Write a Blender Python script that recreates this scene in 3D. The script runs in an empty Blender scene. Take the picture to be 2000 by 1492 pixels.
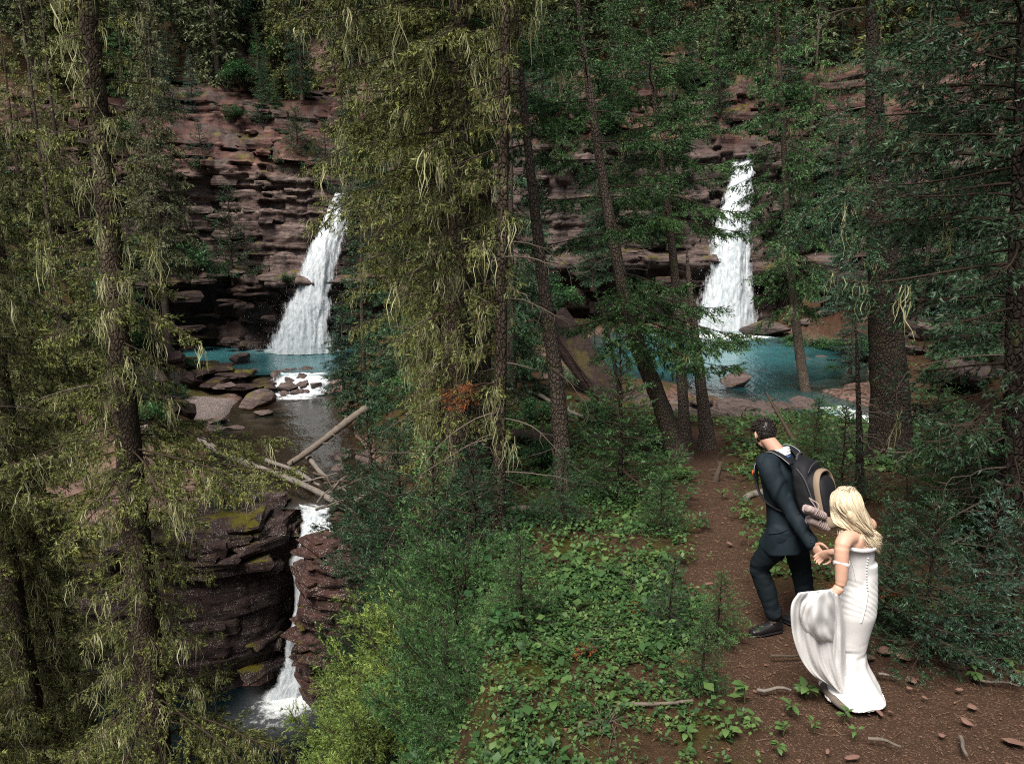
import bpy, bmesh, math, random
import numpy as np
from mathutils import Vector, Matrix

scene = bpy.context.scene
COL = scene.collection
# ------------------------------------------------------------------ camera
CAMZ = 3.2
PITCH = math.radians(12.0)
FPX = 1464.0                      # focal length in photo pixels (photo 2000 x 1492)
cam_data = bpy.data.cameras.new('camera')
cam_data.sensor_width = 36.0
cam_data.lens = 36.0 * FPX / 2000.0
cam_data.clip_start = 0.05
cam_data.clip_end = 600.0
cam = bpy.data.objects.new('camera', cam_data)
cam.location = (0, 0, CAMZ)
cam.rotation_euler = (math.radians(90) - PITCH, 0, 0)
COL.objects.link(cam)
scene.camera = cam
# ------------------------------------------------------------------ sky and sun
SUN_EL, SUN_AZ = math.radians(57), math.radians(208)      # compass style: 0 = +Y, clockwise
world = bpy.data.worlds.new('World')
scene.world = world
world.use_nodes = True
wn = world.node_tree
wn.nodes.clear()
sky = wn.nodes.new('ShaderNodeTexSky')
sky.sky_type = 'NISHITA'
sky.sun_disc = False
sky.sun_elevation = SUN_EL
sky.sun_rotation = SUN_AZ
sky.dust_density = 4.0
sky.air_density = 1.0
sky.ozone_density = 0.6
bg = wn.nodes.new('ShaderNodeBackground')
bg.inputs['Strength'].default_value = 0.05
wo = wn.nodes.new('ShaderNodeOutputWorld')
wn.links.new(sky.outputs[0], bg.inputs[0])
wn.links.new(bg.outputs[0], wo.inputs[0])
sun_data = bpy.data.lights.new('sun', 'SUN')
sun_data.energy = 3.6
sun_data.angle = math.radians(28)
sun_data.color = (1.0, 0.95, 0.88)
sun = bpy.data.objects.new('sun', sun_data)
sdir = Vector((math.sin(SUN_AZ) * math.cos(SUN_EL), math.cos(SUN_AZ) * math.cos(SUN_EL), math.sin(SUN_EL)))
sun.rotation_euler = sdir.to_track_quat('Z', 'Y').to_euler()
sun.location = (0, 0, 40)
COL.objects.link(sun)
# ------------------------------------------------------------------ exposure
scene.view_settings.view_transform = 'Standard'
scene.view_settings.look = 'None'
scene.view_settings.gamma = 1.0
scene.view_settings.use_curve_mapping = False
scene.view_settings.exposure = 1.0
scene.cycles.max_bounces = 6
scene.cycles.diffuse_bounces = 3
scene.cycles.glossy_bounces = 2
scene.cycles.transmission_bounces = 3
scene.cycles.transparent_max_bounces = 6
scene.cycles.use_denoising = False
scene.cycles.filter_width = 1.1
scene.cycles.caustics_reflective = False
scene.cycles.caustics_refractive = False

# ================================================================== helpers
CP, SP = math.cos(PITCH), math.sin(PITCH)
def P(u, v, D):
    """point of the place seen at photo pixel (u, v), D metres ahead of the camera"""
    a = (u - 1000.0) / FPX; b = (746.0 - v) / FPX
    y = CP + SP * b
    z = -SP + CP * b
    return np.array([a / y * D, D, CAMZ + z / y * D])

def _h(ix, iy, iz, seed):
    n = (ix * 374761393 + iy * 668265263 + iz * 2147483647 + seed * 974634777) & 0xFFFFFFFF
    n = ((n ^ (n >> 13)) * 1274126177) & 0xFFFFFFFF
    n = ((n ^ (n >> 16)) * 2246822519) & 0xFFFFFFFF
    return ((n ^ (n >> 15)) & 0xFFFFFF) / float(0xFFFFFF) * 2 - 1
def vn(x, y, z=0.0, seed=0):
    """value noise, -1..1, vectorised"""
    x, y, z = np.broadcast_arrays(np.asarray(x, float), np.asarray(y, float), np.asarray(z, float))
    ix = np.floor(x).astype(np.int64); iy = np.floor(y).astype(np.int64); iz = np.floor(z).astype(np.int64)
    fx = x - ix; fy = y - iy; fz = z - iz
    fx = fx * fx * (3 - 2 * fx); fy = fy * fy * (3 - 2 * fy); fz = fz * fz * (3 - 2 * fz)
    r = 0
    for dx in (0, 1):
        wx = fx if dx else 1 - fx
        for dy in (0, 1):
            wy = fy if dy else 1 - fy
            for dz in (0, 1):
                wz = fz if dz else 1 - fz
                r = r + wx * wy * wz * _h(ix + dx, iy + dy, iz + dz, seed)
    return r
def fbm(x, y, z=0.0, seed=0, o=4, g=0.5):
    r = 0; a = 1.0; t = 0; f = 1.0
    for k in range(o):
        r = r + a * vn(np.asarray(x) * f, np.asarray(y) * f, np.asarray(z) * f, seed + k * 17)
        t += a; a *= g; f *= 2.03
    return r / t
def sstep(a, b, x):
    t = np.clip((np.asarray(x, float) - a) / (b - a), 0, 1)
    return t * t * (3 - 2 * t)

def mesh_np(name, V, faces, mats=(), mi=None, attrs=None, smooth=False):
    """V (n,3); faces: list of (m,k) int arrays; mi: list of material index arrays or ints"""
    me = bpy.data.meshes.new(name)
    V = np.ascontiguousarray(V, dtype=np.float32)
    faces = [np.asarray(f, dtype=np.int32) for f in faces if len(f)]
    me.vertices.add(len(V)); me.vertices.foreach_set('co', V.ravel())
    nl = sum(f.size for f in faces); npoly = sum(len(f) for f in faces)
    me.loops.add(nl); me.polygons.add(npoly)
    li = np.concatenate([f.ravel() for f in faces])
    tot = np.concatenate([np.full(len(f), f.shape[1], np.int32) for f in faces])
    st = np.concatenate([[0], np.cumsum(tot)[:-1]]).astype(np.int32)
    me.loops.foreach_set('vertex_index', li)
    me.polygons.foreach_set('loop_start', st)
    for m in mats: me.materials.append(m)
    if mi is not None:
        arr = np.concatenate([np.full(len(f), m, np.int32) if np.isscalar(m) else np.asarray(m, np.int32) for f, m in zip(faces, mi)])
        me.polygons.foreach_set('material_index', arr)
    if smooth: me.polygons.foreach_set('use_smooth', np.ones(npoly, bool))
    me.update(calc_edges=True)
    if attrs:
        for k, a in attrs.items():
            a = np.asarray(a, np.float32)
            at = me.attributes.new(k, 'FLOAT', 'POINT'); at.data.foreach_set('value', a)
    return me

def grid_faces(nu, nv, wrap_u=False):
    """vertex index = i*nv + j, i along u"""
    i = np.arange(nu if wrap_u else nu - 1); j = np.arange(nv - 1)
    I, J = np.meshgrid(i, j, indexing='ij'); I2 = (I + 1) % nu
    return np.stack([I * nv + J, I2 * nv + J, I2 * nv + J + 1, I * nv + J + 1], -1).reshape(-1, 4)

def obj(name, me, parent=None, loc=None, kind=None):
    o = bpy.data.objects.new(name, me); COL.objects.link(o)
    if parent is not None: o.parent = parent
    if loc is not None: o.location = loc
    if kind: o['kind'] = kind
    return o
def tag(o, label, cat, group=None):
    o['label'] = label; o['category'] = cat
    if group: o['group'] = group
    return o
def thing(name, label, cat, loc=(0, 0, 0), group=None, rotz=0.0):
    o = bpy.data.objects.new(name, None); COL.objects.link(o)
    o.location = loc; o.rotation_euler = (0, 0, rotz); o.empty_display_size = 0.2
    return tag(o, label, cat, group)
def structure(name, me):
    return obj(name, me, kind='structure')

class MB:
    """collects vertex / face arrays"""
    def __init__(s): s.V = []; s.F = []; s.M = []; s.T = []; s.n = 0
    def add(s, V, F, m=0, t=0.5):
        V = np.asarray(V, float).reshape(-1, 3); F = np.asarray(F, np.int64)
        if len(F) == 0: return
        s.V.append(V); s.F.append(F + s.n); s.M.append(m)
        s.T.append(np.full(len(V), t) if np.isscalar(t) else np.asarray(t, float)); s.n += len(V)
    def tube(s, pts, rad, k=6, m=0, t=0.5, cap=True, noise=0.0, rng=None):
        pts = np.asarray(pts, float); n = len(pts)
        rad = np.broadcast_to(np.asarray(rad, float), (n,))
        tan = np.gradient(pts, axis=0); tan /= np.linalg.norm(tan, axis=1)[:, None] + 1e-9
        ref = np.array([0, 0, 1.0]) if abs(tan[0, 2]) < .9 else np.array([1.0, 0, 0])
        u = np.cross(tan, ref); u /= np.linalg.norm(u, axis=1)[:, None] + 1e-9
        w = np.cross(tan, u)
        a = np.arange(k) / k * 2 * np.pi
        R = rad[:, None] * np.ones((1, k))
        if noise and rng is not None: R = R * (1 + noise * rng.standard_normal((n, k)))
        V = pts[:, None] + R[..., None] * (np.cos(a)[None, :, None] * u[:, None] + np.sin(a)[None, :, None] * w[:, None])
        i, j = np.meshgrid(np.arange(n - 1), np.arange(k), indexing='ij'); j2 = (j + 1) % k
        F = np.stack([i * k + j, i * k + j2, (i + 1) * k + j2, (i + 1) * k + j], -1).reshape(-1, 4)
        s.add(V.reshape(-1, 3), F, m, t)
        if cap:
            for e, rev in ((0, True), (n - 1, False)):
                c = V[e]; ids = np.arange(k)
                Vc = np.vstack([c, c.mean(0)]); Fc = np.stack([ids, (ids + 1) % k, np.full(k, k)], -1)
                s.add(Vc, Fc[:, ::-1] if not rev else Fc, m, t)
    def mesh(s, name, mats, smooth=False):
        if not s.V: return None
        return mesh_np(name, np.vstack(s.V), s.F, mats, s.M, {'tint': np.concatenate(s.T)}, smooth)

def smooth_path(pts, n):
    """Catmull-Rom through pts"""
    pts = np.asarray(pts, float); m = len(pts)
    if m == 2:
        t = np.linspace(0, 1, n)[:, None]; return pts[0] * (1 - t) + pts[1] * t
    ext = np.vstack([2 * pts[0] - pts[1], pts, 2 * pts[-1] - pts[-2]])
    t = np.linspace(0, m - 1 - 1e-9, n); i = t.astype(int); f = (t - i)[:, None]
    p0, p1, p2, p3 = ext[i], ext[i + 1], ext[i + 2], ext[i + 3]
    return 0.5 * (2 * p1 + (p2 - p0) * f + (2 * p0 - 5 * p1 + 4 * p2 - p3) * f ** 2 + (3 * p1 - p0 - 3 * p2 + p3) * f ** 3)

# ================================================================== materials
class NT:
    def __init__(s, name):
        s.m = bpy.data.materials.new(name); s.m.use_nodes = True
        s.t = s.m.node_tree; s.t.nodes.clear()
        s.out = s.n('ShaderNodeOutputMaterial')
    def n(s, typ, **kw):
        nd = s.t.nodes.new(typ)
        for k, v in kw.items(): setattr(nd, k, v)
        return nd
    def l(s, a, b): s.t.links.new(a, b)
    def val(s, inp, v):
        if hasattr(v, 'is_linked') or isinstance(v, bpy.types.NodeSocket): s.l(v, inp)
        elif isinstance(v, (tuple, list)) and inp.type == 'RGBA': inp.default_value = tuple(v) + ((1,) if len(v) == 3 else ())
        else: inp.default_value = v
    def pos(s): return s.n('ShaderNodeNewGeometry').outputs['Position']
    def objc(s): return s.n('ShaderNodeTexCoord').outputs['Object']
    def noise(s, vec, scale, detail=4, rough=0.6, dist=0.0, out='Fac'):
        nd = s.n('ShaderNodeTexNoise'); s.l(vec, nd.inputs['Vector'])
        nd.inputs['Scale'].default_value = scale; nd.inputs['Detail'].default_value = detail
        nd.inputs['Roughness'].default_value = rough; nd.inputs['Distortion'].default_value = dist
        return nd.outputs[out]
    def voro(s, vec, scale, feature='F1', out='Distance'):
        nd = s.n('ShaderNodeTexVoronoi', feature=feature); s.l(vec, nd.inputs['Vector']); nd.inputs['Scale'].default_value = scale
        return nd.outputs[out]
    def ramp(s, fac, stops, interp='LINEAR'):
        nd = s.n('ShaderNodeValToRGB'); nd.color_ramp.interpolation = interp
        el = nd.color_ramp.elements
        while len(el) < len(stops): el.new(0.5)
        for e, (p, c) in zip(el, stops):
            e.position = p; e.color = (c, c, c, 1) if np.isscalar(c) else tuple(c) + (1,)
        s.l(fac, nd.inputs[0]); return nd.outputs[0]
    def mix(s, f, a, b, mode='MIX'):
        nd = s.n('ShaderNodeMix', data_type='RGBA', blend_type=mode)
        s.val(nd.inputs[0], f); s.val(nd.inputs[6], a); s.val(nd.inputs[7], b); return nd.outputs[2]
    def math(s, op, a, b=0.0, clamp=False):
        nd = s.n('ShaderNodeMath', operation=op, use_clamp=clamp); s.val(nd.inputs[0], a); s.val(nd.inputs[1], b); return nd.outputs[0]
    def mapr(s, v, a, b, c=0.0, d=1.0):
        nd = s.n('ShaderNodeMapRange'); s.val(nd.inputs[0], v)
        for i, x in enumerate((a, b, c, d)): nd.inputs[i + 1].default_value = x
        return nd.outputs[0]
    def vscale(s, vec, sc):
        nd = s.n('ShaderNodeMapping'); s.l(vec, nd.inputs[0]); nd.inputs['Scale'].default_value = sc; return nd.outputs[0]
    def attr(s, name): return s.n('ShaderNodeAttribute', attribute_name=name).outputs['Fac']
    def rnd(s): return s.n('ShaderNodeObjectInfo').outputs['Random']
    def nz(s): 
        x = s.n('ShaderNodeSeparateXYZ'); s.l(s.n('ShaderNodeNewGeometry').outputs['Normal'], x.inputs[0]); return x.outputs[2]
    def bump(s, h, strength=0.5, dist=0.02, normal=None):
        nd = s.n('ShaderNodeBump'); s.l(h, nd.inputs['Height']); nd.inputs['Strength'].default_value = strength; nd.inputs['Distance'].default_value = dist
        if normal is not None: s.l(normal, nd.inputs['Normal'])
        return nd.outputs[0]
    def bsdf(s, col, rough=0.8, normal=None, spec=0.3, **kw):
        nd = s.n('ShaderNodeBsdfPrincipled'); s.val(nd.inputs['Base Color'], col); s.val(nd.inputs['Roughness'], rough)
        nd.inputs['Specular IOR Level'].default_value = spec
        if normal is not None: s.l(normal, nd.inputs['Normal'])
        for k, v in kw.items(): s.val(nd.inputs[k.replace('_', ' ')], v)
        return nd.outputs[0]
    def done(s, sh): s.l(sh, s.out.inputs['Surface']); return s.m

def foliage_mat(name, dark, mid, light, trans=0.25, rough=0.55, spec=0.3):
    """needles or leaves: colour spread by the per-shoot tint and per-tree random"""
    t = NT(name)
    f = t.math('ADD', t.attr('tint'), t.math('MULTIPLY', t.math('SUBTRACT', t.rnd(), 0.5), 0.25), True)
    col = t.ramp(f, [(0.0, dark), (0.5, mid), (1.0, light)])
    a = t.bsdf(col, rough, spec=spec)
    tr = t.n('ShaderNodeBsdfTranslucent'); t.l(col, tr.inputs[0])
    mx = t.n('ShaderNodeMixShader'); mx.inputs[0].default_value = trans
    t.l(a, mx.inputs[1]); t.l(tr.outputs[0], mx.inputs[2])
    return t.done(mx.outputs[0])
def bark_mat(name, dark, light, moss=None, mossamt=0.0, scale=1.0):
    t = NT(name); p = t.objc()
    v = t.voro(t.vscale(p, (1, 1, .55)), 26 * scale, 'DISTANCE_TO_EDGE')
    n1 = t.noise(p, 9 * scale, 5, .7); n2 = t.noise(p, 60 * scale, 3, .6)
    c = t.mix(n1, dark, light)
    c = t.mix(t.mapr(v, 0.0, 0.14, 1, 0), c, tuple(x * .5 for x in dark))
    c = t.mix(t.math('MULTIPLY', n2, .45), c, tuple(min(1, x * 1.5) for x in light))
    if moss:
        f = t.mapr(t.noise(p, 3.1, 5, .7), .62 - mossamt * .3, .72 - mossamt * .2)
        c = t.mix(f, c, moss)
    h = t.math('ADD', t.mapr(v, 0, .2), t.math('MULTIPLY', n1, 1.2))
    return t.done(t.bsdf(c, .9, t.bump(h, .9, .02), .15))
def plain_mat(name, col, var=0.3, scale=20, rough=0.85, bump=0.3, spec=0.2, dist=0.005):
    t = NT(name); p = t.objc(); n = t.noise(p, scale, 5, .65)
    c = t.mix(n, tuple(x * (1 - var) for x in col), tuple(min(1, x * (1 + var)) for x in col))
    return t.done(t.bsdf(c, rough, t.bump(n, bump, dist), spec))
# ================================================================== terrain
W_RIGHT, W_UP, W_LOW, W_BOT = -2.3, -4.6, -5.4, -10.4
def crest_x(y): return np.interp(y, [-10, 4, 9, 15, 20, 25, 30, 36, 42], [-.3, -.1, -.2, -.4, -.8, -1.5, -3.2, -4.5, -5])
def cliff_y(x): return np.interp(x, [-60, -40, -30, -24, -20, -13, -9, -4, 0, 4, 11, 17, 22, 28, 40, 60],
                                 [30, 37, 40, 43.5, 45.5, 46, 46, 44.3, 41.8, 40.2, 39.6, 39, 37, 33, 27, 20])
SX = [0, 12, 20, 22, 24.7, 30, 35, 38, 42, 46]
def stream_c(y): return np.interp(y, SX, [-9, -9, -8.8, -6.6, -7.3, -9.7, -11, -11.5, -15.5, -15.5])
def stream_hw(y): return np.interp(y, SX, [4, 4, 3.2, 1.1, 2.3, 2.3, 1.9, 1.8, 4.2, 4.2])
OUTF = np.array([(8.3, 26), (9.6, 22), (10.4, 19.2), (12.6, 17), (17, 15.5), (24, 14), (40, 12)])
TRAIL = smooth_path([(6, 2.6), (3.2, 3.6), (2.35, 4.6), (2.0, 5.6), (1.95, 6.4), (2.3, 7.4), (2.55, 9.2), (3.05, 10.8), (3.35, 13.0), (4.2, 16.5)], 90)
TRAIL_W = np.interp(np.linspace(0, 1, 90), [0, .1, .22, .36, .5, .62, .8, 1], [1.6, 1.45, .95, .48, .33, .34, .42, .6])
def seg_dist(x, y, pts):
    best = np.full(np.shape(x), 1e9)
    for a, b in zip(pts[:-1], pts[1:]):
        d = b - a; t = np.clip(((x - a[0]) * d[0] + (y - a[1]) * d[1]) / (d @ d), 0, 1)
        best = np.minimum(best, np.hypot(x - a[0] - t * d[0], y - a[1] - t * d[1]))
    return best
def trail_mask(x, y):
    x = np.asarray(x, float); y = np.asarray(y, float); best = np.full(x.shape, 1e9)
    for (a, b), w in zip(TRAIL, TRAIL_W): best = np.minimum(best, np.hypot(x - a, y - b) / w)
    return 1 - sstep(.8, 1.25, best + .22 * fbm(x * 1.7, y * 1.7, 3, 5, 3))
def H_right(x, y):
    z = np.interp(y, [-10, 0, 2, 3.4, 7, 10, 13, 18, 21, 28, 60], [2.4, 1.9, .7, .08, -.08, -.45, -.95, -1.6, -2.0, -2.1, -2.1])
    z = z + .10 * np.maximum(0, x - 3.5) * (1 - sstep(12, 17, y)) * sstep(3, 7, y)
    z = z + np.maximum(0, x - 13.2) * .42 * sstep(14, 19, y) + np.maximum(0, x - 15) * .25 * (1 - sstep(14, 19, y))
    e = np.hypot((x - 8.6) / 6.0, (y - 32.0) / 7.6)
    e = e + .10 * fbm(x * .5, y * .5, 1, 31, 2)
    z = np.where(e < 1.12, np.minimum(z, -2.15 - 1.9 * np.clip(1.08 - e, 0, 1) ** .8), z)
    shelf = sstep(1.6, 0, np.hypot((x - 7.3) / 3.2, (y - 22.5) / 2.8))
    z = z * (1 - shelf) + np.minimum(z, -2.34 + .16 * vn(x * 1.3, y * 1.9, 0, 9)) * shelf
    d = seg_dist(x, y, OUTF)
    z = np.minimum(z, -2.62 + .75 * np.maximum(0, d - .9))
    return z
def H(x, y):
    x = np.asarray(x, float); y = np.asarray(y, float)
    x, y = np.broadcast_arrays(x, y)
    xb = crest_x(y); zr = H_right(x, y); zc = H_right(xb, y)
    xc = stream_c(y); hw = stream_hw(y)
    ylip = 20.15 + 1.55 * np.exp(-((x + 6.3) / 1.0) ** 4)
    bed = np.where(y < ylip, -11.5, np.interp(y, [20.15, 37.2, 38.7, 41, 50], [-5.95, -5.9, -5.0, -5.5, -5.6]))
    xe = xc + hw
    t = np.clip((x - xe) / np.maximum(.3, xb - xe), 0, 1)
    tt = np.where(y < ylip, t ** .8, .35 * t + .65 * sstep(0, 1, t))
    zright_bank = bed + (zc - bed) * tt
    d = np.maximum(0, xc - hw - x)
    flat = sstep(20.15, 20.5, y) * (1 - sstep(25, 29, y))
    bar = sstep(29.5, 31.5, y) * (1 - sstep(40.5, 43, y))
    rise = .75 * d
    rise = rise * (1 - flat) + flat * (.62 * sstep(0, .8, d) + .03 * d + .8 * np.maximum(0, d - 7))
    rise = rise * (1 - bar) + bar * (.6 * sstep(0, .7, d) + .10 * d + .85 * np.maximum(0, d - 3.4))
    rise = np.where(rise > 6, 6 + (rise - 6) * .55, rise)
    knoll = 1.6 * np.exp(-(((x + 18.6) / 2.0) ** 2 + ((y - 37.0) / 1.7) ** 2))
    zl = bed + rise + knoll
    z = np.where(x > xb, zr, np.where(x > xe, zright_bank, zl))
    # hill behind the cliff
    o = y - cliff_y(x)
    back = np.interp(o, [3.4, 3.9, 10.5, 45, 120], [0, 5.2, 13.0, 38, 74])
    z = np.where(o > 3.4, np.maximum(z, back), z)
    n = fbm(x * .8, y * .8, 0, 3, 4) * .22 + fbm(x * 3.1, y * 3.1, 0, 4, 3) * .05
    amp = np.where((x > xb) & (y < 16), .35, 1.0) * np.where(o > 3, 3.0, 1.0) * (1 - .6 * trail_mask(x, y))
    inw = np.where((x < xe) & (x > xc - hw), .3, 1.0) * np.where((x < xc - hw - .5) & (y > 20.2) & (bar < .5), 2.6, 1.0)
    return z + n * amp * inw
def Hs(x, y): return float(H(np.array([x]), np.array([y]))[0])
def G(u, v, dmin=2.5, dmax=70):
    """where the view ray through photo pixel (u, v) meets the ground"""
    D = np.arange(dmin, dmax, .03)
    a = (u - 1000.0) / FPX; b = (746.0 - v) / FPX
    yy = CP + SP * b; zz = -SP + CP * b
    X = a / yy * D; Z = CAMZ + zz / yy * D
    g = H(X, D) - Z
    k = np.argmax(g > 0) if (g > 0).any() else len(D) - 1
    return np.array([X[k], D[k], float(H(X[k:k + 1], D[k:k + 1])[0])])

def axis(segs):
    out = []
    for a, b, s in segs: out.append(np.arange(a, b, s))
    return np.concatenate(out + [[segs[-1][1]]])
gx = axis([(-75, -30, 1.8), (-30, -16, .45), (-16, -3, .24), (-3, 6.5, .085), (6.5, 16, .25), (16, 30, .55), (30, 75, 1.8)])
gy = axis([(-8, 2, .6), (2, 9, .08), (9, 18, .2), (18, 48, .26), (48, 70, .9), (70, 150, 3)])
GX, GY = np.meshgrid(gx, gy, indexing='ij')
GZ = H(GX, GY)
tm = trail_mask(GX, GY)
GZ = GZ - .05 * tm
nx_, ny_ = len(gx), len(gy)
near = (GX > -3.2) & (GX < 6.6) & (GY < 9)
GZ = GZ + np.where(near, .018 * fbm(GX * 14, GY * 14, 0, 77, 3) + .012 * fbm(GX * 34, GY * 34, 0, 78, 2), 0)
o_ = GY - cliff_y(GX)
gravel = np.exp(-(((GX + 13.8) / 2.4) ** 2 + ((GY - 33.6) / 2.2) ** 2) ** 2)
shelf_rock = np.exp(-(((GX + 15) / 3.5) ** 2 + ((GY - 38.6) / 2.4) ** 2) ** 2)
bedm = np.where((GX < crest_x(GY)) & (np.abs(GX - stream_c(GY)) < stream_hw(GY) + 1.0), 1.0, 0)
bedm = np.maximum(bedm, (GX > 1) * sstep(-1.95, -2.3, GZ) * (GY > 15))
flatm = shelf_rock + sstep(19, 20, GY) * (1 - sstep(25, 28, GY)) * (GX < -6) * (GX > -17)
redm = np.clip((GX > 10) * sstep(15, 18, GY) * .9 + (o_ > 3) * .5 + np.exp(-(((GX - 3.0) / 1.5) ** 2 + ((GY - 37) / 2) ** 2)) , 0, 1)
mossm = np.clip(np.exp(-(((GX + 18.4) / 2.2) ** 2 + ((GY - 36.4) / 2.0) ** 2)) * 1.0 * (.35 + 1.2 * fbm(GX * 1.3, GY * 1.3, 0, 92, 3)), 0, 1) + np.clip((GX < -9) * (GY > 22) * (GY < 45) * fbm(GX * .5, GY * .5, 0, 91, 3) * 1.6, 0, .8)
def mat_ground():
    t = NT('forest_floor'); p = t.pos()
    n1 = t.noise(p, 1.6, 5, .6); n2 = t.noise(p, 14, 5, .7); n3 = t.noise(p, 70, 4, .7)
    vor = t.voro(p, 120, 'F1', 'Color'); vd = t.voro(p, 120)
    litter = t.mix(n2, (.020, .012, .007), (.085, .050, .026))
    litter = t.mix(t.mapr(n3, .55, .75), litter, (.15, .10, .055))
    moss = t.mix(n2, (.016, .022, .005), (.075, .070, .012))
    c = t.mix(t.mapr(n1, .48, .6), litter, moss)
    soil = t.mix(n2, (.030, .017, .0105), (.085, .049, .031))
    soil = t.mix(t.mapr(n1, .55, .7, 0, .6), soil, (.045, .026, .016))
    soil = t.mix(t.mapr(n3, .5, .85), soil, (.14, .088, .058))
    sp = t.n('ShaderNodeSeparateColor'); t.l(vor, sp.inputs[0])
    soil = t.mix(t.mapr(sp.outputs[0], .90, .94), soil, (.16, .10, .07))
    c = t.mix(t.math('MULTIPLY', t.attr('mossy'), t.mapr(n2, .25, .5)), c, t.mix(n3, (.02, .022, .004), (.085, .075, .010)))
    c = t.mix(t.attr('trail'), c, soil)
    red = t.mix(n2, (.03, .013, .010), (.095, .042, .031))
    c = t.mix(t.math('MULTIPLY', t.attr('red'), t.mapr(n1, .42, .6)), c, red)
    v2 = t.voro(p, 11, 'F1', 'Color'); s2 = t.n('ShaderNodeSeparateColor'); t.l(v2, s2.inputs[0])
    peb = t.ramp(s2.outputs[0], [(0, (.05, .032, .026)), (.4, (.12, .075, .06)), (.75, (.17, .13, .115)), (1, (.22, .10, .07))])
    c = t.mix(t.attr('bed'), c, peb)
    v3 = t.voro(p, 22, 'F1', 'Color'); s3 = t.n('ShaderNodeSeparateColor'); t.l(v3, s3.inputs[0])
    grv = t.ramp(s3.outputs[1], [(0, (.11, .085, .078)), (.6, (.17, .14, .13)), (1, (.26, .225, .21))])
    c = t.mix(t.mapr(t.attr('gravel'), .3, .55), c, grv)
    rk = t.mix(n2, (.10, .055, .042), (.27, .185, .155))
    c = t.mix(t.math('MULTIPLY', t.attr('rock'), t.mapr(n1, .60, .46)), c, rk)
    h = t.math('ADD', t.math('MULTIPLY', n2, .8), t.math('MULTIPLY', n3, .5))
    h = t.math('ADD', h, t.math('MULTIPLY', vd, -.5))
    return t.done(t.bsdf(c, .95, t.bump(h, .8, .03), .12))
M_GROUND = mat_ground()
ground = structure('ground', mesh_np('ground', np.stack([GX, GY, GZ], -1).reshape(-1, 3), [grid_faces(nx_, ny_)], [M_GROUND], None,
    {'trail': tm.ravel(), 'gravel': gravel.ravel(), 'bed': bedm.ravel(), 'rock': flatm.ravel(), 'red': redm.ravel(), 'mossy': np.clip(mossm, 0, 1).ravel()}, smooth=True))

# ================================================================== rock
def mat_rock(name, cols, lichen=0.0, moss=0.3, wet=0.0, band=2.2, scale=1.0, tiers=None):
    t = NT(name); p = t.pos()
    w = t.vscale(p, (.16, .16, band))
    b1 = t.noise(w, 1.0, 6, .7, .4); n2 = t.noise(p, 4 * scale, 6, .72); n3 = t.noise(p, 22 * scale, 4, .7)
    c = t.ramp(b1, [(.30, cols[0]), (.43, cols[1]), (.52, cols[2]), (.60, cols[1]), (.72, cols[3])])
    c = t.mix(t.mapr(n2, .35, .72, 0, .75), c, cols[0])
    c = t.mix(t.mapr(n3, .58, .8, 0, .45), c, cols[3])
    ck = t.noise(t.vscale(p, (.45, .45, 7.5)), 1.0, 7, .8, .6); c = t.mix(t.mapr(ck, .47, .40, 0, .8), c, tuple(x * .35 for x in cols[0]))
    ck2 = t.noise(t.vscale(p, (2.2, 2.2, .5)), 1.0, 5, .75, .8); c = t.mix(t.mapr(ck2, .40, .34, 0, .7), c, tuple(x * .4 for x in cols[0]))
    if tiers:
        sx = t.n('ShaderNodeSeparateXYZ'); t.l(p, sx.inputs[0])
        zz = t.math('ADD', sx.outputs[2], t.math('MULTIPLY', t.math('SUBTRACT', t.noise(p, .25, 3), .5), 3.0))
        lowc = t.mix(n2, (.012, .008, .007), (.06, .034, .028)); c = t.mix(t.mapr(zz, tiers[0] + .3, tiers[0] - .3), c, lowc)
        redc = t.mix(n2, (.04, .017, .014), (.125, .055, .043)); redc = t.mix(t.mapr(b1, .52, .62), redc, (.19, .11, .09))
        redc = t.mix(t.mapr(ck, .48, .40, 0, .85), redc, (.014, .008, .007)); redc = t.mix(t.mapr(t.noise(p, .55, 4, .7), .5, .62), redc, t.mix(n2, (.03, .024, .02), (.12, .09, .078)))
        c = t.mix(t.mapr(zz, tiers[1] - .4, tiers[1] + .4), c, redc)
    if lichen:
        v = t.voro(p, 6, 'F1', 'Distance'); nn = t.noise(p, 1.4, 4, .7); v2 = t.voro(p, 22, 'F1', 'Distance')
        l1 = t.math('MULTIPLY', t.mapr(v, .16, .10), t.mapr(nn, .50, .60)); l2 = t.math('MULTIPLY', t.mapr(v2, .34, .24), t.mapr(t.noise(p, 2.3, 5, .75), .46, .54))
        c = t.mix(t.math('MULTIPLY', t.math('MAXIMUM', l1, l2), lichen), c, (.36, .33, .31))
    if wet:
        st = t.noise(t.vscale(p, (1.3, 1.3, .10)), 1.0, 4, .6)
        c = t.mix(t.math('MULTIPLY', t.mapr(st, .45, .62), wet), c, tuple(x * .28 for x in cols[0]))
    up = t.mapr(t.nz(), .45, .85)
    mm = t.math('MULTIPLY', up, t.mapr(t.noise(p, .9, 5, .7), .60 - moss * .25, .66 - moss * .2))
    mossc = t.mix(n3, (.03, .032, .004), (.15, .125, .012))
    c = t.mix(mm, c, mossc)
    h = t.math('ADD', t.math('ADD', t.math('MULTIPLY', n2, 1.0), t.math('MULTIPLY', ck, 1.6)), t.math('MULTIPLY', n3, .45))
    r = t.mapr(t.noise(p, .7, 3), .4, .65, .45 if wet else .7, .95)
    return t.done(t.bsdf(c, r, t.bump(h, .85, .06), .3))
M_CLIFF_W = mat_rock('red_cliff_rock', [(.034, .021, .018), (.095, .058, .049), (.225, .168, .148), (.32, .255, .232)], 0, .22, .5, tiers=(-.1, 6.2))
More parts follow.
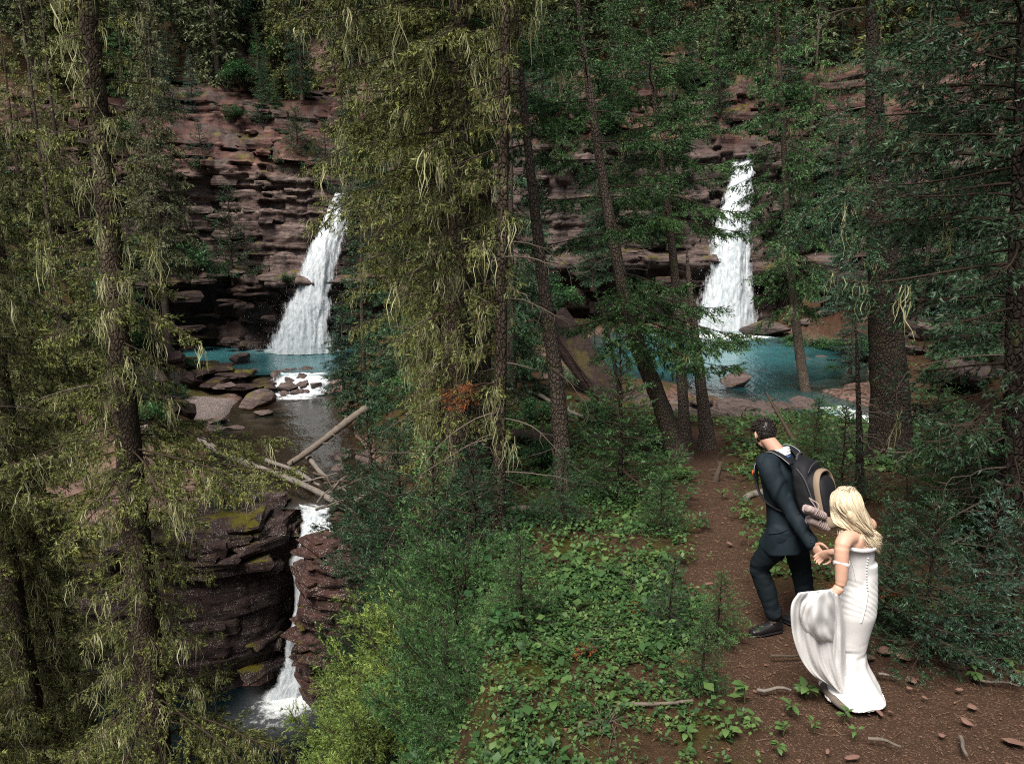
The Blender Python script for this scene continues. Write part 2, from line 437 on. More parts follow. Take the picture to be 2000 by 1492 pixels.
M_CLIFF_R = mat_rock('pink_cliff_rock', [(.032, .020, .018), (.08, .05, .043), (.165, .122, .11), (.25, .20, .183)], 0, .2, .5, tiers=(1.0, 7.4))
M_BLOCK = mat_rock('dark_gorge_rock', [(.020, .012, .011), (.042, .024, .021), (.068, .042, .036), (.10, .066, .056)], .9, .35, .4)
M_REDWALL = mat_rock('red_gorge_rock', [(.022, .011, .009), (.058, .027, .021), (.095, .046, .036), (.14, .08, .066)], .9, .2, .1)
M_BOULDER = mat_rock('creek_boulder_rock', [(.035, .024, .021), (.085, .058, .051), (.135, .10, .09), (.20, .155, .142)], .2, .1, .0, 6)
M_REDSTONE = plain_mat('trail_stone', (.165, .095, .073), .35, 14, .9, .4)

def curtain(path, prof, ds, dt, amp, seed, top=None, zlayer=(.14, .5), block=(.5, 2.2), dip=.04, fine=.05, both=False, undercut=None, fault=3.1, throw=.45, notch=.10):
    """rock face: a plan path swept along a (back offset, height) profile, broken into strata and joint blocks"""
    path = np.asarray(path, float)
    L = np.concatenate([[0], np.cumsum(np.linalg.norm(np.diff(path, axis=0), axis=1))])
    ns = max(3, int(L[-1] / ds)); s = np.linspace(0, L[-1], ns)
    px = np.interp(s, L, path[:, 0]); py = np.interp(s, L, path[:, 1])
    tx = np.gradient(px); ty = np.gradient(py)
    k = np.ones(9) / 9.0
    tx = np.convolve(np.pad(tx, 4, 'edge'), k, 'valid'); ty = np.convolve(np.pad(ty, 4, 'edge'), k, 'valid')
    m = np.hypot(tx, ty); tx /= m; ty /= m
    bx, by = -ty, tx                                     # back direction (left of the path)
    prof = np.asarray(prof, float)
    PL = np.concatenate([[0], np.cumsum(np.linalg.norm(np.diff(prof, axis=0), axis=1))])
    nt = int(PL[-1] / dt); tt = np.linspace(0, PL[-1], nt)
    off = np.interp(tt, PL, prof[:, 0]); zz = np.interp(tt, PL, prof[:, 1])
    S, OFF = np.meshgrid(s, off, indexing='ij'); _, ZZ = np.meshgrid(s, zz, indexing='ij')
    if top is not None: ZZ, OFF = top(S, ZZ, OFF, px[:, None], py[:, None])
    rng = np.random.default_rng(seed)
    cell = np.floor(S / fault + .35 * vn(S * .2, ZZ * .25, 0, seed + 12)).astype(np.int64)
    zq = ZZ + dip * S + .25 * fbm(S * .35, ZZ * .2, 0, seed, 3) + throw * _h(cell, cell * 0, cell * 0, seed + 21)
    zb = [-16.0]
    while zb[-1] < 34: zb.append(zb[-1] + rng.uniform(*zlayer) * (1.0 if rng.random() < .72 else rng.uniform(2, 4)))
    zb = np.array(zb); li = np.clip(np.searchsorted(zb, zq) - 1, 0, len(zb) - 2)
    lo = rng.normal(0, .40, len(zb)); lo = lo + .35 * np.sin(np.arange(len(zb)) * .55 + seed)
    bw = rng.uniform(block[0], block[1], len(zb)); ph = rng.uniform(0, 9, len(zb))
    sb = (S + .10 * vn(S * 2, ZZ * 3, 0, seed)) / bw[li] + ph[li]
    bi = np.floor(sb).astype(np.int64); fr = sb - bi
    blk = _h(bi, li.astype(np.int64), np.zeros_like(bi), seed + 5)
    fz = (zq - zb[li]) / (zb[li + 1] - zb[li])
    edge = np.minimum(fz, 1 - fz) * (zb[li + 1] - zb[li]); ej = np.minimum(fr, 1 - fr) * bw[li]
    disp = amp * (.50 * lo[li] + .75 * blk) + amp * .5 * _h(cell, cell * 0 + 3, cell * 0, seed + 22) - notch * (1 - sstep(0, .05, edge)) - .7 * notch * (1 - sstep(0, .06, ej))
    disp = disp + amp * .9 * fbm(S * .22, ZZ * .3, 0, seed + 2, 3) + amp * 1.5 * fbm(S * .55, ZZ * .12, 0, seed + 8, 3) + fine * fbm(S * 3.2, ZZ * 5, 0, seed + 3, 4)
    if undercut is not None: disp = disp + undercut(S, ZZ)
    X = px[:, None] + bx[:, None] * (OFF - disp); Y = py[:, None] + by[:, None] * (OFF - disp)
    Z = ZZ + .05 * fbm(X * 1.5, Y * 1.5, ZZ, seed + 4, 3)
    V = np.stack([X, Y, Z], -1).reshape(-1, 3)
    return V, grid_faces(len(s), nt), (px, py, tx, ty, bx, by, s)

# rocks by cutting a ball with planes
def rock_mesh(name, seed, mat, sub=3, cuts=14, flat=1.0, rough=.05):
    rng = np.random.default_rng(seed)
    bm = bmesh.new(); bmesh.ops.create_icosphere(bm, subdivisions=sub, radius=1.0)
    V = np.array([v.co[:] for v in bm.verts])
    for k in range(cuts):
        n = rng.normal(size=3); n[2] *= flat; n /= np.linalg.norm(n); dd = rng.uniform(.45, .8)
        h = V @ n - dd
        V = V - np.where(h > 0, h, 0)[:, None] * n
    V = V * (1 + rough * fbm(V[:, 0] * 3, V[:, 1] * 3, V[:, 2] * 3, seed, 3))[:, None]
    V = V / np.abs(V).max(0)
    for v, c in zip(bm.verts, V): v.co = c
    me = bpy.data.meshes.new(name); bm.to_mesh(me); bm.free(); me.materials.append(mat)
    return me
def slab_mesh(name, seed, mat):
    rng = np.random.default_rng(seed); bm = bmesh.new(); bmesh.ops.create_cube(bm, size=2.0)
    bmesh.ops.subdivide_edges(bm, edges=bm.edges[:], cuts=3, use_grid_fill=True)
    for v in bm.verts:
        c = np.array(v.co[:]); n = np.array([float(vn(c[0] * 1.3 + 7 * q, c[1] * 1.3, c[2] * 1.3, seed + q)) for q in range(3)])
        top = 1 - .25 * abs(c[2]) * (.5 + .5 * n[0]); c = c * [top, top, 1] + n * [.22, .25, .22]; v.co = c
    me = bpy.data.meshes.new(name); bm.to_mesh(me); bm.free(); me.materials.append(mat); return me
ROCK = [rock_mesh('boulder', 40 + k, M_BOULDER, 3, 12 + k, 1.5) for k in range(5)]
SLAB_W = [slab_mesh('rock_slab', 60 + k, M_CLIFF_W) for k in range(4)]
SLAB_R = [slab_mesh('rock_slab', 70 + k, M_CLIFF_R) for k in range(4)]
STONE = [rock_mesh('stone', 80 + k, M_REDSTONE, 2, 22, 2.2, .02) for k in range(4)]

# --- the long back cliff
def prof_back(ledge, mid, top):
    return [(1.0, -6.2), (1.1, ledge - 3.2), (.7, ledge - 1.6), (.1, ledge - .8), (-.3, ledge - .3), (.1, ledge), (2.1, ledge + .25), (2.4, ledge + 1), (2.6, mid - .2), (3.2, mid), (5.6, mid + 2.2), (6.2, mid + 3.6), (8.6, mid + 4.8), (10.8, top)]
def warp_l(S, Z, O, px, py): w = sstep(-5.5, -2.5, Z); return Z + w * (.9 * fbm(S * .16, 0 * S, 0, 61, 3) + .25 * fbm(S * .7, Z * .4, 0, 63, 2)), O + .8 * fbm(S * .22, Z * .08, 0, 64, 3)
def warp_r(S, Z, O, px, py): w = sstep(-3.5, -1, Z); return Z + w * (.9 * fbm(S * .16, 0 * S, 0, 71, 3) + .25 * fbm(S * .7, Z * .4, 0, 73, 2)), O + .8 * fbm(S * .22, Z * .08, 0, 74, 3)
xl = np.linspace(-44, -3.6, 90); xr = np.linspace(-3.8, 34, 90)
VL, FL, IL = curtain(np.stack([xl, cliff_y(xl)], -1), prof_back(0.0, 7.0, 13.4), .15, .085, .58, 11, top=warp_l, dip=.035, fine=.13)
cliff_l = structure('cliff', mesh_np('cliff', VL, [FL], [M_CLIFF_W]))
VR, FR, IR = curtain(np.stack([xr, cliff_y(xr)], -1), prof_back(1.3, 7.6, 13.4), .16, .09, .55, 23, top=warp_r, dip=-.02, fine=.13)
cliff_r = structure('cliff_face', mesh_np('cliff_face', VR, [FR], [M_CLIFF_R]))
def add_slabs(parent, info, meshes, n, seed, zr_, xr_, offs):
    rng = np.random.default_rng(seed); px, py, tx, ty, bx, by, s = info
    ok = np.where((px > xr_[0]) & (px < xr_[1]))[0]
    for k in range(n):
        i = rng.choice(ok); z = rng.uniform(*zr_); o = np.interp(z, *offs) + rng.uniform(-.25, .15)
        if -14.2 < px[i] < -9.0 and z < 3.5 or 9.2 < px[i] < 13.8 and z < 7: continue
        b = obj('rock_slab', meshes[k % len(meshes)], parent)
        b.location = (px[i] + bx[i] * o, py[i] + by[i] * o, z)
        b.rotation_euler = (rng.normal(0, .04), rng.normal(0, .05), math.atan2(ty[i], tx[i]) + rng.normal(0, .15))
        h = rng.uniform(.06, .30); b.scale = (rng.uniform(.25, .95), rng.uniform(.3, .55), h)
add_slabs(cliff_l, IL, SLAB_W, 140, 1, (-4.3, 11), (-26, -8), ([-5, -.2, .3, 1, 6.8, 9.2, 10.6, 11.8], [.0, .0, 1.9, 2.3, 2.6, 5.4, 6.0, 8.5]))
add_slabs(cliff_r, IR, SLAB_R, 50, 2, (-2, 11), (-2, 22), ([-5, 1.0, 1.6, 2.3, 7.4, 9.8, 11.2, 12.4], [.0, .0, 1.9, 2.3, 2.6, 5.4, 6.0, 8.5]))

# --- the dark block beside the lower falls, with its flat top, and the red wall across the slot
pb = smooth_path([(-22, 20.6), (-16, 19.4), (-12, 19.3), (-9.2, 19.1), (-7.6, 19.5), (-6.95, 20.2), (-6.8, 21.2), (-6.75, 22.6)], 80)
def uc(S, Z): return -.55 * sstep(-8.6, -10.6, Z) * (1 - .5 * vn(S * .3, 0, 0, 4))
VB, FB, IB = curtain(pb, [(0, -11.6), (.05, -5.9), (.25, -5.45), (.8, -5.25), (2.6, -5.2), (3.4, -5.55)], .08, .055, .15, 37, dip=.03, zlayer=(.5, 1.3), block=(1.2, 4.0), fine=.07, fault=5.0, throw=.12, notch=.05, undercut=uc)
block = obj('rock_block', mesh_np('rock_block', VB, [FB], [M_BLOCK]))
tag(block, 'massive dark lichen-flecked rock block left of the narrow lower waterfall', 'rock')
pw = smooth_path([(-5.55, 22.6), (-5.85, 21.2), (-6.05, 20.0), (-5.6, 19.2), (-4.4, 18.6), (-3.0, 17.8), (-2.2, 16.0), (-2.4, 13.5)], 80)
def wall_top(S, Z, O, px, py):
    t = (Z + 11.6) / 6.4
    zt = np.interp(S, [0, 1.4, 3, 5, 7, 11], [-5.3, -5.6, -5.5, -4.6, -3.6, -3.0])
    return -11.6 + t * (zt + 11.6), O
VW, FW, IW = curtain(pw, [(0, -11.6), (-.1, -8), (.15, -6.2), (.4, -5.6), (1.5, -5.2), (3.0, -5.3)], .055, .046, .17, 53, top=wall_top, dip=-.12, zlayer=(.07, .34), block=(.3, 1.7), fine=.07, fault=1.3, throw=.25, notch=.035)
wall = obj('rock_wall', mesh_np('rock_wall', VW, [FW], [M_REDWALL]))
tag(wall, 'stepped red rock wall right of the narrow lower waterfall', 'rock')

SLAB_B = [slab_mesh('rock_ledge', 160 + k, M_BLOCK) for k in range(4)]; SLAB_Q = [slab_mesh('rock_ledge', 170 + k, M_REDWALL) for k in range(4)]
def add_ledges(parent, info, meshes, n, seed, zr_, xr_, offs, sz):
    rng = np.random.default_rng(seed); px, py, tx, ty, bx, by, s = info; ok = np.where((px > xr_[0]) & (px < xr_[1]))[0]
    for k in range(n):
        i = rng.choice(ok); z = rng.uniform(*zr_); o = np.interp(z, *offs) + rng.uniform(-.02, .16)
        b = obj('rock_ledge', meshes[k % 4], parent); b.location = (px[i] + bx[i] * o, py[i] + by[i] * o, z)
        b.rotation_euler = (rng.normal(0, .05), rng.normal(0, .06), math.atan2(ty[i], tx[i]) + rng.normal(0, .2)); b.scale = (rng.uniform(.25, .75) * sz, rng.uniform(.2, .4) * sz, rng.uniform(.05, .17) * sz)
add_ledges(block, IB, SLAB_B, 34, 5, (-6.3, -5.3), (-15, -6.5), ([-11, -5.9, -5.4, -5.25], [.05, .1, .4, .9]), 1.2)
add_ledges(block, IB, SLAB_B, 10, 6, (-10.3, -6), (-9.2, -6.6), ([-11, -5.9], [.25, .1]), 1.0)
add_ledges(wall, IW, SLAB_Q, 90, 7, (-10.3, -5.2), (-6.3, -2.4), ([-11.6, -8, -6.2, -5.6, -5.2], [0, -.05, .15, .4, 1.2]), 1.1)
# --- boulders, one by one
def boulder(u, v, D, w, h, dep, label, seed, rz=None, sink=.25, mat=None, mesh=None, name='boulder'):
    rng = np.random.default_rng(seed); p = P(u, v, D)
    me = mesh or ROCK[seed % 5]
    o = obj(name, me); o.location = (p[0], p[1], p[2] + h * (1 - sink) - h * .0)
    o.scale = (w, dep, h); o.rotation_euler = (rng.normal(0, .06), rng.normal(0, .06), rng.uniform(0, .6) if rz is None else rz)
    tag(o, label, 'rock'); return o
def atz(u, v, z):
    """point on the horizontal plane z seen at (u, v)"""
    a = (u - 1000.0) / FPX; b = (746.0 - v) / FPX; y = CP + SP * b; q = -SP + CP * b
    D = (z - CAMZ) / (q / y); return P(u, v, D)
def rock_at(u, v, z, w, h, dep, label, seed, **kw):
    p = atz(u, v, z); return boulder(u, v, p[1], w, h, dep, label, seed, **kw)
def ground_rock(u, v, w, h, dep, label, seed, **kw):
    p = G(u, v); return boulder(u, v, p[1], w, h, dep, label, seed, **kw)
rock_at(472, 709, W_UP, .62, .36, .6, 'squarish pink boulder standing in the left turquoise pool', 1, rz=.1, sink=.35)
rock_at(500, 797, W_LOW, 1.0, .50, .8, 'big brown boulder at the tip of the gravel bar', 3, rz=-.1, sink=.3)
rock_at(515, 810, W_LOW, .44, .18, .35, 'smooth grey boulder in the shallow water beside the gravel bar', 2, sink=.35)
rock_at(1438, 752, W_RIGHT, .62, .30, .55, 'flat-topped grey boulder standing alone in the right turquoise pool', 4, rz=-.15, sink=.25)
rock_at(1492, 655, W_RIGHT, 1.2, .55, .9, 'wet black boulder at the foot of the right waterfall', 0, sink=.3)
rock_at(1240, 775, W_RIGHT, .28, .26, .25, 'upright dark red rock on the shore behind the leaning trunk', 2, sink=.3)
rock_at(560, 766, W_LOW + .1, .6, .35, .6, 'dark wet rock splitting the small white cascade', 5, sink=.2)
ground_rock(1885, 752, 1.1, .45, .8, 'pale sloping slab boulder on the red bank at right', 6, rz=.3, sink=.3)
ground_rock(1825, 660, .7, .5, .6, 'dark cracked rock on the red bank beside the thick trunk', 7, sink=.3)
rng = np.random.default_rng(5)
k = 0
for (u, v, w, h, n, du, dv, z, txt, grp) in [
        (455, 742, .75, .12, 16, 75, 20, W_LOW + .35, 'flat slab of the brown rock shelf below the left pool', 'shelf slabs below the left pool'),
        (560, 727, .30, .16, 14, 60, 5, W_UP - .02, 'small red rock along the lip above the small cascade', 'lip rocks above the small cascade'),
        (1420, 815, .62, .16, 30, 170, 32, W_RIGHT, 'worn pinkish rock slab on the near shore of the right pool', 'shore slabs of the right pool'),
        (1560, 715, .26, .09, 26, 130, 22, W_RIGHT, 'small stone in the shallow outflow of the right pool', 'stones in the right shallows'),
        (430, 832, .5, .12, 7, 55, 8, W_LOW + .05, 'flat pale rock at the near edge of the gravel bar', 'edge rocks of the gravel bar'),
        (700, 905, .35, .2, 9, 40, 25, W_LOW, 'red rock at the right edge of the left lower pool', 'bank rocks of the left lower pool')]:
    for i in range(n):
        uu = u + rng.uniform(-du, du); vv = v + rng.uniform(-dv, dv); f = rng.uniform(.6, 1.3)
        p = atz(uu, vv, z); hz = max(z - .1, min(Hs(p[0], p[1]), z + .35)); p = atz(uu, vv, hz)
        o = obj('boulder', ROCK[k % 5]); o.location = (p[0], p[1], p[2] + h * .3 * f); k += 1
        o.scale = (w * f * rng.uniform(.8, 1.3), w * f * .8, h * f); o.rotation_euler = (rng.normal(0, .08), rng.normal(0, .08), rng.uniform(0, 6.28))
        tag(o, txt, 'rock', grp)

brg = np.random.default_rng(15)
for i in range(30):
    x = brg.uniform(11.5, 20); y = brg.uniform(26, 38.4); z = Hs(x, y); f = brg.uniform(.25, .8)
    if z < -2.2: continue
    o = obj('boulder', SLAB_R[i % 4] if i % 2 else ROCK[i % 5]); o.location = (x, y, z + .05); o.scale = (f, f * .7, f * .42); o.rotation_euler = (brg.normal(0, .25), brg.normal(0, .25), brg.uniform(0, 6.28))
    tag(o, 'reddish rock lying on the earth slope right of the right pool', 'rock', 'rocks on the red slope')
for i in range(13):
    x = brg.uniform(-12.5, -9.6); y = brg.uniform(37.0, 38.9); f = brg.uniform(.14, .34); z = float(np.interp(y, [37, 37.7, 38.3, 38.9], [-5.36, -5.15, -4.78, -4.6]))
    o = obj('boulder', ROCK[i % 5]); o.location = (x, y - .1, z + .02); o.scale = (f * 1.3, f, f * .7); o.rotation_euler = (brg.normal(0, .2), brg.normal(0, .2), brg.uniform(0, 6.28))
    tag(o, 'wet dark rock breaking the small white cascade below the left pool', 'rock', 'rocks in the small cascade')
for i in range(22):
    x = brg.uniform(-18.2, -13); y = brg.uniform(36.6, 40.8); f = brg.uniform(.5, 1.2); z = max(Hs(x, y), -5.0)
    if z > -3.6: continue
    o = obj('rock_slab', SLAB_W[i % 4]); o.location = (x, y, z + .04); o.scale = (f * 1.2, f * .7, .09 * f); o.rotation_euler = (brg.normal(0, .05), brg.normal(0, .05), brg.uniform(-.4, .4))
    tag(o, 'flat ledge of layered rock on the shore left of the small cascade', 'rock', 'ledges of the left pool shore')
for i in range(34):
    x = brg.uniform(-21, -13); y = brg.uniform(29.5, 40.5); z = Hs(x, y); f = brg.uniform(.35, 1.1)
    if z < -4.4: continue
    o = obj('boulder', SLAB_W[i % 4]); o.location = (x, y, z + .05); o.scale = (f, f * .7, f * .38); o.rotation_euler = (brg.normal(0, .2), brg.normal(0, .2), brg.uniform(0, 6.28))
    tag(o, 'mossy rock half buried in the left bank', 'rock', 'rocks of the left bank')
# ================================================================== water
def mat_water(name, deep, shallow_t, dscale, ripple=9.0, bump=.25):
    t = NT(name); p = t.pos()
    n = t.noise(t.vscale(p, (1, .55, 1)), ripple, 4, .6, .3); n2 = t.noise(t.vscale(p, (1, .5, 1)), ripple * .28, 3, .55, .5)
    h = t.math('ADD', n, t.math('MULTIPLY', n2, 1.6))
    nrm = t.bump(h, bump, .08)
    foam = t.attr('foam'); fn = t.noise(p, 5, 6, .75)
    fm = t.mapr(t.math('ADD', foam, t.math('MULTIPLY', t.math('SUBTRACT', fn, .5), 1.5)),   .40, .74)
    body = t.mix(t.noise(p, 1.1, 5, .7, .6), tuple(x * .45 for x in deep), tuple(x * 1.25 for x in deep))
    body = t.mix(t.mapr(foam, .03, .6, 0, .75), body, tuple(min(.75, x * 1.6 + .14) for x in deep))      # milky with air near the falls
    body = t.mix(fm, body, (.78, .82, .83))
    dif = t.bsdf(body, t.mapr(fm, 0, 1, .06, .8), nrm, .5)
    gl = t.n('ShaderNodeBsdfGlossy'); gl.inputs['Roughness'].default_value = .05; t.l(nrm, gl.inputs['Normal'])
    tp = t.n('ShaderNodeBsdfTransparent'); tp.inputs[0].default_value = tuple(shallow_t) + (1,)
    fr = t.n('ShaderNodeFresnel'); fr.inputs[0].default_value = 1.33; t.l(nrm, fr.inputs['Normal'])
    clear = t.n('ShaderNodeMixShader'); t.l(fr.outputs[0], clear.inputs[0]); t.l(tp.outputs[0], clear.inputs[1]); t.l(gl.outputs[0], clear.inputs[2])
    f = t.math('MAXIMUM', t.mapr(t.attr('depth'), .05, dscale, .0, .97), fm)
    mx = t.n('ShaderNodeMixShader'); t.l(f, mx.inputs[0]); t.l(clear.outputs[0], mx.inputs[1]); t.l(dif, mx.inputs[2])
    return t.done(mx.outputs[0])
M_TEAL = mat_water('turquoise_water', (.055, .21, .235), (.60, .80, .80), 1.5, 6, .55)
M_BROWN = mat_water('clear_brown_water', (.030, .030, .022), (.55, .52, .42), 1.2, 5)
M_DEEP = mat_water('dark_teal_water', (.003, .009, .012), (.3, .5, .55), .8, 5, .5)
def water(name, x0, x1, y0, y1, z, step, mat, foams):
    X, Y = np.meshgrid(np.arange(x0, x1 + step, step), np.arange(y0, y1 + step, step), indexing='ij')
    foam = np.zeros(X.shape)
    for (fx, fy, rx, ry, a) in foams: foam = np.maximum(foam, a * np.exp(-(((X - fx) / rx) ** 2 + ((Y - fy) / ry) ** 2)))
    Z = z + .02 * fbm(X * 1.2, Y * 1.2, 0, 8, 3) + .05 * foam * fbm(X * 4, Y * 4, 0, 9, 3)
    dep = np.clip(z - H(X, Y), 0, 3)
    return structure(name, mesh_np(name, np.stack([X, Y, Z], -1).reshape(-1, 3), [grid_faces(*X.shape)], [mat], None, {'foam': foam.ravel(), 'depth': dep.ravel()}, True))
fl_b = atz(585, 684, W_UP); fr_b = atz(1415, 655, W_RIGHT)
water('pool_water', -22, -8.2, 38.5, 47.5, W_UP, .18, M_TEAL, [(fl_b[0], fl_b[1], 2.6, 1.1, 1.1), (fl_b[0] + .3, fl_b[1] - .3, 1.6, 1.6, .55)])
water('stream_water', -15.5, -3.0, 21.7, 38.2, W_LOW, .2, M_BROWN, [(-10.9, 36.7, 1.3, .7, .85), (-6.2, 21.6, .8, .6, .7), (-10.6, 35.4, 1.0, 1.2, .42)])
water('gorge_water', -17, -2.2, 6, 21.2, W_BOT, .2, M_DEEP, [(-6.5, 19.4, .95, .9, 1.0), (-6.7, 18.5, 1.3, .8, .45)])
water('lake_water', 1.5, 30, 11, 41, W_RIGHT, .26, M_TEAL, [(fr_b[0], fr_b[1] - .3, 2.4, 1.3, 1.15), (fr_b[0] - 3.2, fr_b[1] + .2, 3.0, .45, .6), (9.9, 20.6, .9, 1.5, .9), (10.6, 18.4, .9, 1.2, .9)])

# --- waterfalls
def mat_fall():
    t = NT('white_water'); uv = t.objc()
    st = t.noise(t.vscale(uv, (5.5, 5.5, .55)), 1.0, 6, .72, .3); cl = t.noise(t.vscale(uv, (2.2, 2.2, 1.3)), 2.2, 6, .72, .5)
    sp = t.noise(uv, 18, 4, .75)
    m = t.math('ADD', t.math('MULTIPLY', st, .5), t.math('ADD', t.math('MULTIPLY', cl, .35), t.math('MULTIPLY', sp, .15)))
    c = t.ramp(m, [(.30, (.30, .37, .41)), (.44, (.50, .56, .60)), (.56, (.70, .74, .76)), (.7, (.84, .86, .87))])
    e = t.attr('edge')
    al = t.mapr(t.math('SUBTRACT', t.math('ADD', m, .20), e), .22, .42)
    a = t.bsdf(c, .5, t.bump(m, .9, .08), .4)
    tr = t.n('ShaderNodeBsdfTranslucent'); t.l(c, tr.inputs[0])
    mx = t.n('ShaderNodeMixShader'); mx.inputs[0].default_value = .25; t.l(a, mx.inputs[1]); t.l(tr.outputs[0], mx.inputs[2])
    tp = t.n('ShaderNodeBsdfTransparent')
    m2 = t.n('ShaderNodeMixShader'); t.l(al, m2.inputs[0]); t.l(tp.outputs[0], m2.inputs[1]); t.l(mx.outputs[0], m2.inputs[2])
    return t.done(m2.outputs[0])
M_FALL = mat_fall()
def waterfall(name, rows, layers, spray, seed, thick=.3):
    """rows: (centre xyz, half width) from lip to foot"""
    rng = np.random.default_rng(seed)
    C = smooth_path([r[0] for r in rows], 110); hw = np.interp(np.linspace(0, 1, 110), np.linspace(0, 1, len(rows)), [r[1] for r in rows])
    root = bpy.data.objects.new(name, None); COL.objects.link(root); root['kind'] = 'structure'
    mb = MB(); E = []
    for k in range(layers):
        nu = 46; a = np.linspace(-1, 1, nu)
        wob = .35 * vn(np.linspace(0, 7, 110), k * 3.3, 0, seed); hwk = hw * (1 - .12 * k) * (1 + .16 * vn(np.linspace(0, 14, 110), k * 5.1 + 2, 0, seed + 9))
        X = C[:, None, 0] + hwk[:, None] * a[None] + wob[:, None] * .5
        bul = thick * (1 - a[None] ** 2) * (.5 + .25 * k)
        rough = .16 * fbm(X * 4, np.linspace(0, 5, 110)[:, None] * .9 + a[None] * 0, k, seed, 4) + .05 * fbm(X * 11, C[:, None, 2] * 6, k, seed + 3, 3)
        Y = C[:, None, 1] - bul - rough - .12 * k + .0 * a
        Z = C[:, None, 2] + .05 * fbm(X * 3, C[:, None, 2] * 3, k, seed + 1, 3)
        V = np.stack([X, Y, Z], -1).reshape(-1, 3)
        e = sstep(.30, 1.0, np.abs(a))[None] * .50 + .05 * k + .16 * np.maximum(0, vn(X * 2.2, np.linspace(0, 6, 110)[:, None] + 0 * X, k, seed + 4))
        mb.add(V, grid_faces(110, nu), 0, e.ravel())
    me = mesh_np('falling_sheet', np.vstack(mb.V), mb.F, [M_FALL], mb.M, {'edge': np.concatenate(mb.T)}, True)
    obj('falling_sheet', me, root)
    # droplets and lumps of spray thrown off the sheet
    t = rng.random(spray) ** .55; i = (t * 109).astype(int)
    pos = C[i] + np.stack([hw[i] * rng.normal(0, .75, spray), -.35 - np.abs(rng.normal(0, .35, spray)), rng.normal(0, .15, spray)], -1)
    foot = rng.random(spray) < .35
    pos[foot] = C[-1] + np.stack([hw[-1] * rng.normal(0, 1.0, foot.sum()), -.4 - np.abs(rng.normal(0, .5, foot.sum())), np.abs(rng.normal(0, .35, foot.sum()))], -1)
    r = rng.uniform(.006, .018, spray) * (.35 if thick < .25 else 1.0)
    tv = np.array([(0, 0, 1.6), (.9, 0, -.4), (-.5, .8, -.4), (-.5, -.8, -.4)]); tf = np.array([(0, 1, 2), (0, 2, 3), (0, 3, 1), (1, 3, 2)])
    V = (pos[:, None] + tv[None] * r[:, None, None]).reshape(-1, 3); F = (tf[None] + np.arange(spray)[:, None, None] * 4).reshape(-1, 3)
    o = obj('spray', mesh_np('spray', V, [F], [M_FALL], None, {'edge': np.full(len(V), -.3)}), root, kind='stuff')
    return root
A = lambda u, v, D: P(u, v, D)
waterfall('waterfall', [(A(672, 378, 48.3), .75), (A(660, 415, 47.2), .95), (A(636, 480, 46.2), 1.15), (A(612, 560, 45.6), 1.4), (A(595, 620, 45.2), 1.7), (A(580, 690, 44.9), 2.3)], 3, 1600, 3)
waterfall('waterfall', [(A(1456, 312, 42.6), .55), (A(1447, 350, 41.3), .75), (A(1436, 420, 40.2), 1.0), (A(1428, 500, 39.6), 1.2), (A(1422, 580, 39.2), 1.45), (A(1416, 660, 38.9), 2.0)], 3, 1600, 4)
waterfall('waterfall', [((-6.15, 22.0, -5.38), .55), ((-5.85, 21.3, -5.6), .5), ((-6.0, 20.75, -6.1), .42), ((-6.30, 20.55, -7.2), .27), ((-6.40, 20.4, -8.6), .30), ((-6.48, 20.1, -9.7), .45), ((-6.6, 19.7, -10.42), .8)], 2, 300, 5, .2)
waterfall('cascade', [((-11.0, 38.9, -4.56), 1.5), ((-11.0, 38.3, -4.75), 1.5), ((-11.0, 37.7, -5.15), 1.5), ((-10.9, 37.0, -5.36), 1.6)], 2, 500, 6, .12)
waterfall('cascade', [((9.6, 22.2, -2.28), .9), ((9.9, 21.0, -2.36), .9), ((10.2, 19.8, -2.5), .8), ((10.6, 18.6, -2.62), .8)], 2, 400, 7, .1)
# ================================================================== trees
def unit(v):
    v = np.asarray(v, float); return v / (np.linalg.norm(v, axis=-1, keepdims=True) + 1e-9)
def needles(mb, rng, base, dirv, length, K, nl, nw, m, tint, spread=.85):
    """K needle blades round each of N shoots (vectorised); each blade one triangle"""
    N = len(base)
    if N == 0: return
    t = (np.arange(K)[None] + rng.random((N, K))) / K
    p0 = base[:, None] + dirv[:, None] * (length[:, None] * t)[..., None]
    ref = rng.normal(size=(N, K, 3))
    rad = unit(ref - (ref * dirv[:, None]).sum(-1, keepdims=True) * dirv[:, None])
    d = unit(dirv[:, None] * (.75 + .5 * t[..., None]) + rad * spread)
    L = nl * rng.uniform(.7, 1.25, (N, K)) * (1 - .25 * t)
    side = unit(np.cross(d, rng.normal(size=(N, K, 3))))
    w = nw * rng.uniform(.7, 1.2, (N, K))
    A = p0 - side * (w / 2)[..., None]; B = p0 + side * (w / 2)[..., None]; C = p0 + d * L[..., None]
    V = np.stack([A, B, C], 2).reshape(-1, 3)
    F = np.arange(N * K * 3).reshape(-1, 3)
    tt = np.repeat(np.clip(np.repeat(tint[:, None], K, 1) + rng.normal(0, .08, (N, K)) + .18 * (t - .5), 0, 1).reshape(-1), 3)
    mb.add(V, F, m, tt)
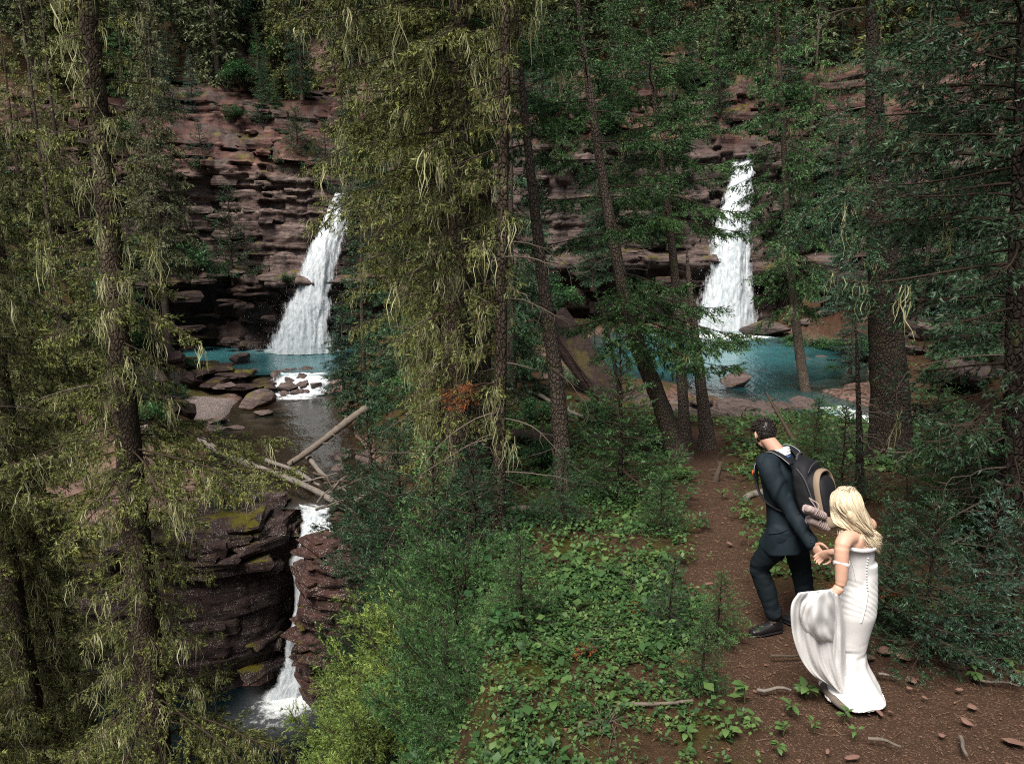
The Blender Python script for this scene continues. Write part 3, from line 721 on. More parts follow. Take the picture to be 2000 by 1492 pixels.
def stems(mb, a, b, ra, rb, m, t=.5):
    """N thin three-sided sticks from a to b"""
    N = len(a)
    if N == 0: return
    d = unit(b - a); u = unit(np.cross(d, np.array([.3, .2, 1.0]) + 0 * d)); w = np.cross(d, u)
    ang = np.array([0, 2.094, 4.189])
    ring = np.cos(ang)[None, :, None] * u[:, None] + np.sin(ang)[None, :, None] * w[:, None]
    ra = np.broadcast_to(ra, (N,)); rb = np.broadcast_to(rb, (N,))
    V = np.concatenate([a[:, None] + ring * ra[:, None, None], b[:, None] + ring * rb[:, None, None]], 1).reshape(-1, 3)
    f = np.array([(0, 1, 4, 3), (1, 2, 5, 4), (2, 0, 3, 5)])
    F = (f[None] + 6 * np.arange(N)[:, None, None]).reshape(-1, 4)
    mb.add(V, F, m, t)
def strands(mb, rng, base, length, width, m=0, tint=None, segs=4):
    """hanging lichen: wavy tapering ribbons"""
    N = len(base)
    if N == 0: return
    k = np.linspace(0, 1, segs + 1)
    ph = rng.uniform(0, 6.28, (N, 2)); az = rng.uniform(0, 3.14, N); lean = rng.normal(0, .10, (N, 2))
    P_ = np.zeros((N, segs + 1, 3))
    for ax in (0, 1): P_[..., ax] = base[:, None, ax] + length[:, None] * (lean[:, ax][:, None] * k + .07 * np.sin(ph[:, ax][:, None] + 7 * k) - .07 * np.sin(ph[:, ax])[:, None])
    P_[..., 2] = base[:, None, 2] - length[:, None] * k
    w = width[:, None] * np.interp(k, [0, .2, .6, 1], [.5, 1, .8, .12])[None]
    tw = az[:, None] + rng.normal(0, 1.0, N)[:, None] * k
    off = np.stack([np.cos(tw) * w, np.sin(tw) * w, 0 * w], -1) / 2
    V = np.stack([P_ - off, P_ + off], 2).reshape(-1, 3)
    q = np.array([(2 * i, 2 * i + 1, 2 * i + 3, 2 * i + 2) for i in range(segs)])
    F = (q[None] + 2 * (segs + 1) * np.arange(N)[:, None, None]).reshape(-1, 4)
    tt = rng.random(N) if tint is None else tint
    mb.add(V, F, m, np.repeat(tt, 2 * (segs + 1)))

def branch(rng, org, az, L, elev, droop, tipup, st, C, Wd, lich, clump):
    """one bough: a curved stem, side twigs, shoots with needles, lichen hung along it. C crown builder, Wd wood, lich lichen"""
    n = max(5, int(L / .14)); s = np.linspace(0, 1, n)
    hor = np.array([math.cos(az), math.sin(az), 0]); sd = np.array([-math.sin(az), math.cos(az), 0])
    r = L * s * (1 - .12 * s * s * abs(droop)); z = L * (s * math.sin(elev) - droop * s ** 1.7 + tipup * s ** 4)
    wig = L * .05 * np.sin(s * 5 + rng.uniform(0, 6))
    pts = org + hor * (r * math.cos(elev))[:, None] + sd * (wig * s)[:, None]; pts[:, 2] += z
    rb = st['stem_r'] * (.5 + .5 * L)
    Wd.tube(pts, rb * (1 - .85 * s) + .0015, 4, 0, .5, cap=False)
    tan = unit(np.gradient(pts, axis=0))
    nt = max(4, int(L / st['gap'])); ts = np.sort(rng.uniform(st['bare'], 1.0, nt))
    base = np.stack([np.interp(ts, s, pts[:, k]) for k in range(3)], -1)
    tg = unit(np.stack([np.interp(ts, s, tan[:, k]) for k in range(3)], -1))
    sgn = np.where(np.arange(nt) % 2, 1.0, -1.0)
    lt = L * st['width'] * (np.interp(ts, [0, .25, .6, 1], [.55, 1, .75, .25])) * rng.uniform(.6, 1.25, nt)
    lt = np.minimum(np.maximum(lt, st['shoot'] * .9), st.get('maxtwig', 9))
    ang = rng.normal(.85, .15, nt)
    lat = unit(np.cross(tg, np.array([0, 0, 1.0])))
    roll = rng.normal(0, st['roll'], nt)
    upv = np.cross(lat, tg)
    td = unit(tg * np.cos(ang)[:, None] + (lat * np.cos(roll)[:, None] + upv * np.sin(roll)[:, None]) * (sgn * np.sin(ang))[:, None] + np.array([0, 0, -1.0]) * (st['hang'] * rng.uniform(.3, 1.5, nt))[:, None])
    tip = base + td * lt[:, None]; tip[:, 2] -= st['hang'] * .35 * lt
    mid = base + td * (lt * .55)[:, None]
    stems(Wd, base, tip, .0035 * st['tw'], .0012, 0)
    # shoots along the twigs and at the branch end
    m = np.maximum(1, (lt / st['sgap']).astype(int)); idx = np.repeat(np.arange(nt), m)
    f = rng.random(len(idx)) ** .8
    sb = base[idx] * (1 - f)[:, None] + tip[idx] * f[:, None]
    td2 = unit(tip - base)[idx]
    sdv = unit(td2 * .9 + unit(np.cross(td2, rng.normal(size=td2.shape))) * rng.uniform(.2, .8, len(idx))[:, None] + np.array([0, 0, -1.0]) * st['hang'] * .5)
    tipness = np.clip(.55 * ts[idx] + .45 * f, 0, 1)
    keep = rng.random(len(idx)) < np.interp(tipness, [0, .35, 1], [st['dens_in'], st['dens'], st['dens']])
    sb, sdv, tipness = sb[keep], sdv[keep], tipness[keep]
    sl = st['shoot'] * rng.uniform(.6, 1.3, len(sb))
    tint = np.clip(st['t0'] + st['t1'] * .45 + .30 * (rng.random(len(sb)) < .22) + .16 * clump + rng.normal(0, .12, len(sb)), 0, 1)   # fresh shoots are paler
    needles(C, rng, sb, sdv, sl, st['K'], st['nl'], st['nw'], 0, tint)
    if st.get('twigs'):
        q = rng.random(len(sb)) < st['twigs']; stems(Wd, sb[q], sb[q] + sdv[q] * sl[q, None], .0015, .001, 0)
    if lich is not None and st['lichen'] > 0:
        nL = rng.poisson(st['lichen'] * L * 9)
        if nL:
            k = rng.integers(0, nt, nL); ff = rng.random(nL)
            lb = base[k] * (1 - ff)[:, None] + tip[k] * ff[:, None]
            big = rng.random(nL) < .07
            ll = np.where(big, rng.uniform(.2, .55, nL), rng.uniform(.025, .11, nL)) * st.get('lscale', 1)
            tn = np.where(big, rng.uniform(.55, 1.0, nL), np.clip(rng.normal(.22, .2, nL), 0, 1))
            for rep in range(2):
                j = lb + rng.normal(0, .014, lb.shape); strands(lich, rng, j, ll * rng.uniform(.5, 1.1, nL), np.where(big, .010, .012) * rng.uniform(.6, 1.4, nL), 0, tn, 2)
            kb = np.where(big)[0]
            if len(kb):
                for rep in range(7): strands(lich, rng, lb[kb] + rng.normal(0, [.03, .03, .02], (len(kb), 3)), ll[kb] * rng.uniform(.25, 1.0, len(kb)), .009 * rng.uniform(.5, 1.4, len(kb)), 0, np.clip(tn[kb] + rng.normal(0, .12, len(kb)), 0, 1), 5)

def spruce(seed, H_, r_top, profile, nb, st, z0=.2, z1=1.0, azlim=None, trunk_r=.12, wander=.15, axis_pts=None, extra=None, dead=0, trunk_seg=18, knobs=True):
    """returns meshes (trunk, crown, branches, lichen) in local space, base at the origin. profile: (height fraction, length) pairs"""
    rng = np.random.default_rng(seed)
    C, Wd, Lc, T = MB(), MB(), MB(), MB()
    if axis_pts is None:
        axis_pts = [(0, 0, 0), (rng.normal(0, wander) * .5, rng.normal(0, wander) * .5, H_ * .5), (rng.normal(0, wander), rng.normal(0, wander), H_)]
    nr = max(12, int(H_ / .09)); ax = smooth_path(axis_pts, nr); f = np.linspace(0, 1, nr)
    tr = trunk_r * ((1 - f) * .92 + .03) * (1 + .55 * np.exp(-f * H_ / .22)) + .004
    k = trunk_seg; a = np.arange(k) / k * 2 * np.pi
    R = tr[:, None] * (1 + .07 * fbm(np.cos(a)[None] * 1.6, np.sin(a)[None] * 1.6, f[:, None] * H_ * 1.3, seed, 3) + .10 * vn(np.cos(a)[None] * 7, np.sin(a)[None] * 7, f[:, None] * H_ * 9, seed + 1))
    R = R * (1 + .18 * np.exp(-f * H_ / .2)[:, None] * np.cos(a * 5 + seed)[None])
    V = np.stack([ax[:, None, 0] + R * np.cos(a), ax[:, None, 1] + R * np.sin(a), np.broadcast_to(ax[:, None, 2], R.shape)], -1).reshape(-1, 3)
    i, j = np.meshgrid(np.arange(nr - 1), np.arange(k), indexing='ij'); j2 = (j + 1) % k
    T.add(V, np.stack([i * k + j, i * k + j2, (i + 1) * k + j2, (i + 1) * k + j], -1).reshape(-1, 4))
    hs = np.array([p[0] for p in profile]); ls = np.array([p[1] for p in profile])
    g = rng.uniform(0, 6.28)
    for b in range(nb):
        h = z0 + (z1 - z0) * (b + rng.random()) / nb
        L = np.interp(h, hs, ls) * rng.uniform(.65, 1.2)
        if L < .06: continue
        g += 2.399 + rng.normal(0, .3)
        az = g
        if azlim is not None: az = azlim[0] + (g % 6.2832) / 6.2832 * (azlim[1] - azlim[0])
        org = np.array([np.interp(h, f, ax[:, q]) for q in range(3)])
        e = np.interp(h, [0, .5, 1], st['elev']) + rng.normal(0, .12)
        branch(rng, org, az, L, e, st['droop'] * rng.uniform(.6, 1.3), st['tipup'], st, C, Wd, Lc, rng.normal(0, .6))
    if extra:
        for (h, az, L, e, dr, tu) in extra:
            org = np.array([np.interp(h / H_, f, ax[:, q]) for q in range(3)])
            branch(rng, org, az, L, e, dr, tu, st, C, Wd, Lc, .4)
    D = MB()
    for d in range(dead):
        h = rng.uniform(.04, max(.12, z0 + .25)); org = np.array([np.interp(h, f, ax[:, q]) for q in range(3)]); az = rng.uniform(0, 6.28)
        L = rng.uniform(.25, 1.1) * min(1.0, H_ / 6); n = 7; s = np.linspace(0, 1, n)
        hor = np.array([math.cos(az), math.sin(az), 0])
        pts = org + hor * (L * s)[:, None]; pts[:, 2] += L * (.12 * s - rng.uniform(.1, .6) * s ** 2); pts[:, :2] += rng.normal(0, .025, (n, 2)) * s[:, None]
        D.tube(pts, .009 * (1 - .85 * s) + .0015, 4, 0, .3, cap=False)
        ns = int(L * 14); q = rng.integers(2, n, ns); b0 = pts[q]
        dv = unit(np.tile(hor, (ns, 1)) * .7 + rng.normal(0, .7, (ns, 3)) + np.array([0, 0, -.45])); l2 = rng.uniform(.08, .38, ns) * min(1, L)
        m_ = b0 + dv * (l2 * .5)[:, None]; e_ = m_ + unit(dv + rng.normal(0, .35, (ns, 3)) + np.array([0, 0, -.2])) * (l2 * .5)[:, None]
        stems(D, b0, m_, .0026, .002, 0, .3); stems(D, m_, e_, .002, .001, 0, .3)
    return T, C, Wd, Lc, D, ax, tr

BARK_DARK = bark_mat('dark_spruce_bark', (.012, .009, .007), (.050, .037, .030), (.06, .06, .025), .1)
BARK_GREY = bark_mat('grey_spruce_bark', (.040, .031, .025), (.145, .115, .092), (.10, .10, .05), .15)
BARK_MOSSY = bark_mat('mossy_spruce_bark', (.020, .014, .010), (.10, .075, .055), (.13, .125, .07), .3)
TWIG = plain_mat('twig_wood', (.040, .028, .020), .5, 30, .9, .2)
TWIG_GREY = plain_mat('dead_twig_wood', (.11, .088, .07), .4, 30, .9, .2)
LICHEN = foliage_mat('beard_lichen', (0.1851, 0.1719, 0.0661), (0.3571, 0.3571, 0.1719), (0.5819, 0.5819, 0.3438), .35, .8, .1)
F_MOSSY = foliage_mat('olive_spruce_needles', (0.029, 0.0378, 0.0113), (0.0924, 0.1074, 0.0276), (0.2178, 0.2396, 0.0627), .12, .6)
F_GREEN = foliage_mat('green_spruce_needles', (0.015, 0.0347, 0.0128), (0.0449, 0.104, 0.0312), (0.1122, 0.2339, 0.0709), .12, .5)
F_DARK = foliage_mat('dark_fir_needles', (0.011, 0.0272, 0.0131), (0.029, 0.0685, 0.0313), (0.0689, 0.1404, 0.0653), .12, .5)
F_BLUE = foliage_mat('bluish_fir_needles', (0.0135, 0.0297, 0.0216), (0.0378, 0.0837, 0.0567), (0.1148, 0.2025, 0.1418), .12, .5)
F_LIME = foliage_mat('bright_fir_needles', (0.0287, 0.051, 0.0128), (0.1084, 0.1676, 0.0351), (0.2711, 0.3509, 0.0797), .12, .5)
F_FAR = foliage_mat('distant_spruce_needles', (0.0287, 0.0403, 0.0173), (0.0834, 0.1035, 0.0431), (0.1725, 0.2013, 0.0934), .12, .6)
F_SLIM = foliage_mat('grey_green_spruce_needles', (.035, .042, .020), (.10, .115, .052), (.19, .205, .10), .12, .6)
F_RUST = foliage_mat('rust_dead_needles', (0.078, 0.0228, 0.0065), (0.182, 0.0585, 0.0163), (0.273, 0.104, 0.0325), .12, .7)

ST = dict(gap=.055, width=.33, shoot=.10, sgap=.055, hang=.12, roll=.25, bare=.12, dens=.95, dens_in=.35, K=7, nl=.028, nw=.0065, t0=.18, t1=.42,
          lichen=0, stem_r=.010, tw=1.0, elev=(-.05, .05, .7), droop=.12, tipup=.12)
def sty(**k): d = dict(ST); d.update(k); return d
S_MOSSY = sty(hang=.34, roll=.32, droop=.34, tipup=.12, dens=.85, dens_in=.45, lichen=3.0, K=8, nl=.050, nw=.015, gap=.045, sgap=.045, shoot=.09, t0=.20, t1=.45, width=.36, maxtwig=.42, elev=(-.12, .0, .4), twigs=.12, lscale=1.15)
S_SPRUCE = sty(hang=.26, roll=.16, droop=.30, tipup=.26, dens=.92, dens_in=.15, K=9, nl=.055, nw=.017, gap=.045, sgap=.042, shoot=.12, lichen=.15, width=.36, maxtwig=.55, elev=(-.15, .02, .5), t0=.16, t1=.5)
S_FIR = sty(hang=.02, roll=.22, droop=.06, tipup=.10, dens=1, dens_in=.6, K=9, nl=.034, nw=.009, gap=.035, sgap=.038, shoot=.085, width=.42, elev=(.05, .25, .9), t0=.12, t1=.55, bare=.06)
S_NEAR = sty(**{**S_SPRUCE, 'K': 20, 'nl': .034, 'nw': .0058, 'lichen': .1, 'sgap': .05, 'gap': .05})
S_BUSH = sty(hang=.0, roll=.55, droop=-.10, tipup=.18, dens=1, dens_in=.5, K=13, nl=.034, nw=.008, gap=.036, sgap=.036, shoot=.09, width=.45, elev=(.35, .55, 1.0), t0=.15, t1=.55, bare=.1)
S_MID = sty(hang=.14, roll=.16, droop=.22, tipup=.10, dens=1, dens_in=.5, K=6, nl=.10, nw=.036, gap=.08, sgap=.075, shoot=.16, width=.42, elev=(-.15, .0, .6), t0=.2, t1=.42, lichen=.0, stem_r=.012)
S_MIDM = sty(hang=.45, roll=.3, droop=.35, tipup=.08, dens=.9, dens_in=.4, K=6, nl=.10, nw=.034, gap=.075, sgap=.075, shoot=.15, width=.40, elev=(-.2, -.05, .5), t0=.2, t1=.42, lichen=.5, stem_r=.012, lscale=1.2)
S_FAR = sty(hang=.3, roll=.5, droop=.28, tipup=.06, dens=1, dens_in=.6, K=4, nl=.25, nw=.10, gap=.16, sgap=.16, shoot=.30, width=.42, elev=(-.25, -.05, .5), t0=.2, t1=.4, stem_r=.014)

NTRI = [0]
def build_tree(name, label, cat, parts, loc, mats, group=None, rotz=0, scale=1.0):
    T, C, Wd, Lc, D, ax, tr = parts
    root = thing(name, label, cat, loc, group, rotz); root.scale = (scale,) * 3
    for nm, mb, mt, sm in (('trunk', T, mats[0], True), ('crown', C, mats[1], False), ('branches', Wd, mats[2], False), ('hanging_lichen', Lc, mats[3], False), ('dead_branches', D, TWIG_GREY if len(mats) < 5 else mats[4], False)):
        if mb is not None and mb.n:
            obj(nm, mb.mesh(nm, [mt], sm), root, kind=None if nm == 'trunk' else 'stuff'); NTRI[0] += sum(len(f) * (f.shape[1] - 2) for f in mb.F)
    return root
def copy_tree(src, label, loc, rotz, scale, group=None, crown_mat=None):
    r = src.copy(); COL.objects.link(r); r.location = loc; r.rotation_euler = (0, 0, rotz); r.scale = (scale, scale, scale) if np.isscalar(scale) else scale
    r['label'] = label
    if group: r['group'] = group
    elif 'group' in r: del r['group']
    for ch in src.children:
        c = ch.copy(); COL.objects.link(c); c.parent = r
    return r
def pix_axis(pix, D):
    """trunk axis through photo pixels, base first; returns base point and local axis"""
    pts = [P(u, v, d) for (u, v), d in zip(pix, D if not np.isscalar(D) else [D] * len(pix))]
    return pts[0], [tuple(p - pts[0]) for p in pts]

# ---------- right half: the trunks round the pool
MG = (BARK_GREY, F_GREEN, TWIG, LICHEN); MD = (BARK_DARK, F_DARK, TWIG, LICHEN); MM = (BARK_MOSSY, F_MOSSY, TWIG, LICHEN)
def pix_tree(name, label, pix, D, tr, seed, st, mats, profile, nb, z0, z1=1.0, extra=None, dead=0, azlim=None, cat='tree', base_on_ground=True):
    g = G(*pix[0]) if base_on_ground else None
    if base_on_ground:
        D = [g[1]] * len(pix) if np.isscalar(D) or D is None else [g[1] + d for d in D]
    b, ax = pix_axis(pix, D)
    if base_on_ground: b = np.array([b[0], b[1], b[2] - .12])
    Hh = ax[-1][2]
    parts = spruce(seed, Hh, 0, profile, nb, st, z0, z1, azlim, tr, 0, ax, extra, dead)
    return build_tree(name, label, cat, parts, tuple(b), mats)
pi = math.pi
pix_tree('spruce_tree', 'slim bare grey trunk leaning left in front of the mossy log', [(1105, 968), (1088, 740), (1062, 540), (1035, 300), (1012, 60), (990, -250)], None, .125, 101, S_SPRUCE, MG,
         [(0, .5), (.5, .9), (.8, 1.1), (1, .4)], 12, .62, dead=14)
pix_tree('spruce_tree', 'leaning spruce with curved trunk, leftmost of the trunk cluster before the right pool', [(1330, 892), (1285, 760), (1240, 640), (1205, 490), (1175, 320), (1150, 150), (1128, -20), (1110, -250)], [0, 0, .2, .4, .5, .5, .5, .5], .19, 102, S_SPRUCE, MG,
         [(0, .6), (.35, 1.5), (.7, 1.6), (1, .8)], 24, .46, .95, dead=12,
         extra=[(3.6, 0.1, 2.0, -.05, .30, .2), (3.3, -.35, 2.3, -.05, .32, .22), (3.1, -.8, 2.2, .0, .30, .22), (2.9, -1.2, 1.9, .0, .3, .2), (3.4, -1.6, 1.8, .0, .3, .2), (3.0, -.1, 1.9, -.1, .3, .25), (2.7, -.6, 1.9, -.1, .3, .25), (3.2, 3.6, 1.6, .0, .3, .2), (2.8, 4.2, 1.5, 0, .3, .2), (3.9, -1.0, 1.7, .05, .3, .2), (3.7, 4.6, 1.6, 0, .3, .2), (2.6, -1.0, 1.5, -.05, .3, .2)])
pix_tree('spruce_tree', 'slender straight spruce, middle of the trunk cluster before the right pool', [(1340, 858), (1330, 700), (1318, 520), (1298, 350), (1278, 170), (1262, 0), (1245, -260)], [0, .1, .3, .4, .5, .6, .6], .125, 103, S_SPRUCE, MG,
         [(0, .8), (.4, 1.6), (.7, 1.5), (1, .6)], 62, .42, .98, dead=16)
pix_tree('dead_tree', 'bare trunk with a snapped pale top, rightmost of the trunk cluster', [(1385, 872), (1372, 760), (1358, 640), (1345, 520), (1342, 470)], None, .15, 104, S_SPRUCE, MG, [(0, .3), (1, .3)], 0, .3, dead=16)
pix_tree('spruce_tree', 'drooping spruce with hanging boughs beside the right waterfall', [(1577, 775), (1562, 680), (1545, 520), (1535, 350), (1525, 160), (1515, -40), (1510, -160)], None, .19, 105, sty(**{**S_MIDM, 'lichen': .25, 'K': 6, 'nl': .09, 'nw': .034, 'gap': .06, 'sgap': .075, 'shoot': .17}), (BARK_GREY, F_GREEN, TWIG, LICHEN),
         [(0, .5), (.25, 1.3), (.55, 1.5), (.8, 1.1), (1, .4)], 105, .26, 1.0, dead=10)
pix_tree('spruce_tree', 'thick dark spruce trunk rising right of the couple', [(1745, 898), (1738, 740), (1728, 560), (1718, 380), (1710, 190), (1703, 0), (1695, -260)], None, .34, 106, S_SPRUCE, MD,
         [(0, .9), (.5, 1.2), (1, 1.6)], 8, .86, .99, dead=26,
         extra=[(4.5, 3.6, 1.6, -.1, .45, .1), (4.1, 3.1, 1.5, -.1, .45, .1), (3.9, 4.1, 1.4, -.1, .45, .1)])
pix_tree('dead_tree', 'spindly dead young spruce with tangled bare twigs by the thick trunk', [(1682, 965), (1680, 830), (1676, 690), (1672, 600)], None, .055, 107, S_SPRUCE, MD, [(0, .35), (1, .2)], 0, .3, dead=34)
pix_tree('spruce_tree', 'dark twiggy spruce trunk at the right edge of the trail', [(1985, 1150), (1985, 900), (1990, 600), (1995, 300), (2000, 0), (2005, -260)], None, .13, 108, sty(**{**S_SPRUCE, 'dens': .4, 'dens_in': .05, 'twigs': .9}), MD,
         [(0, .4), (.3, 1.2), (.6, 1.7), (1, 1.2)], 70, .18, .98, dead=40)
# near bough-bearing spruce beyond the right edge of the frame
gR = np.array([4.9, 6.6, Hs(4.9, 6.6)])
parts = spruce(109, 7.5, 0, [(0, .4), (.45, 1.0), (.6, 1.6), (1, 1.2)], 22, S_NEAR, .5, .95, None, .16, .1, None,
               extra=[(3.35, 2.9, 1.9, .05, .32, .16), (3.65, 3.3, 2.1, .05, .30, .16), (4.0, 2.6, 1.9, .1, .3, .18), (4.2, 3.0, 2.2, .08, .3, .18), (3.2, 2.5, 1.5, .05, .3, .2), (4.5, 3.3, 2.2, .1, .3, .18), (4.8, 2.8, 2.0, .1, .3, .18), (4.4, 2.2, 1.7, .1, .3, .2), (3.8, 2.1, 1.5, .0, .3, .2), (5.2, 3.0, 2.0, .1, .3, .2)], dead=24)
build_tree('spruce_tree', 'dark spruce with long green boughs reaching in from the right edge', 'tree', parts, tuple(gR), MD)

# ---------- left half: moss-hung spruces
def mossy(label, u_base, D, hgt, zb, seed, profile, nb, tr, z0=.1, z1=1.0, extra=None, azlim=None, st=S_MOSSY, dead=20):
    b = P(u_base, 1000, D); b = np.array([b[0], D, zb if zb is not None else Hs(b[0], D) - .15])
    parts = spruce(seed, hgt, 0, profile, nb, st, z0, z1, azlim, tr, .05, [(0, 0, 0), (.018 * hgt * .5, 0, hgt * .5), (.018 * hgt, 0, hgt)], extra, dead)
    return build_tree('mossy_spruce', label, 'tree', parts, tuple(b), MM)
p1 = P(232, 1000, 9.0); zb1 = Hs(p1[0], 9.0) - .15
fz1 = lambda z: (z - zb1) / 26.0
L1 = mossy('huge moss-hung spruce whose dark trunk fills the left edge of the gorge', 232, 9.0, 26, None, 201, [(0, 1.9), (fz1(-3.3), 1.9), (fz1(-2.7), .8), (fz1(-.5), .75), (fz1(0), 1.1), (fz1(.4), 1.5), (fz1(.9), 1.5), (fz1(1.2), .85), (fz1(2.8), .85), (fz1(3.4), .55), (fz1(8), .6), (1, .6)], 170, .28, fz1(-4.6), fz1(8),
      extra=[(.35 - zb1, .1, 2.1, .0, .20, .08), (.6 - zb1, .5, 1.9, .0, .25, .1), (.45 - zb1, -.3, 1.9, -.02, .20, .08), (2.3 - zb1, -.2, 1.1, -.05, .4, .0), (-3.4 - zb1, .1, 2.2, -.1, .4, .0), (-3.0 - zb1, -.4, 2.0, -.1, .4, .0)])
L2 = mossy('moss-hung spruce with brown trunk right of the left waterfall', 890, 8.8, 13, None, 203, [(0, .5), (.3, .75), (.42, 1.1), (.55, 1.8), (1, 1.7)], 120, .20, .10, .92, azlim=(1.5, 5.3),
      extra=[(7.5, 2.7, 2.5, .0, .28, .1), (7.9, 3.0, 2.4, .05, .28, .1), (6.0, 2.9, 2.1, -.1, .35, .1), (5.4, 3.0, 1.9, -.15, .35, .1), (6.4, 2.6, 1.8, -.05, .35, .1), (8.6, 2.9, 2.3, .05, .3, .1)])
L3 = mossy('thin lichen-spotted spruce pole, rightmost before the middle ridge', 972, 7.6, 11, None, 204, [(0, .25), (.3, .5), (.6, .55), (1, .7)], 62, .075, .12, .85, azlim=(1.8, 5.0))
def again(src, label, u, D, rz, s=1.0, dz=-.2):
    p = P(u, 1000, D); return copy_tree(src, label, (p[0], D, Hs(p[0], D) + dz), rz, s)
again(L1, 'moss-hung spruce at the far left edge behind the huge dark trunk', 10, 10.5, 2.6, .95)
again(L1, 'moss-hung spruce deeper in the gorge behind the huge dark trunk', 60, 13.5, 3.6, .9)
again(L1, 'moss-hung spruce cut by the left edge of the view, nearest of all', -110, 8.6, 2.9, .95)
again(L1, 'dim moss-hung spruce farthest back on the left slope', 95, 17.0, 3.3, .9)
again(L1, 'moss-hung spruce between the huge dark trunk and the left edge', 70, 11.5, 3.1, .8)
again(L2, 'moss-hung spruce with twiggy boughs standing on the middle ridge', 870, 12.0, .3, .85)
again(L3, 'thin moss-hung spruce between the two brown trunks', 850, 9.8, .3, 1.1)
again(L2, 'moss-hung spruce behind the thin spotted pole', 940, 12.5, -.3, .95)

rb_ = np.random.default_rng(909); C_, W_ = MB(), MB()
for q in range(3): branch(rb_, np.array([0, .05 * q, -.06 * q]), 2.9 + .25 * q, .55, .0, .25, .05, sty(K=8, nl=.04, nw=.010, gap=.03, sgap=.04, shoot=.07, width=.35, bare=.2, lichen=0, stem_r=.006), C_, W_, None, 0)
rt = thing('dead_bough', 'rust-red dead bough hanging among the mossy spruces right of the left stream', 'bough', tuple(P(965, 748, 7.5))); obj('needles', C_.mesh('needles', [F_RUST]), rt, kind='stuff'); obj('stem', W_.mesh('stem', [TWIG]), rt, kind='stuff')
# ---------- shared stock for copies
def set_mat(root, crown):
    for c in root.children:
        if c.name.startswith('crown'):
            c.material_slots[0].link = 'OBJECT'; c.material_slots[0].material = crown
STOCK = {}
def stock(key, kind):
    """first use of a shared tree shape is the tree itself, later uses copy it"""
    if key in STOCK: return STOCK[key]
    STOCK[key] = None
    return None
def place(key, make, name, label, loc, rotz, scale, mats, crown=None, group=None, cat='tree'):
    src = STOCK.get(key)
    if src is None:
        src = build_tree(name, label, cat, make(), tuple(loc), mats, group, rotz); STOCK[key] = src
        src.scale = (scale,) * 3 if np.isscalar(scale) else scale
        r = src
    else:
        r = copy_tree(src, label, tuple(loc), rotz, scale, group); r.name = name
    if crown is not None: set_mat(r, crown)
    return r
# young firs (built 1.6 m tall)
def mk_fir(seed, wide=.62, nb=52):
    return lambda: spruce(seed, 1.6, 0, [(0, wide * .8), (.15, wide), (.5, wide * .62), (.85, wide * .22), (1, .06)], nb, S_FIR, .06, 1.0, None, .022, .03, None, None, 0, 8)
FIRS = {'fir0': mk_fir(301), 'fir1': mk_fir(302, .52, 48), 'fir2': mk_fir(303, .75, 56)}
rng = np.random.default_rng(77)
def fir(u, v, hpx, key, label, crown, D=None, wide=1.0, name='young_fir'):
    g = G(u, v) if D is None else P(u, v, D)
    depth = g[1] * CP + (CAMZ - g[2]) * SP
    h = hpx * depth / FPX / math.cos(math.atan2(CAMZ - g[2], g[1])); s = h / 1.6
    return place(key, FIRS[key], name, label, (g[0], g[1], g[2] - .05), rng.uniform(0, 6.28), (s * wide, s * wide, s), (BARK_DARK, F_DARK, TWIG, LICHEN), crown, None, 'tree')
fir(1212, 985, 300, 'fir0', 'young fir with open tiers in front of the leaning trunks', F_GREEN, None, 1.05)
fir(1307, 1238, 150, 'fir1', 'small dark fir sapling among the leafy ground plants', F_DARK)
fir(1368, 1345, 140, 'fir0', 'tiny fir sapling with rusty top beside the trail bend', F_GREEN)
fir(1400, 1250, 130, 'fir2', 'low feathery fir seedling at the left rim of the trail', F_GREEN)
fir(1817, 890, 200, 'fir1', 'pale green young fir against the red bank', F_GREEN)
fir(1895, 1075, 230, 'fir0', 'young fir on the slope below the red bank', F_GREEN)
fir(1800, 1290, 290, 'fir2', 'bushy dark fir right behind the bride', F_DARK)
fir(1722, 1225, 230, 'fir0', 'narrow dark fir just behind the bride\'s shoulder', F_DARK)
fir(1890, 1290, 300, 'fir1', 'dark green fir in the middle of the thicket along the trail', F_BLUE)
fir(1965, 1275, 250, 'fir2', 'dense fir at the right end of the thicket along the trail', F_DARK)
fir(1640, 985, 190, 'fir1', 'slim green fir behind the black backpack', F_DARK)
fir(1588, 905, 130, 'fir2', 'bushy little fir on the shore below the thin stream trunk', F_GREEN)
fir(1018, 1235, 190, 'fir2', 'feathery fir at the crest beside the leafy ground plants', F_GREEN)
fir(1095, 1030, 150, 'fir0', 'dark fir shrub at the foot of the slim leaning trunk', F_DARK)
fir(1290, 1045, 120, 'fir2', 'low spreading fir between the trunk cluster and the trail', F_GREEN)
fir(1760, 1080, 180, 'fir1', 'dim young fir below the thick dark trunk', F_DARK)
fir(1960, 1080, 240, 'fir0', 'shadowy young fir at the right edge', F_DARK)
fir(1850, 990, 170, 'fir2', 'spreading low fir between red bank and thicket', F_GREEN)
fir(440, 1000, 170, 'fir1', 'thin lone sapling standing on the flat top of the rock block', F_DARK, atz(440, 1000, -5.25)[1], .7)
fir(300, 800, 80, 'fir0', 'small bluish fir on the bank above the gravel bar', F_BLUE)
fir(345, 795, 70, 'fir1', 'smallest bluish fir beside the gravel bar', F_BLUE)
fir(255, 790, 90, 'fir2', 'dark little fir on the left bank below the mossy knoll', F_BLUE)
fir(455, 556, 190, 'fir1', 'dark conical fir standing on the ledge left of the left waterfall', F_DARK, 46.6, .95)
fir(395, 330, 90, 'fir0', 'small blue fir clinging to the red cliff', F_BLUE, 48.4)
fir(585, 345, 130, 'fir2', 'dark fir on the cliff above the banded rock', F_DARK, 49)
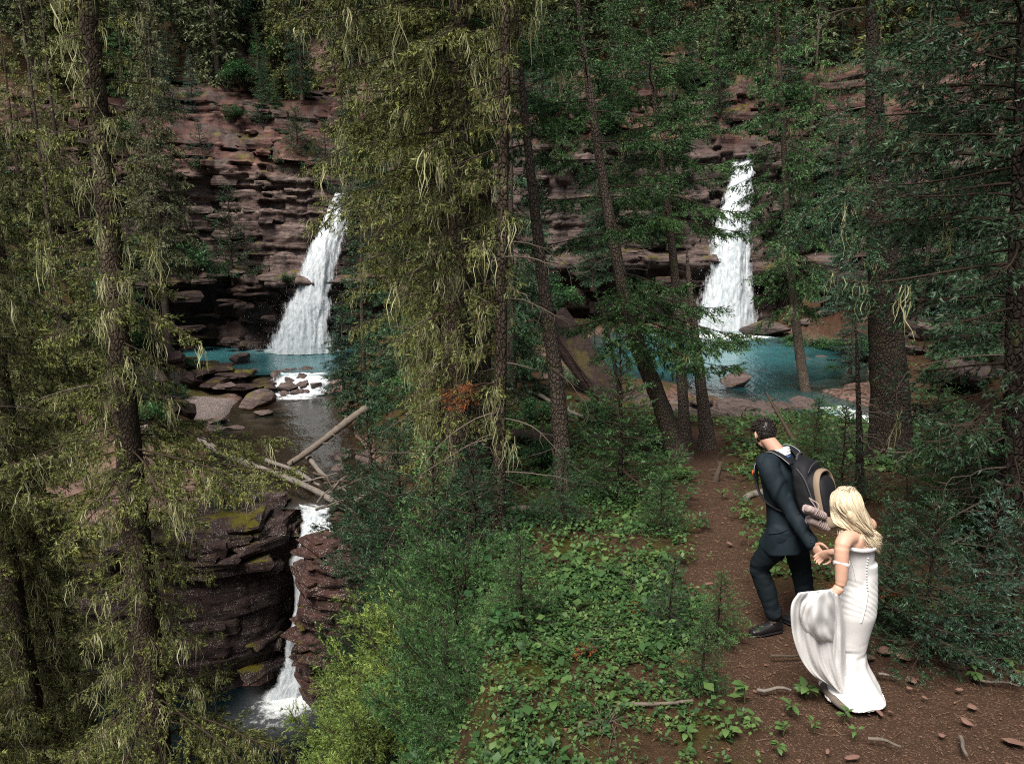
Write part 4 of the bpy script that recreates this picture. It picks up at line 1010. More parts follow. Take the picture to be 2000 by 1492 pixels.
fir(640, 350, 110, 'fir0', 'dark fir at the cliff edge beside the left waterfall lip', F_DARK, 48.6)
fir(520, 250, 120, 'fir1', 'fir on the red terrace high above the left pool', F_DARK, 52)
fir(700, 420, 160, 'fir0', 'fir growing right beside the lip of the left waterfall', F_DARK, 47)
fir(1060, 250, 110, 'fir1', 'bluish fir on the red slope at the upper left of the right falls', F_BLUE, 44)
fir(1110, 230, 100, 'fir2', 'green fir on the red slope behind the leaning trunk', F_GREEN, 44.5)
fir(1400, 300, 150, 'fir0', 'fir at the lip of the right waterfall', F_DARK, 43.5)
fir(1500, 330, 170, 'fir1', 'fir on the right shoulder of the right waterfall', F_DARK, 43)
# bright fir bushes on the flank of the ridge, lower middle
def mk_bush(seed): return lambda: spruce(seed, 1.1, 0, [(0, .75), (.3, .9), (.7, .7), (1, .35)], 46, S_BUSH, .04, 1.0, None, .03, .12, None, None, 4, 8)
BUSH = {'bush0': mk_bush(311), 'bush1': mk_bush(312)}
def bush(u, v, D, s, key, label, crown):
    p = P(u, v, D); z = Hs(p[0], p[1])
    return place(key, BUSH[key], 'fir_bush', label, (p[0], p[1], min(z, p[2] - .2) - .05), rng.uniform(0, 6.28), s, (BARK_DARK, F_LIME, TWIG, LICHEN), crown, None, 'bush')
bush(770, 1330, 6.8, 1.05, 'bush0', 'bright yellow-green fir bush, largest in the lower middle', F_LIME)
bush(690, 1260, 8.2, 1.0, 'bush1', 'light green fir bush leaning over the red soil beside the gorge', F_LIME)
bush(620, 1470, 7.4, .8, 'bush0', 'yellow-green bush at the bottom edge above the dark pool', F_LIME)
bush(880, 1430, 5.4, .8, 'bush1', 'fresh green fir bush at the bottom of the ridge flank', F_GREEN)
bush(890, 1260, 6.6, .9, 'bush0', 'mid green fir bush near the crest of the ridge', F_GREEN)
bush(740, 1450, 6.0, .8, 'bush1', 'bright bush at the bottom edge below the largest one', F_LIME)
bush(840, 1140, 8.0, 1.0, 'bush0', 'dark green fir bush below the moss-hung trunks', F_GREEN)
bush(720, 1090, 11.5, 1.3, 'bush1', 'dark fir bush over the top of the red rock wall', F_DARK)
bush(790, 1010, 12.5, 1.5, 'bush0', 'dim fir bush on the bank below the log jam', F_DARK)
bush(930, 1080, 8.4, .9, 'bush1', 'shaded fir bush at the middle ridge crest', F_DARK)
bush(950, 1420, 5.0, .55, 'bush0', 'soft green bush at the bottom centre', F_GREEN)
bush(600, 1400, 10.5, .7, 'bush1', 'small bush hanging over the foot of the lower falls', F_LIME)
fir(930, 1190, 300, 'fir2', 'tall dark fir at the crest below the thin spotted pole', F_DARK, 7.4, .9)
fir(860, 1240, 330, 'fir0', 'tall green fir among the bushes of the ridge flank', F_GREEN, 7.8)
fir(790, 1160, 300, 'fir2', 'dark fir above the light green bush beside the gorge', F_DARK, 9.5)
fir(985, 1330, 240, 'fir1', 'green fir at the very crest in the lower middle', F_GREEN, 6.0)
fir(735, 1090, 260, 'fir0', 'dark fir on the bank right of the red rock wall', F_DARK, 12.5)
# mid-distance firs, right bank of the left stream
def mk_mid(seed, st, prof, nb, Hh=10.0, z0=.06, tr=.16): return lambda: spruce(seed, Hh, 0, prof, nb, st, z0, 1.0, None, tr, .12, None, None, 14, 10)
PF = [(0, 1.7), (.2, 1.75), (.5, 1.25), (.8, .6), (1, .1)]
MIDS = {'mid0': mk_mid(321, S_MID, PF, 105), 'mid1': mk_mid(322, S_MIDM, PF, 95), 'mid2': mk_mid(323, S_MIDM, [(0, .9), (.3, 1.4), (.7, 1.2), (1, .3)], 190, 14, .26, .16)}
def mid(u, v, htop, key, label, mats, crown, D=None, wide=1.0, group=None, name='fir_tree', H0=10.0):
    g = G(u, v) if D is None else P(u, v, D)
    top = P(u, htop, g[1])[2]; s = max(.2, (top - g[2]) / H0)
    return place(key, MIDS[key], name, label, (g[0], g[1], g[2] - .2), rng.uniform(0, 6.28), (s * wide, s * wide, s), mats, crown, group)
ME = (BARK_GREY, F_DARK, TWIG, LICHEN)
mid(715, 830, 330, 'mid0', 'dense dark fir leaning over the left stream', ME, F_DARK, 30, .9)
mid(800, 880, 250, 'mid0', 'tall dark fir right of the left stream, in the middle of three', ME, F_DARK, 22, .85)
mid(835, 870, 200, 'mid1', 'tall green fir nearest the moss-hung trunks right of the left stream', ME, F_GREEN, 20, .9)
mid(672, 775, 560, 'mid0', 'short blue-green fir at the right edge of the left stream', ME, F_BLUE, 30, 1.2)
mid(900, 880, 100, 'mid1', 'olive spruce standing behind the moss-hung trunks', ME, F_MOSSY, 18, 1.0)
mid(1000, 800, 60, 'mid1', 'dark spruce on the middle ridge between the two falls', ME, F_DARK, 22, 1.0)
slim = mid(330, 700, -60, 'mid2', 'slender spruce with bare lower trunk on the mossy knoll', (BARK_GREY, F_MOSSY, TWIG, LICHEN), F_SLIM, 37.0, .95, None, 'spruce_tree', 14.0)
slim.rotation_euler[1] = .085                    # it leans out over the stream a little
mid(50, 900, -150, 'mid1', 'olive spruce behind the left edge trunks', ME, F_MOSSY, 16, .8)
mid(140, 820, -100, 'mid1', 'spruce on the left bank behind the huge dark trunk', ME, F_MOSSY, 22, .6)
fir(270, 690, 110, 'fir2', 'dark little fir at the foot of the slender spruce', F_DARK)
fir(225, 650, 160, 'fir0', 'blue fir on the left bank above the mossy knoll', F_BLUE)
fir(180, 720, 200, 'fir1', 'green fir on the left bank behind the huge dark trunk', F_GREEN)
mid(20, 760, 100, 'mid0', 'dark fir at the far left edge of the left bank', ME, F_DARK, 26, 1.0)
mid(235, 690, 330, 'mid0', 'green fir on the left bank beside the mossy knoll', ME, F_GREEN, 34, .9)
# right side firs and dark stand
mid(1660, 720, 500, 'mid0', 'light green fir between the thin and the thick trunk', ME, F_BLUE, 26, 1.0)
mid(1630, 640, 380, 'mid0', 'blue fir on the red earth right of the right waterfall', ME, F_BLUE, 36, .9)
mid(1870, 680, 330, 'mid0', 'bluish fir behind the thick dark trunk', ME, F_BLUE, 25, 1.1)
mid(1800, 600, 200, 'mid0', 'dark fir on the slope beyond the red bank', ME, F_DARK, 30, 1.0)
mid(1950, 720, 120, 'mid0', 'dark fir left of the right edge trunk', ME, F_DARK, 19, 1.1)
mid(1990, 640, -80, 'mid1', 'tall dark spruce at the right edge beyond the stream', ME, F_DARK, 22, 1.1)
mid(1760, 560, -60, 'mid1', 'tall spruce behind the thick dark trunk on the far slope', ME, F_DARK, 33, 1.0)
mid(1900, 560, -120, 'mid1', 'tall spruce on the far right slope', ME, F_DARK, 28, 1.0)
mid(1680, 470, 0, 'mid1', 'spruce above the red earth right of the right falls', ME, F_GREEN, 39.5, .9)
mid(1570, 400, -40, 'mid1', 'spruce on the cliff top behind the drooping spruce', ME, F_GREEN, 43, 1.0)
mid(1160, 560, 250, 'mid0', 'dark fir on the far shore behind the leaning trunk', ME, F_DARK, 38.5, 1.0)
mid(1050, 660, 300, 'mid0', 'dark fir on the far shore behind the slim leaning trunk', ME, F_DARK, 33, .9)
for (u, v, top, key, D, lab, cr) in [(1090, 330, 0, 'mid1', 43.5, 'spruce on the cliff shoulder behind the slim leaning trunk', F_GREEN), (1200, 320, -40, 'mid0', 44, 'dense fir on the cliff behind the curved trunk', F_DARK), (1310, 330, -20, 'mid1', 43.5, 'green spruce above the banded rock left of the right falls', F_GREEN), (1385, 310, -60, 'mid0', 45, 'pale fir directly above the right falls on its left', F_GREEN),
        (1480, 320, -60, 'mid1', 45, 'spruce directly above the right falls on its right', F_GREEN), (1620, 480, 100, 'mid0', 40.5, 'fir on the ledge right of the right falls', F_DARK), (1540, 480, 200, 'mid0', 40.8, 'fir hugging the cliff right of the right falls', F_DARK), (1270, 480, 300, 'mid0', 41.5, 'small fir on the ledge left of the right falls', F_DARK), (1170, 470, 260, 'mid0', 42, 'small dark fir on the ledge behind the curved trunk', F_DARK),
        (130, 420, -40, 'mid1', 44, 'spruce on the cliff at the far left', F_MOSSY), (60, 500, 0, 'mid1', 40, 'olive spruce at the left margin below the cliff', F_MOSSY), (245, 200, -60, 'mid0', 50, 'fir on the rim at the upper left', F_GREEN), (440, 110, -120, 'mid1', 56, 'spruce at the rim above the red terrace', F_FAR), (590, 190, -60, 'mid0', 52, 'fir on the red terrace above the left falls', F_DARK), (690, 330, 60, 'mid0', 48.5, 'dense fir behind the lip of the left falls', F_DARK), (740, 420, 100, 'mid0', 46, 'fir right of the left falls, half hidden by mossy boughs', F_DARK)]:
    mid(u, v, top, key, lab, ME, cr, D, .85)
cr_ = np.random.default_rng(4)
for q in range(26):
    x = cr_.uniform(-3, 24); t_ = cr_.choice([0, 1, 2]); o_ = (2.0, 6.0, 8.6)[t_] + cr_.uniform(-.3, .4); z = (1.7, 10.4, 12.4)[t_]
    if abs(x - 11.6) < 1.6 and t_ == 0: continue
    s_ = cr_.uniform(.28, .55); place('mid0', MIDS['mid0'], 'fir_tree', 'small fir rooted on a ledge of the cliff around the right waterfall', (x, float(cliff_y(x)) + o_, z), cr_.uniform(0, 6.28), (s_ * 1.1, s_ * 1.1, s_), ME, [F_DARK, F_GREEN, F_BLUE][q % 3], 'firs on the ledges by the right waterfall')
for q in range(14):
    x = cr_.uniform(-27, -14); t_ = cr_.choice([1, 2]); o_ = (2.0, 6.0, 8.6)[t_] + cr_.uniform(-.3, .4); z = (.4, 9.8, 12.2)[t_]
    s_ = cr_.uniform(.22, .45); place('mid0', MIDS['mid0'], 'fir_tree', 'small fir rooted on a ledge of the cliff left of the left waterfall', (x, float(cliff_y(x)) + o_, z), cr_.uniform(0, 6.28), (s_ * 1.1, s_ * 1.1, s_), ME, [F_DARK, F_GREEN, F_BLUE][q % 3], 'firs on the ledges by the left waterfall')
# forest on the hill behind the cliff: nothing tells these apart
def mk_far(seed, prof, z0): return lambda: spruce(seed, 15, 0, prof, 150, S_FAR, z0, 1.0, None, .22, .2, None, None, 10, 7)
FARS = {'far0': mk_far(331, [(0, 1.6), (.3, 1.9), (.7, 1.2), (1, .15)], .08), 'far1': mk_far(332, [(0, 1.2), (.4, 1.5), (.8, 1.0), (1, .2)], .14), 'far2': mk_far(333, [(0, 1.9), (.3, 2.1), (.7, 1.3), (1, .15)], .03)}
rr = np.random.default_rng(99); cnt = 0; pts_ = []
for k in range(5000):
    x = rr.uniform(-52, 50); o = 8.5 + rr.random() ** 1.4 * 40; y = float(cliff_y(x)) + o
    if abs(x) > y * .80 + 3: continue
    if any((x - a) ** 2 + (y - b) ** 2 < (2.1 + .035 * o) ** 2 for a, b in pts_): continue
    pts_.append((x, y)); key = 'far%d' % rr.integers(0, 3); west = x < 0
    z = Hs(x, y); s = rr.uniform(.75, 1.25)
    place(key, FARS[key], 'forest_spruce', 'spruce in the forest on the hill above the %s waterfall' % ('left' if west else 'right'), (x, y, z - .3), rr.uniform(0, 6.28), (s * 1.05, s * 1.05, s),
          (BARK_GREY, F_FAR, TWIG, LICHEN), F_FAR if rr.random() < .6 else (F_DARK if rr.random() < .6 else F_MOSSY), 'forest above the %s waterfall' % ('left' if west else 'right'))
    cnt += 1
    if cnt >= 190: break
print('far trees', cnt, 'unique tris', NTRI[0])
# ================================================================== logs, sticks, stones
def mat_wood(name, dark, light):
    t = NT(name); p = t.objc(); g = t.noise(t.vscale(p, (14, 14, 1.2)), 2.0, 5, .7); n = t.noise(p, 7, 4, .6)
    c = t.mix(g, dark, light); c = t.mix(t.mapr(n, .5, .75, 0, .6), c, tuple(x * .45 for x in dark))
    return t.done(t.bsdf(c, .9, t.bump(t.math('ADD', g, t.math('MULTIPLY', n, .6)), .7, .015), .15))
M_LOG = mat_wood('weathered_log_wood', (.060, .047, .037), (.215, .18, .148))
M_LOGD = mat_wood('dark_log_wood', (.035, .025, .018), (.13, .10, .075))
M_LOGW = mat_wood('bleached_wood', (.085, .072, .062), (.255, .225, .195))
def log(a, b, r0, r1, label, mat=M_LOG, seed=0, name='log', cat='log', bend=.03, stubs=4, k=10):
    rng = np.random.default_rng(seed); a = np.asarray(a, float); b = np.asarray(b, float); L = np.linalg.norm(b - a)
    n = max(6, int(L / .12)); s = np.linspace(0, 1, n); mb = MB()
    d = (b - a) / L; side = unit(np.cross(d, [0, 0, 1.0])) if abs(d[2]) < .95 else np.array([1.0, 0, 0])
    pts = a + (b - a) * s[:, None] + side * (bend * L * np.sin(s * 3.1 + seed) * s * (1 - s) * 3)[:, None] + np.array([0, 0, 1.0]) * (bend * .6 * L * np.sin(s * 4 + 2 * seed) * s * (1 - s) * 2)[:, None]
    base = pts[0].copy()
    rad = (r0 + (r1 - r0) * s) * (1 + .08 * vn(s * L * 3, seed, 0, seed))
    mb.tube(pts - base, rad, k, 0, .5, True, .04, rng)
    for q in range(stubs):
        i = rng.integers(1, n - 1); dv = unit(d * rng.normal(.3, .3) + rng.normal(size=3) * [1, 1, .6]); l = r0 * rng.uniform(1.5, 4.0)
        st = np.array([pts[i], pts[i] + dv * l * .6, pts[i] + (dv + rng.normal(0, .15, 3)) * l]) - base
        mb.tube(st, [r0 * .22, r0 * .14, r0 * .05], 5, 0, .5)
    o = obj(name, mb.mesh(name, [mat], True)); o.location = base; tag(o, label, cat); return o
def ptz(u, v, z): return atz(u, v, z)
def pg(u, v, dz=.0): g = G(u, v); return g + np.array([0, 0, dz])
log(P(732, 786, 27.5), ptz(563, 908, -5.25), .15, .11, 'long grey log slanting from the right bank down into the left stream', M_LOG, 1, stubs=7)
log(ptz(392, 858, -5.0), ptz(690, 1003, -5.25), .14, .09, 'long pale log lying across the top of the lower falls', M_LOGW, 2, stubs=6)
log(ptz(520, 898, -5.35), ptz(625, 948, -5.15), .08, .05, 'shorter pale log beside the long one above the lower falls', M_LOGW, 3)
log(P(765, 932, 22.4), ptz(686, 985, -5.2), .13, .10, 'short brown log poking out of the right bank at the log jam', M_LOG, 4)
log(ptz(600, 892, -5.2), ptz(640, 935, -5.3), .10, .07, 'stubby tan log standing in the log jam', M_LOGW, 5)
jam = np.random.default_rng(8)
for q in range(14):
    u = jam.uniform(612, 715); v = jam.uniform(925, 985); a = jam.uniform(-1, 1); l = jam.uniform(14, 34)
    log(ptz(u - l * math.cos(a), v - l * math.sin(a), -5.25), ptz(u + l * math.cos(a), v + l * math.sin(a), -5.0 + jam.uniform(0, .3)), jam.uniform(.03, .07), .02, 'thin stick wedged in the log jam above the lower falls', [M_LOG, M_LOGW, M_LOGD][q % 3], 20 + q, 'stick', 'stick', .06, 1, 6)['group'] = 'sticks of the log jam'
log(P(258, 826, 27), P(296, 834, 26.5), .12, .10, 'pale broken log end on the left bank', M_LOGW, 6)
log(P(400, 808, 34.5), P(412, 796, 34.5), .03, .02, 'small dark stick lying on the gravel bar', M_LOGD, 7, 'stick', 'stick')
log(pg(1000, 862, .12), pg(1100, 872, .10), .15, .13, 'mossy fallen log behind the slim leaning trunk', M_LOGD, 9, stubs=3)
log(pg(1000, 1012, .06), pg(1056, 1004, .06), .085, .07, 'short grey log end at the crest, left of the young fir', M_LOG, 10, stubs=1)
log(pg(1036, 770, .10), pg(1140, 822, .08), .07, .04, 'pale dead pole lying on the green bank', M_LOGW, 11)
log(pg(1010, 806, .08), pg(1130, 830, .08), .06, .04, 'dark dead pole lying below the pale pole', M_LOGD, 12)
log(pg(1215, 842, .05) , P(1178, 600, pg(1215, 842)[1]), .05, .035, 'thin dead pole leaning along the curved trunk', M_LOGD, 13, stubs=5)
log(pg(1308, 850, .0), P(1222, 655, pg(1308, 850)[1] + .1), .06, .04, 'straight dead pole propped against the curved trunk', M_LOG, 14, stubs=4)
log(pg(1568, 892, .0), P(1497, 768, pg(1568, 892)[1] + .3), .045, .02, 'slanting dead branch behind the groom\'s head', M_LOGD, 15, stubs=9)
log(pg(1455, 978, .03), pg(1492, 966, .03), .04, .05, 'bleached root crossing the trail ahead of the groom', M_LOGW, 16, 'root', 'root', .08, 1)
log(pg(1398, 935, -.05), pg(1398, 935) + np.array([.06, 0, .26]), .055, .03, 'small dark stump at the left rim of the trail', M_LOGD, 17, 'stump', 'stump', .05, 4)
log(pg(1205, 1387, .03), pg(1352, 1380, .03), .014, .011, 'split pale branch lying among the leafy plants', M_LOG, 18, 'stick', 'stick', .10, 3, 7)
log(pg(1610, 1352, .03), pg(1652, 1392, .01), .04, .02, 'knotty grey root at the hem of the white dress', M_LOG, 19, 'root', 'root', .12, 3)
log(pg(1478, 1352, .01), pg(1545, 1350, .01), .013, .009, 'curved pale root left of the white dress', M_LOGW, 21, 'root', 'root', .15, 1, 6)
log(pg(1695, 1445, .01), pg(1760, 1462, .01), .012, .008, 'forked root on the bare trail below the dress', M_LOG, 22, 'root', 'root', .14, 3, 6)
log(pg(1715, 1318, .01), pg(1755, 1325, .01), .011, .007, 'pale twig on the soil right of the dress hem', M_LOGW, 23, 'stick', 'stick', .12, 2, 6)
log(pg(1875, 1445, .01), pg(1888, 1478, .01), .014, .01, 'grey twig lying near the bottom right of the trail', M_LOG, 24, 'stick', 'stick', .1, 2, 6)
log(pg(1895, 1300, .01), pg(1935, 1292, .01), .014, .008, 'pale twig at the edge of the fir thicket', M_LOGW, 25, 'stick', 'stick', .1, 2, 6)
log(pg(1505, 1285, .01), pg(1600, 1275, .01), .010, .006, 'long thin root crossing below the groom\'s shoe', M_LOGD, 26, 'root', 'root', .12, 3, 6)
log(pg(1900, 1330, .01), pg(1990, 1345, .01), .012, .006, 'bent dead twig at the right side of the trail', M_LOG, 27, 'stick', 'stick', .12, 4, 6)
ar = np.array([6, 0, 0.])
# tilted slab on the far left shore of the right pool
o = obj('rock_slab', SLAB_R[0]); g = pg(1150, 770); o.location = g + np.array([0, 0, .9]); o.scale = (1.9, .55, .22); o.rotation_euler = (.35, .85, -.5)
tag(o, 'big tilted pinkish slab leaning on the green bank behind the slim trunk', 'rock')
# stones on the trail
srng = np.random.default_rng(12)
STN = [(1975, 1450, .085, 'sharp red stone near the bottom right corner'), (1665, 1478, .05, 'dark red stone at the bottom edge below the dress'), (1780, 1326, .05, 'flat red stone right of the dress hem'),
       (1775, 1342, .03, 'small red stone beside the flat one right of the hem'), (1872, 1348, .035, 'reddish stone half way across the trail'), (1715, 1392, .042, 'flat stone just below the dress hem'),
       (1740, 1392, .03, 'smaller stone just below the dress hem'), (1728, 1270, .08, 'broken red slab under the dark fir behind the bride'), (1768, 1282, .07, 'tilted red slab at the foot of the thicket'),
       (1700, 1285, .05, 'red shard behind the bride\'s skirt'), (1890, 1410, .04, 'dusty red stone right of the forked root'), (1806, 1362, .028, 'small pale stone in the middle of the trail'),
       (1900, 1380, .04, 'flat brown stone on the trail'), (1615, 1470, .028, 'brown pebble left of the bottom edge stone'), (1840, 1440, .032, 'brown pebble beside the grey twig'), (1980, 1310, .04, 'stone at the right edge of the trail'),
       (1425, 1060, .05, 'stone on the upper trail ahead of the groom'), (1385, 1140, .05, 'red stone at the left rim of the upper trail'), (1905, 1275, .06, 'red stone tucked under the thicket')]
for q, (u, v, r, lab) in enumerate(STN):
    g = pg(u, v); o = obj('stone', STONE[q % 4]); o.location = g + np.array([0, 0, r * -.06]); o.scale = (r * srng.uniform(.7, 1.2), r * srng.uniform(.45, .8), r * srng.uniform(.14, .24)); o.rotation_euler = (srng.normal(0, .2), srng.normal(0, .2), srng.uniform(0, 6.28))
    tag(o, lab, 'stone')

# ================================================================== leafy plants
M_LEAF = foliage_mat('plant_leaf', (.014, .038, .012), (.042, .098, .028), (.11, .175, .050), .2, .55)
M_LEAFB = foliage_mat('broad_leaf', (.05, .10, .03), (.085, .16, .045), (.15, .23, .07), .3, .5)
M_SHRUB = foliage_mat('shrub_leaf', (.014, .04, .014), (.035, .10, .035), (.08, .17, .06), .3, .5)
M_STALK = plain_mat('plant_stalk', (.06, .09, .03), .3, 40)
LEAFV = np.array([(0, 0, 0), (.34, .30, .06), (.34, -.30, .06), (.72, .24, .03), (.72, -.24, .03), (1, 0, -.08), (.5, 0, -.03)])
LEAFF = np.array([(0, 6, 1), (0, 2, 6), (6, 5, 3), (6, 3, 1), (6, 4, 5), (6, 2, 4)])
LEAFF4 = np.array([(0, 2, 1)]); 
def leaves(mb, rng, pos, az, tilt, size, tint, m=0, simple=False):
    N = len(pos); ca, sa = np.cos(az), np.sin(az); ct, st_ = np.cos(tilt), np.sin(tilt)
    fx = np.stack([ca * ct, sa * ct, st_], -1); fy = np.stack([-sa, ca, 0 * ca], -1) + rng.normal(0, .2, (N, 3)); fz = np.cross(fx, fy)
    T = LEAFV if not simple else np.array([(0, 0, 0), (.5, .33, .03), (.5, -.33, .03), (1, 0, -.05)])
    F = LEAFF if not simple else np.array([(0, 2, 1), (1, 2, 3)])
    V = pos[:, None] + size[:, None, None] * (T[None, :, 0, None] * fx[:, None] + T[None, :, 1, None] * fy[:, None] + T[None, :, 2, None] * fz[:, None])
    Fi = (F[None] + len(T) * np.arange(N)[:, None, None]).reshape(-1, 3)
    mb.add(V.reshape(-1, 3), Fi, m, np.repeat(tint, len(T)))
def cover(n, x0, x1, y0, y1, size, lo, hi, seed, keep, nl=7):
    rng = np.random.default_rng(seed); X = rng.uniform(x0, x1, n); Y = rng.uniform(y0, y1, n)
    ok = keep(X, Y, rng.random(n)); X, Y = X[ok], Y[ok]; Z = H(X, Y); hgt = rng.uniform(lo, hi, len(X)) * (1 + .5 * vn(X * .9, Y * .9, 0, seed))
    tn = np.clip(.45 + .25 * vn(X * 1.3, Y * 1.3, 0, seed + 2) + rng.normal(0, .20, len(X)), 0, 1)
    k = np.repeat(np.arange(len(X)), nl); M_ = len(k)
    az = rng.uniform(0, 6.28, M_); fr = rng.random(M_)
    rr_ = size * rng.uniform(.2, 1.0, M_)
    pos = np.stack([X[k] + np.cos(az) * rr_, Y[k] + np.sin(az) * rr_, Z[k] + hgt[k] * (.45 + .55 * fr)], -1)
    return rng, pos, az, rng.normal(.15, .40, M_), size * (.6 + .9 * rng.random(len(X)))[k] * rng.uniform(.6, 1.3, M_), np.clip(tn[k] + rng.normal(0, .1, M_), 0, 1)
mb = MB()
def kz(X, Y, r): return (r < np.clip(.80 + 1.3 * fbm(X * 1.1, Y * 1.1, 0, 41, 4), .06, 1) * (1 - trail_mask(X + .25 * vn(X * 5, Y * 5, 0, 6), Y)) ** 1.5) & (X > crest_x(Y) - 1.6)
for args in [(11000, -1.6, 2.0, 3.0, 6.6, .029, .02, .15, 1, kz, 6), (900, -1.6, 2.0, 3.0, 7.5, .055, .10, .26, 11, kz, 5), (2600, -1.6, 2.2, 3.0, 7.0, .017, .01, .08, 12, kz, 7), (5200, -1.2, 3.0, 6.4, 11, .045, .04, .18, 2, kz, 5)]:
    r_, p_, a_, t_, s_, n_ = cover(*args); leaves(mb, r_, p_, a_, t_, s_, n_, 0, True)
def kr(X, Y, r): return (r < np.clip(.12 + .9 * fbm(X * 1.1, Y * 1.1, 0, 43, 3), .0, 1)) & (trail_mask(X, Y) < .2)
for args in [(6000, 2.2, 7.5, 4.0, 12, .04, .03, .14, 3, kr, 5), (5000, -1, 9, 10, 19, .075, .05, .25, 4, kz, 5)]:
    r_, p_, a_, t_, s_, n_ = cover(*args); leaves(mb, r_, p_, a_, t_, s_, n_, 0, True)
gc = obj('ground_plants', mb.mesh('ground_plants', [M_LEAF]), kind='stuff'); tag(gc, 'low green leafy plants carpeting the forest floor beside the trail', 'plants')
# leafy cover on the far banks and ledges
mb = MB()
def kb(X, Y, r): return (r < np.clip(.15 + 1.1 * fbm(X * .35, Y * .35, 0, 47, 3), 0, 1)) & (H(X, Y) > -4.9) & ((X < crest_x(Y)) | (H(X, Y) > -1.9))
for args in [(14000, -30, 1, 20.5, 45, .16, .08, .45, 5, kb, 4), (9000, -1, 22, 19, 40, .12, .08, .4, 6, lambda X, Y, r: (H(X, Y) > -2.0) & (r < np.clip(.40 + 1.0 * fbm(X * .5, Y * .5, 0, 49, 3), 0, 1)), 4), (6000, -8, 0, 5, 22, .07, .05, .25, 7, lambda X, Y, r: (H(X, Y) > -10.2) & (r < .8), 4)]:
    r_, p_, a_, t_, s_, n_ = cover(*args); leaves(mb, r_, p_, a_, t_, s_, n_, 0, True)
gc2 = obj('bank_plants', mb.mesh('bank_plants', [M_SHRUB]), kind='stuff'); tag(gc2, 'leafy undergrowth covering the far banks', 'plants')
# single plants with leaves one can pick out
def leaf_mesh(seed, w):
    rng = np.random.default_rng(seed); n = 7; s = np.linspace(0, 1, n); hw = w * np.sin(np.pi * s ** .75) * (1 - .25 * s) + .01
    hw = hw * (1 + .10 * rng.normal(size=n)); hw[-1] = .005
    mid_ = np.stack([s, 0 * s, .10 * np.sin(s * 2.6) - .12 * s ** 2], -1)
    L_ = mid_ + np.stack([0 * s, hw, .05 * hw / w + 0 * s], -1); R_ = mid_ - np.stack([0 * s, hw, -.05 * hw / w + 0 * s], -1)
    V = np.vstack([mid_, L_, R_]); F = [(i, i + 1, n + i + 1, n + i) for i in range(n - 1)] + [(i + 1, i, 2 * n + i, 2 * n + i + 1) for i in range(n - 1)]
    return mesh_np('leaf', V, [np.array(F)], [M_LEAFB], None, {'tint': np.full(len(V), rng.uniform(.3, .9))}, True)
LEAFM = [leaf_mesh(1, .36), leaf_mesh(2, .30), leaf_mesh(3, .24)]
prng = np.random.default_rng(21)
def plant(u, v, size, n, label, h=.08, km=None, spread=1.0):
    g = pg(u, v); root = thing('leafy_plant', label, 'plant', tuple(g))
    mbp = MB()
    for i in range(n):
        az = prng.uniform(0, 6.28); r = spread * size * prng.uniform(.05, .35); hh = h * prng.uniform(.5, 1.2)
        p = np.array([r * math.cos(az), r * math.sin(az), hh]); mbp.tube([(0, 0, -.02), p * .5 + np.array([0, 0, .01]), p], [.0035, .0028, .002], 4, 0, .5)
        l = obj('leaf', LEAFM[(i if km is None else km) % 3], root); l.location = p; s = size * prng.uniform(.7, 1.15); l.scale = (s, s, s)
        l.rotation_euler = (prng.normal(0, .25), prng.normal(-.05, .25), az + prng.normal(0, .3))
    obj('stalk', mbp.mesh('stalk', [M_STALK]), root, kind='stuff')
PL = [(1085, 1400, .115, 4, 'plant with the largest round pale leaves at the lower left of the trail side', .22), (1060, 1300, .10, 4, 'broad-leaved plant left of the leafy carpet', .14), (1195, 1120, .09, 5, 'light broad-leaved plant under the young fir', .12),
      (1545, 1392, .07, 9, 'green rosette left of the dress hem', .05), (1575, 1360, .075, 10, 'leafy rosette beside the knotty root', .06), (1530, 1432, .06, 8, 'rosette on the soil below the curved pale root', .05),
      (1590, 1425, .05, 7, 'small rosette on the bare soil left of the bottom stone', .05), (1520, 1470, .055, 8, 'rosette at the bottom edge of the trail', .05), (1650, 1408, .055, 9, 'leafy sprig directly under the dress hem', .06),
      (1670, 1440, .05, 6, 'sparse sprig below the hem', .05), (1455, 1368, .09, 5, 'yellowish broad leaves at the trail rim', .10), (1470, 1420, .06, 8, 'green plant at the lower left rim of the trail', .07),
      (1865, 1268, .07, 5, 'round-leaved plant at the foot of the thicket', .06), (1905, 1322, .075, 5, 'pale-leaved plant right of the pale twig', .05), (1960, 1300, .08, 7, 'leafy plant at the right edge under the twiggy trunk', .06), (1985, 1330, .07, 6, 'low leafy plant at the right margin', .06),
      (1030, 1020, .08, 6, 'broad-leaved plant near the short grey log end', .12), (1025, 1060, .09, 6, 'round-leaved plant at the crest below the log end', .12), (1125, 1110, .08, 6, 'dark round-leaved plant beneath the fir boughs', .12), (1165, 1160, .085, 5, 'heart-leaved plant beneath the young fir', .12),
      (1410, 970, .08, 8, 'green tuft at the left rim of the upper trail', .08), (1440, 955, .06, 6, 'small tuft on the upper trail', .06), (1515, 1130, .09, 4, 'bright leaf sprig between the groom\'s legs', .06), (1420, 1440, .07, 7, 'spreading plant at the bottom left of the trail', .07), (1340, 1450, .07, 7, 'leafy sprig at the bottom edge left of the trail', .08)]
for (u, v, s, n, lab, hh) in PL: plant(u, v, s, n, lab, hh)
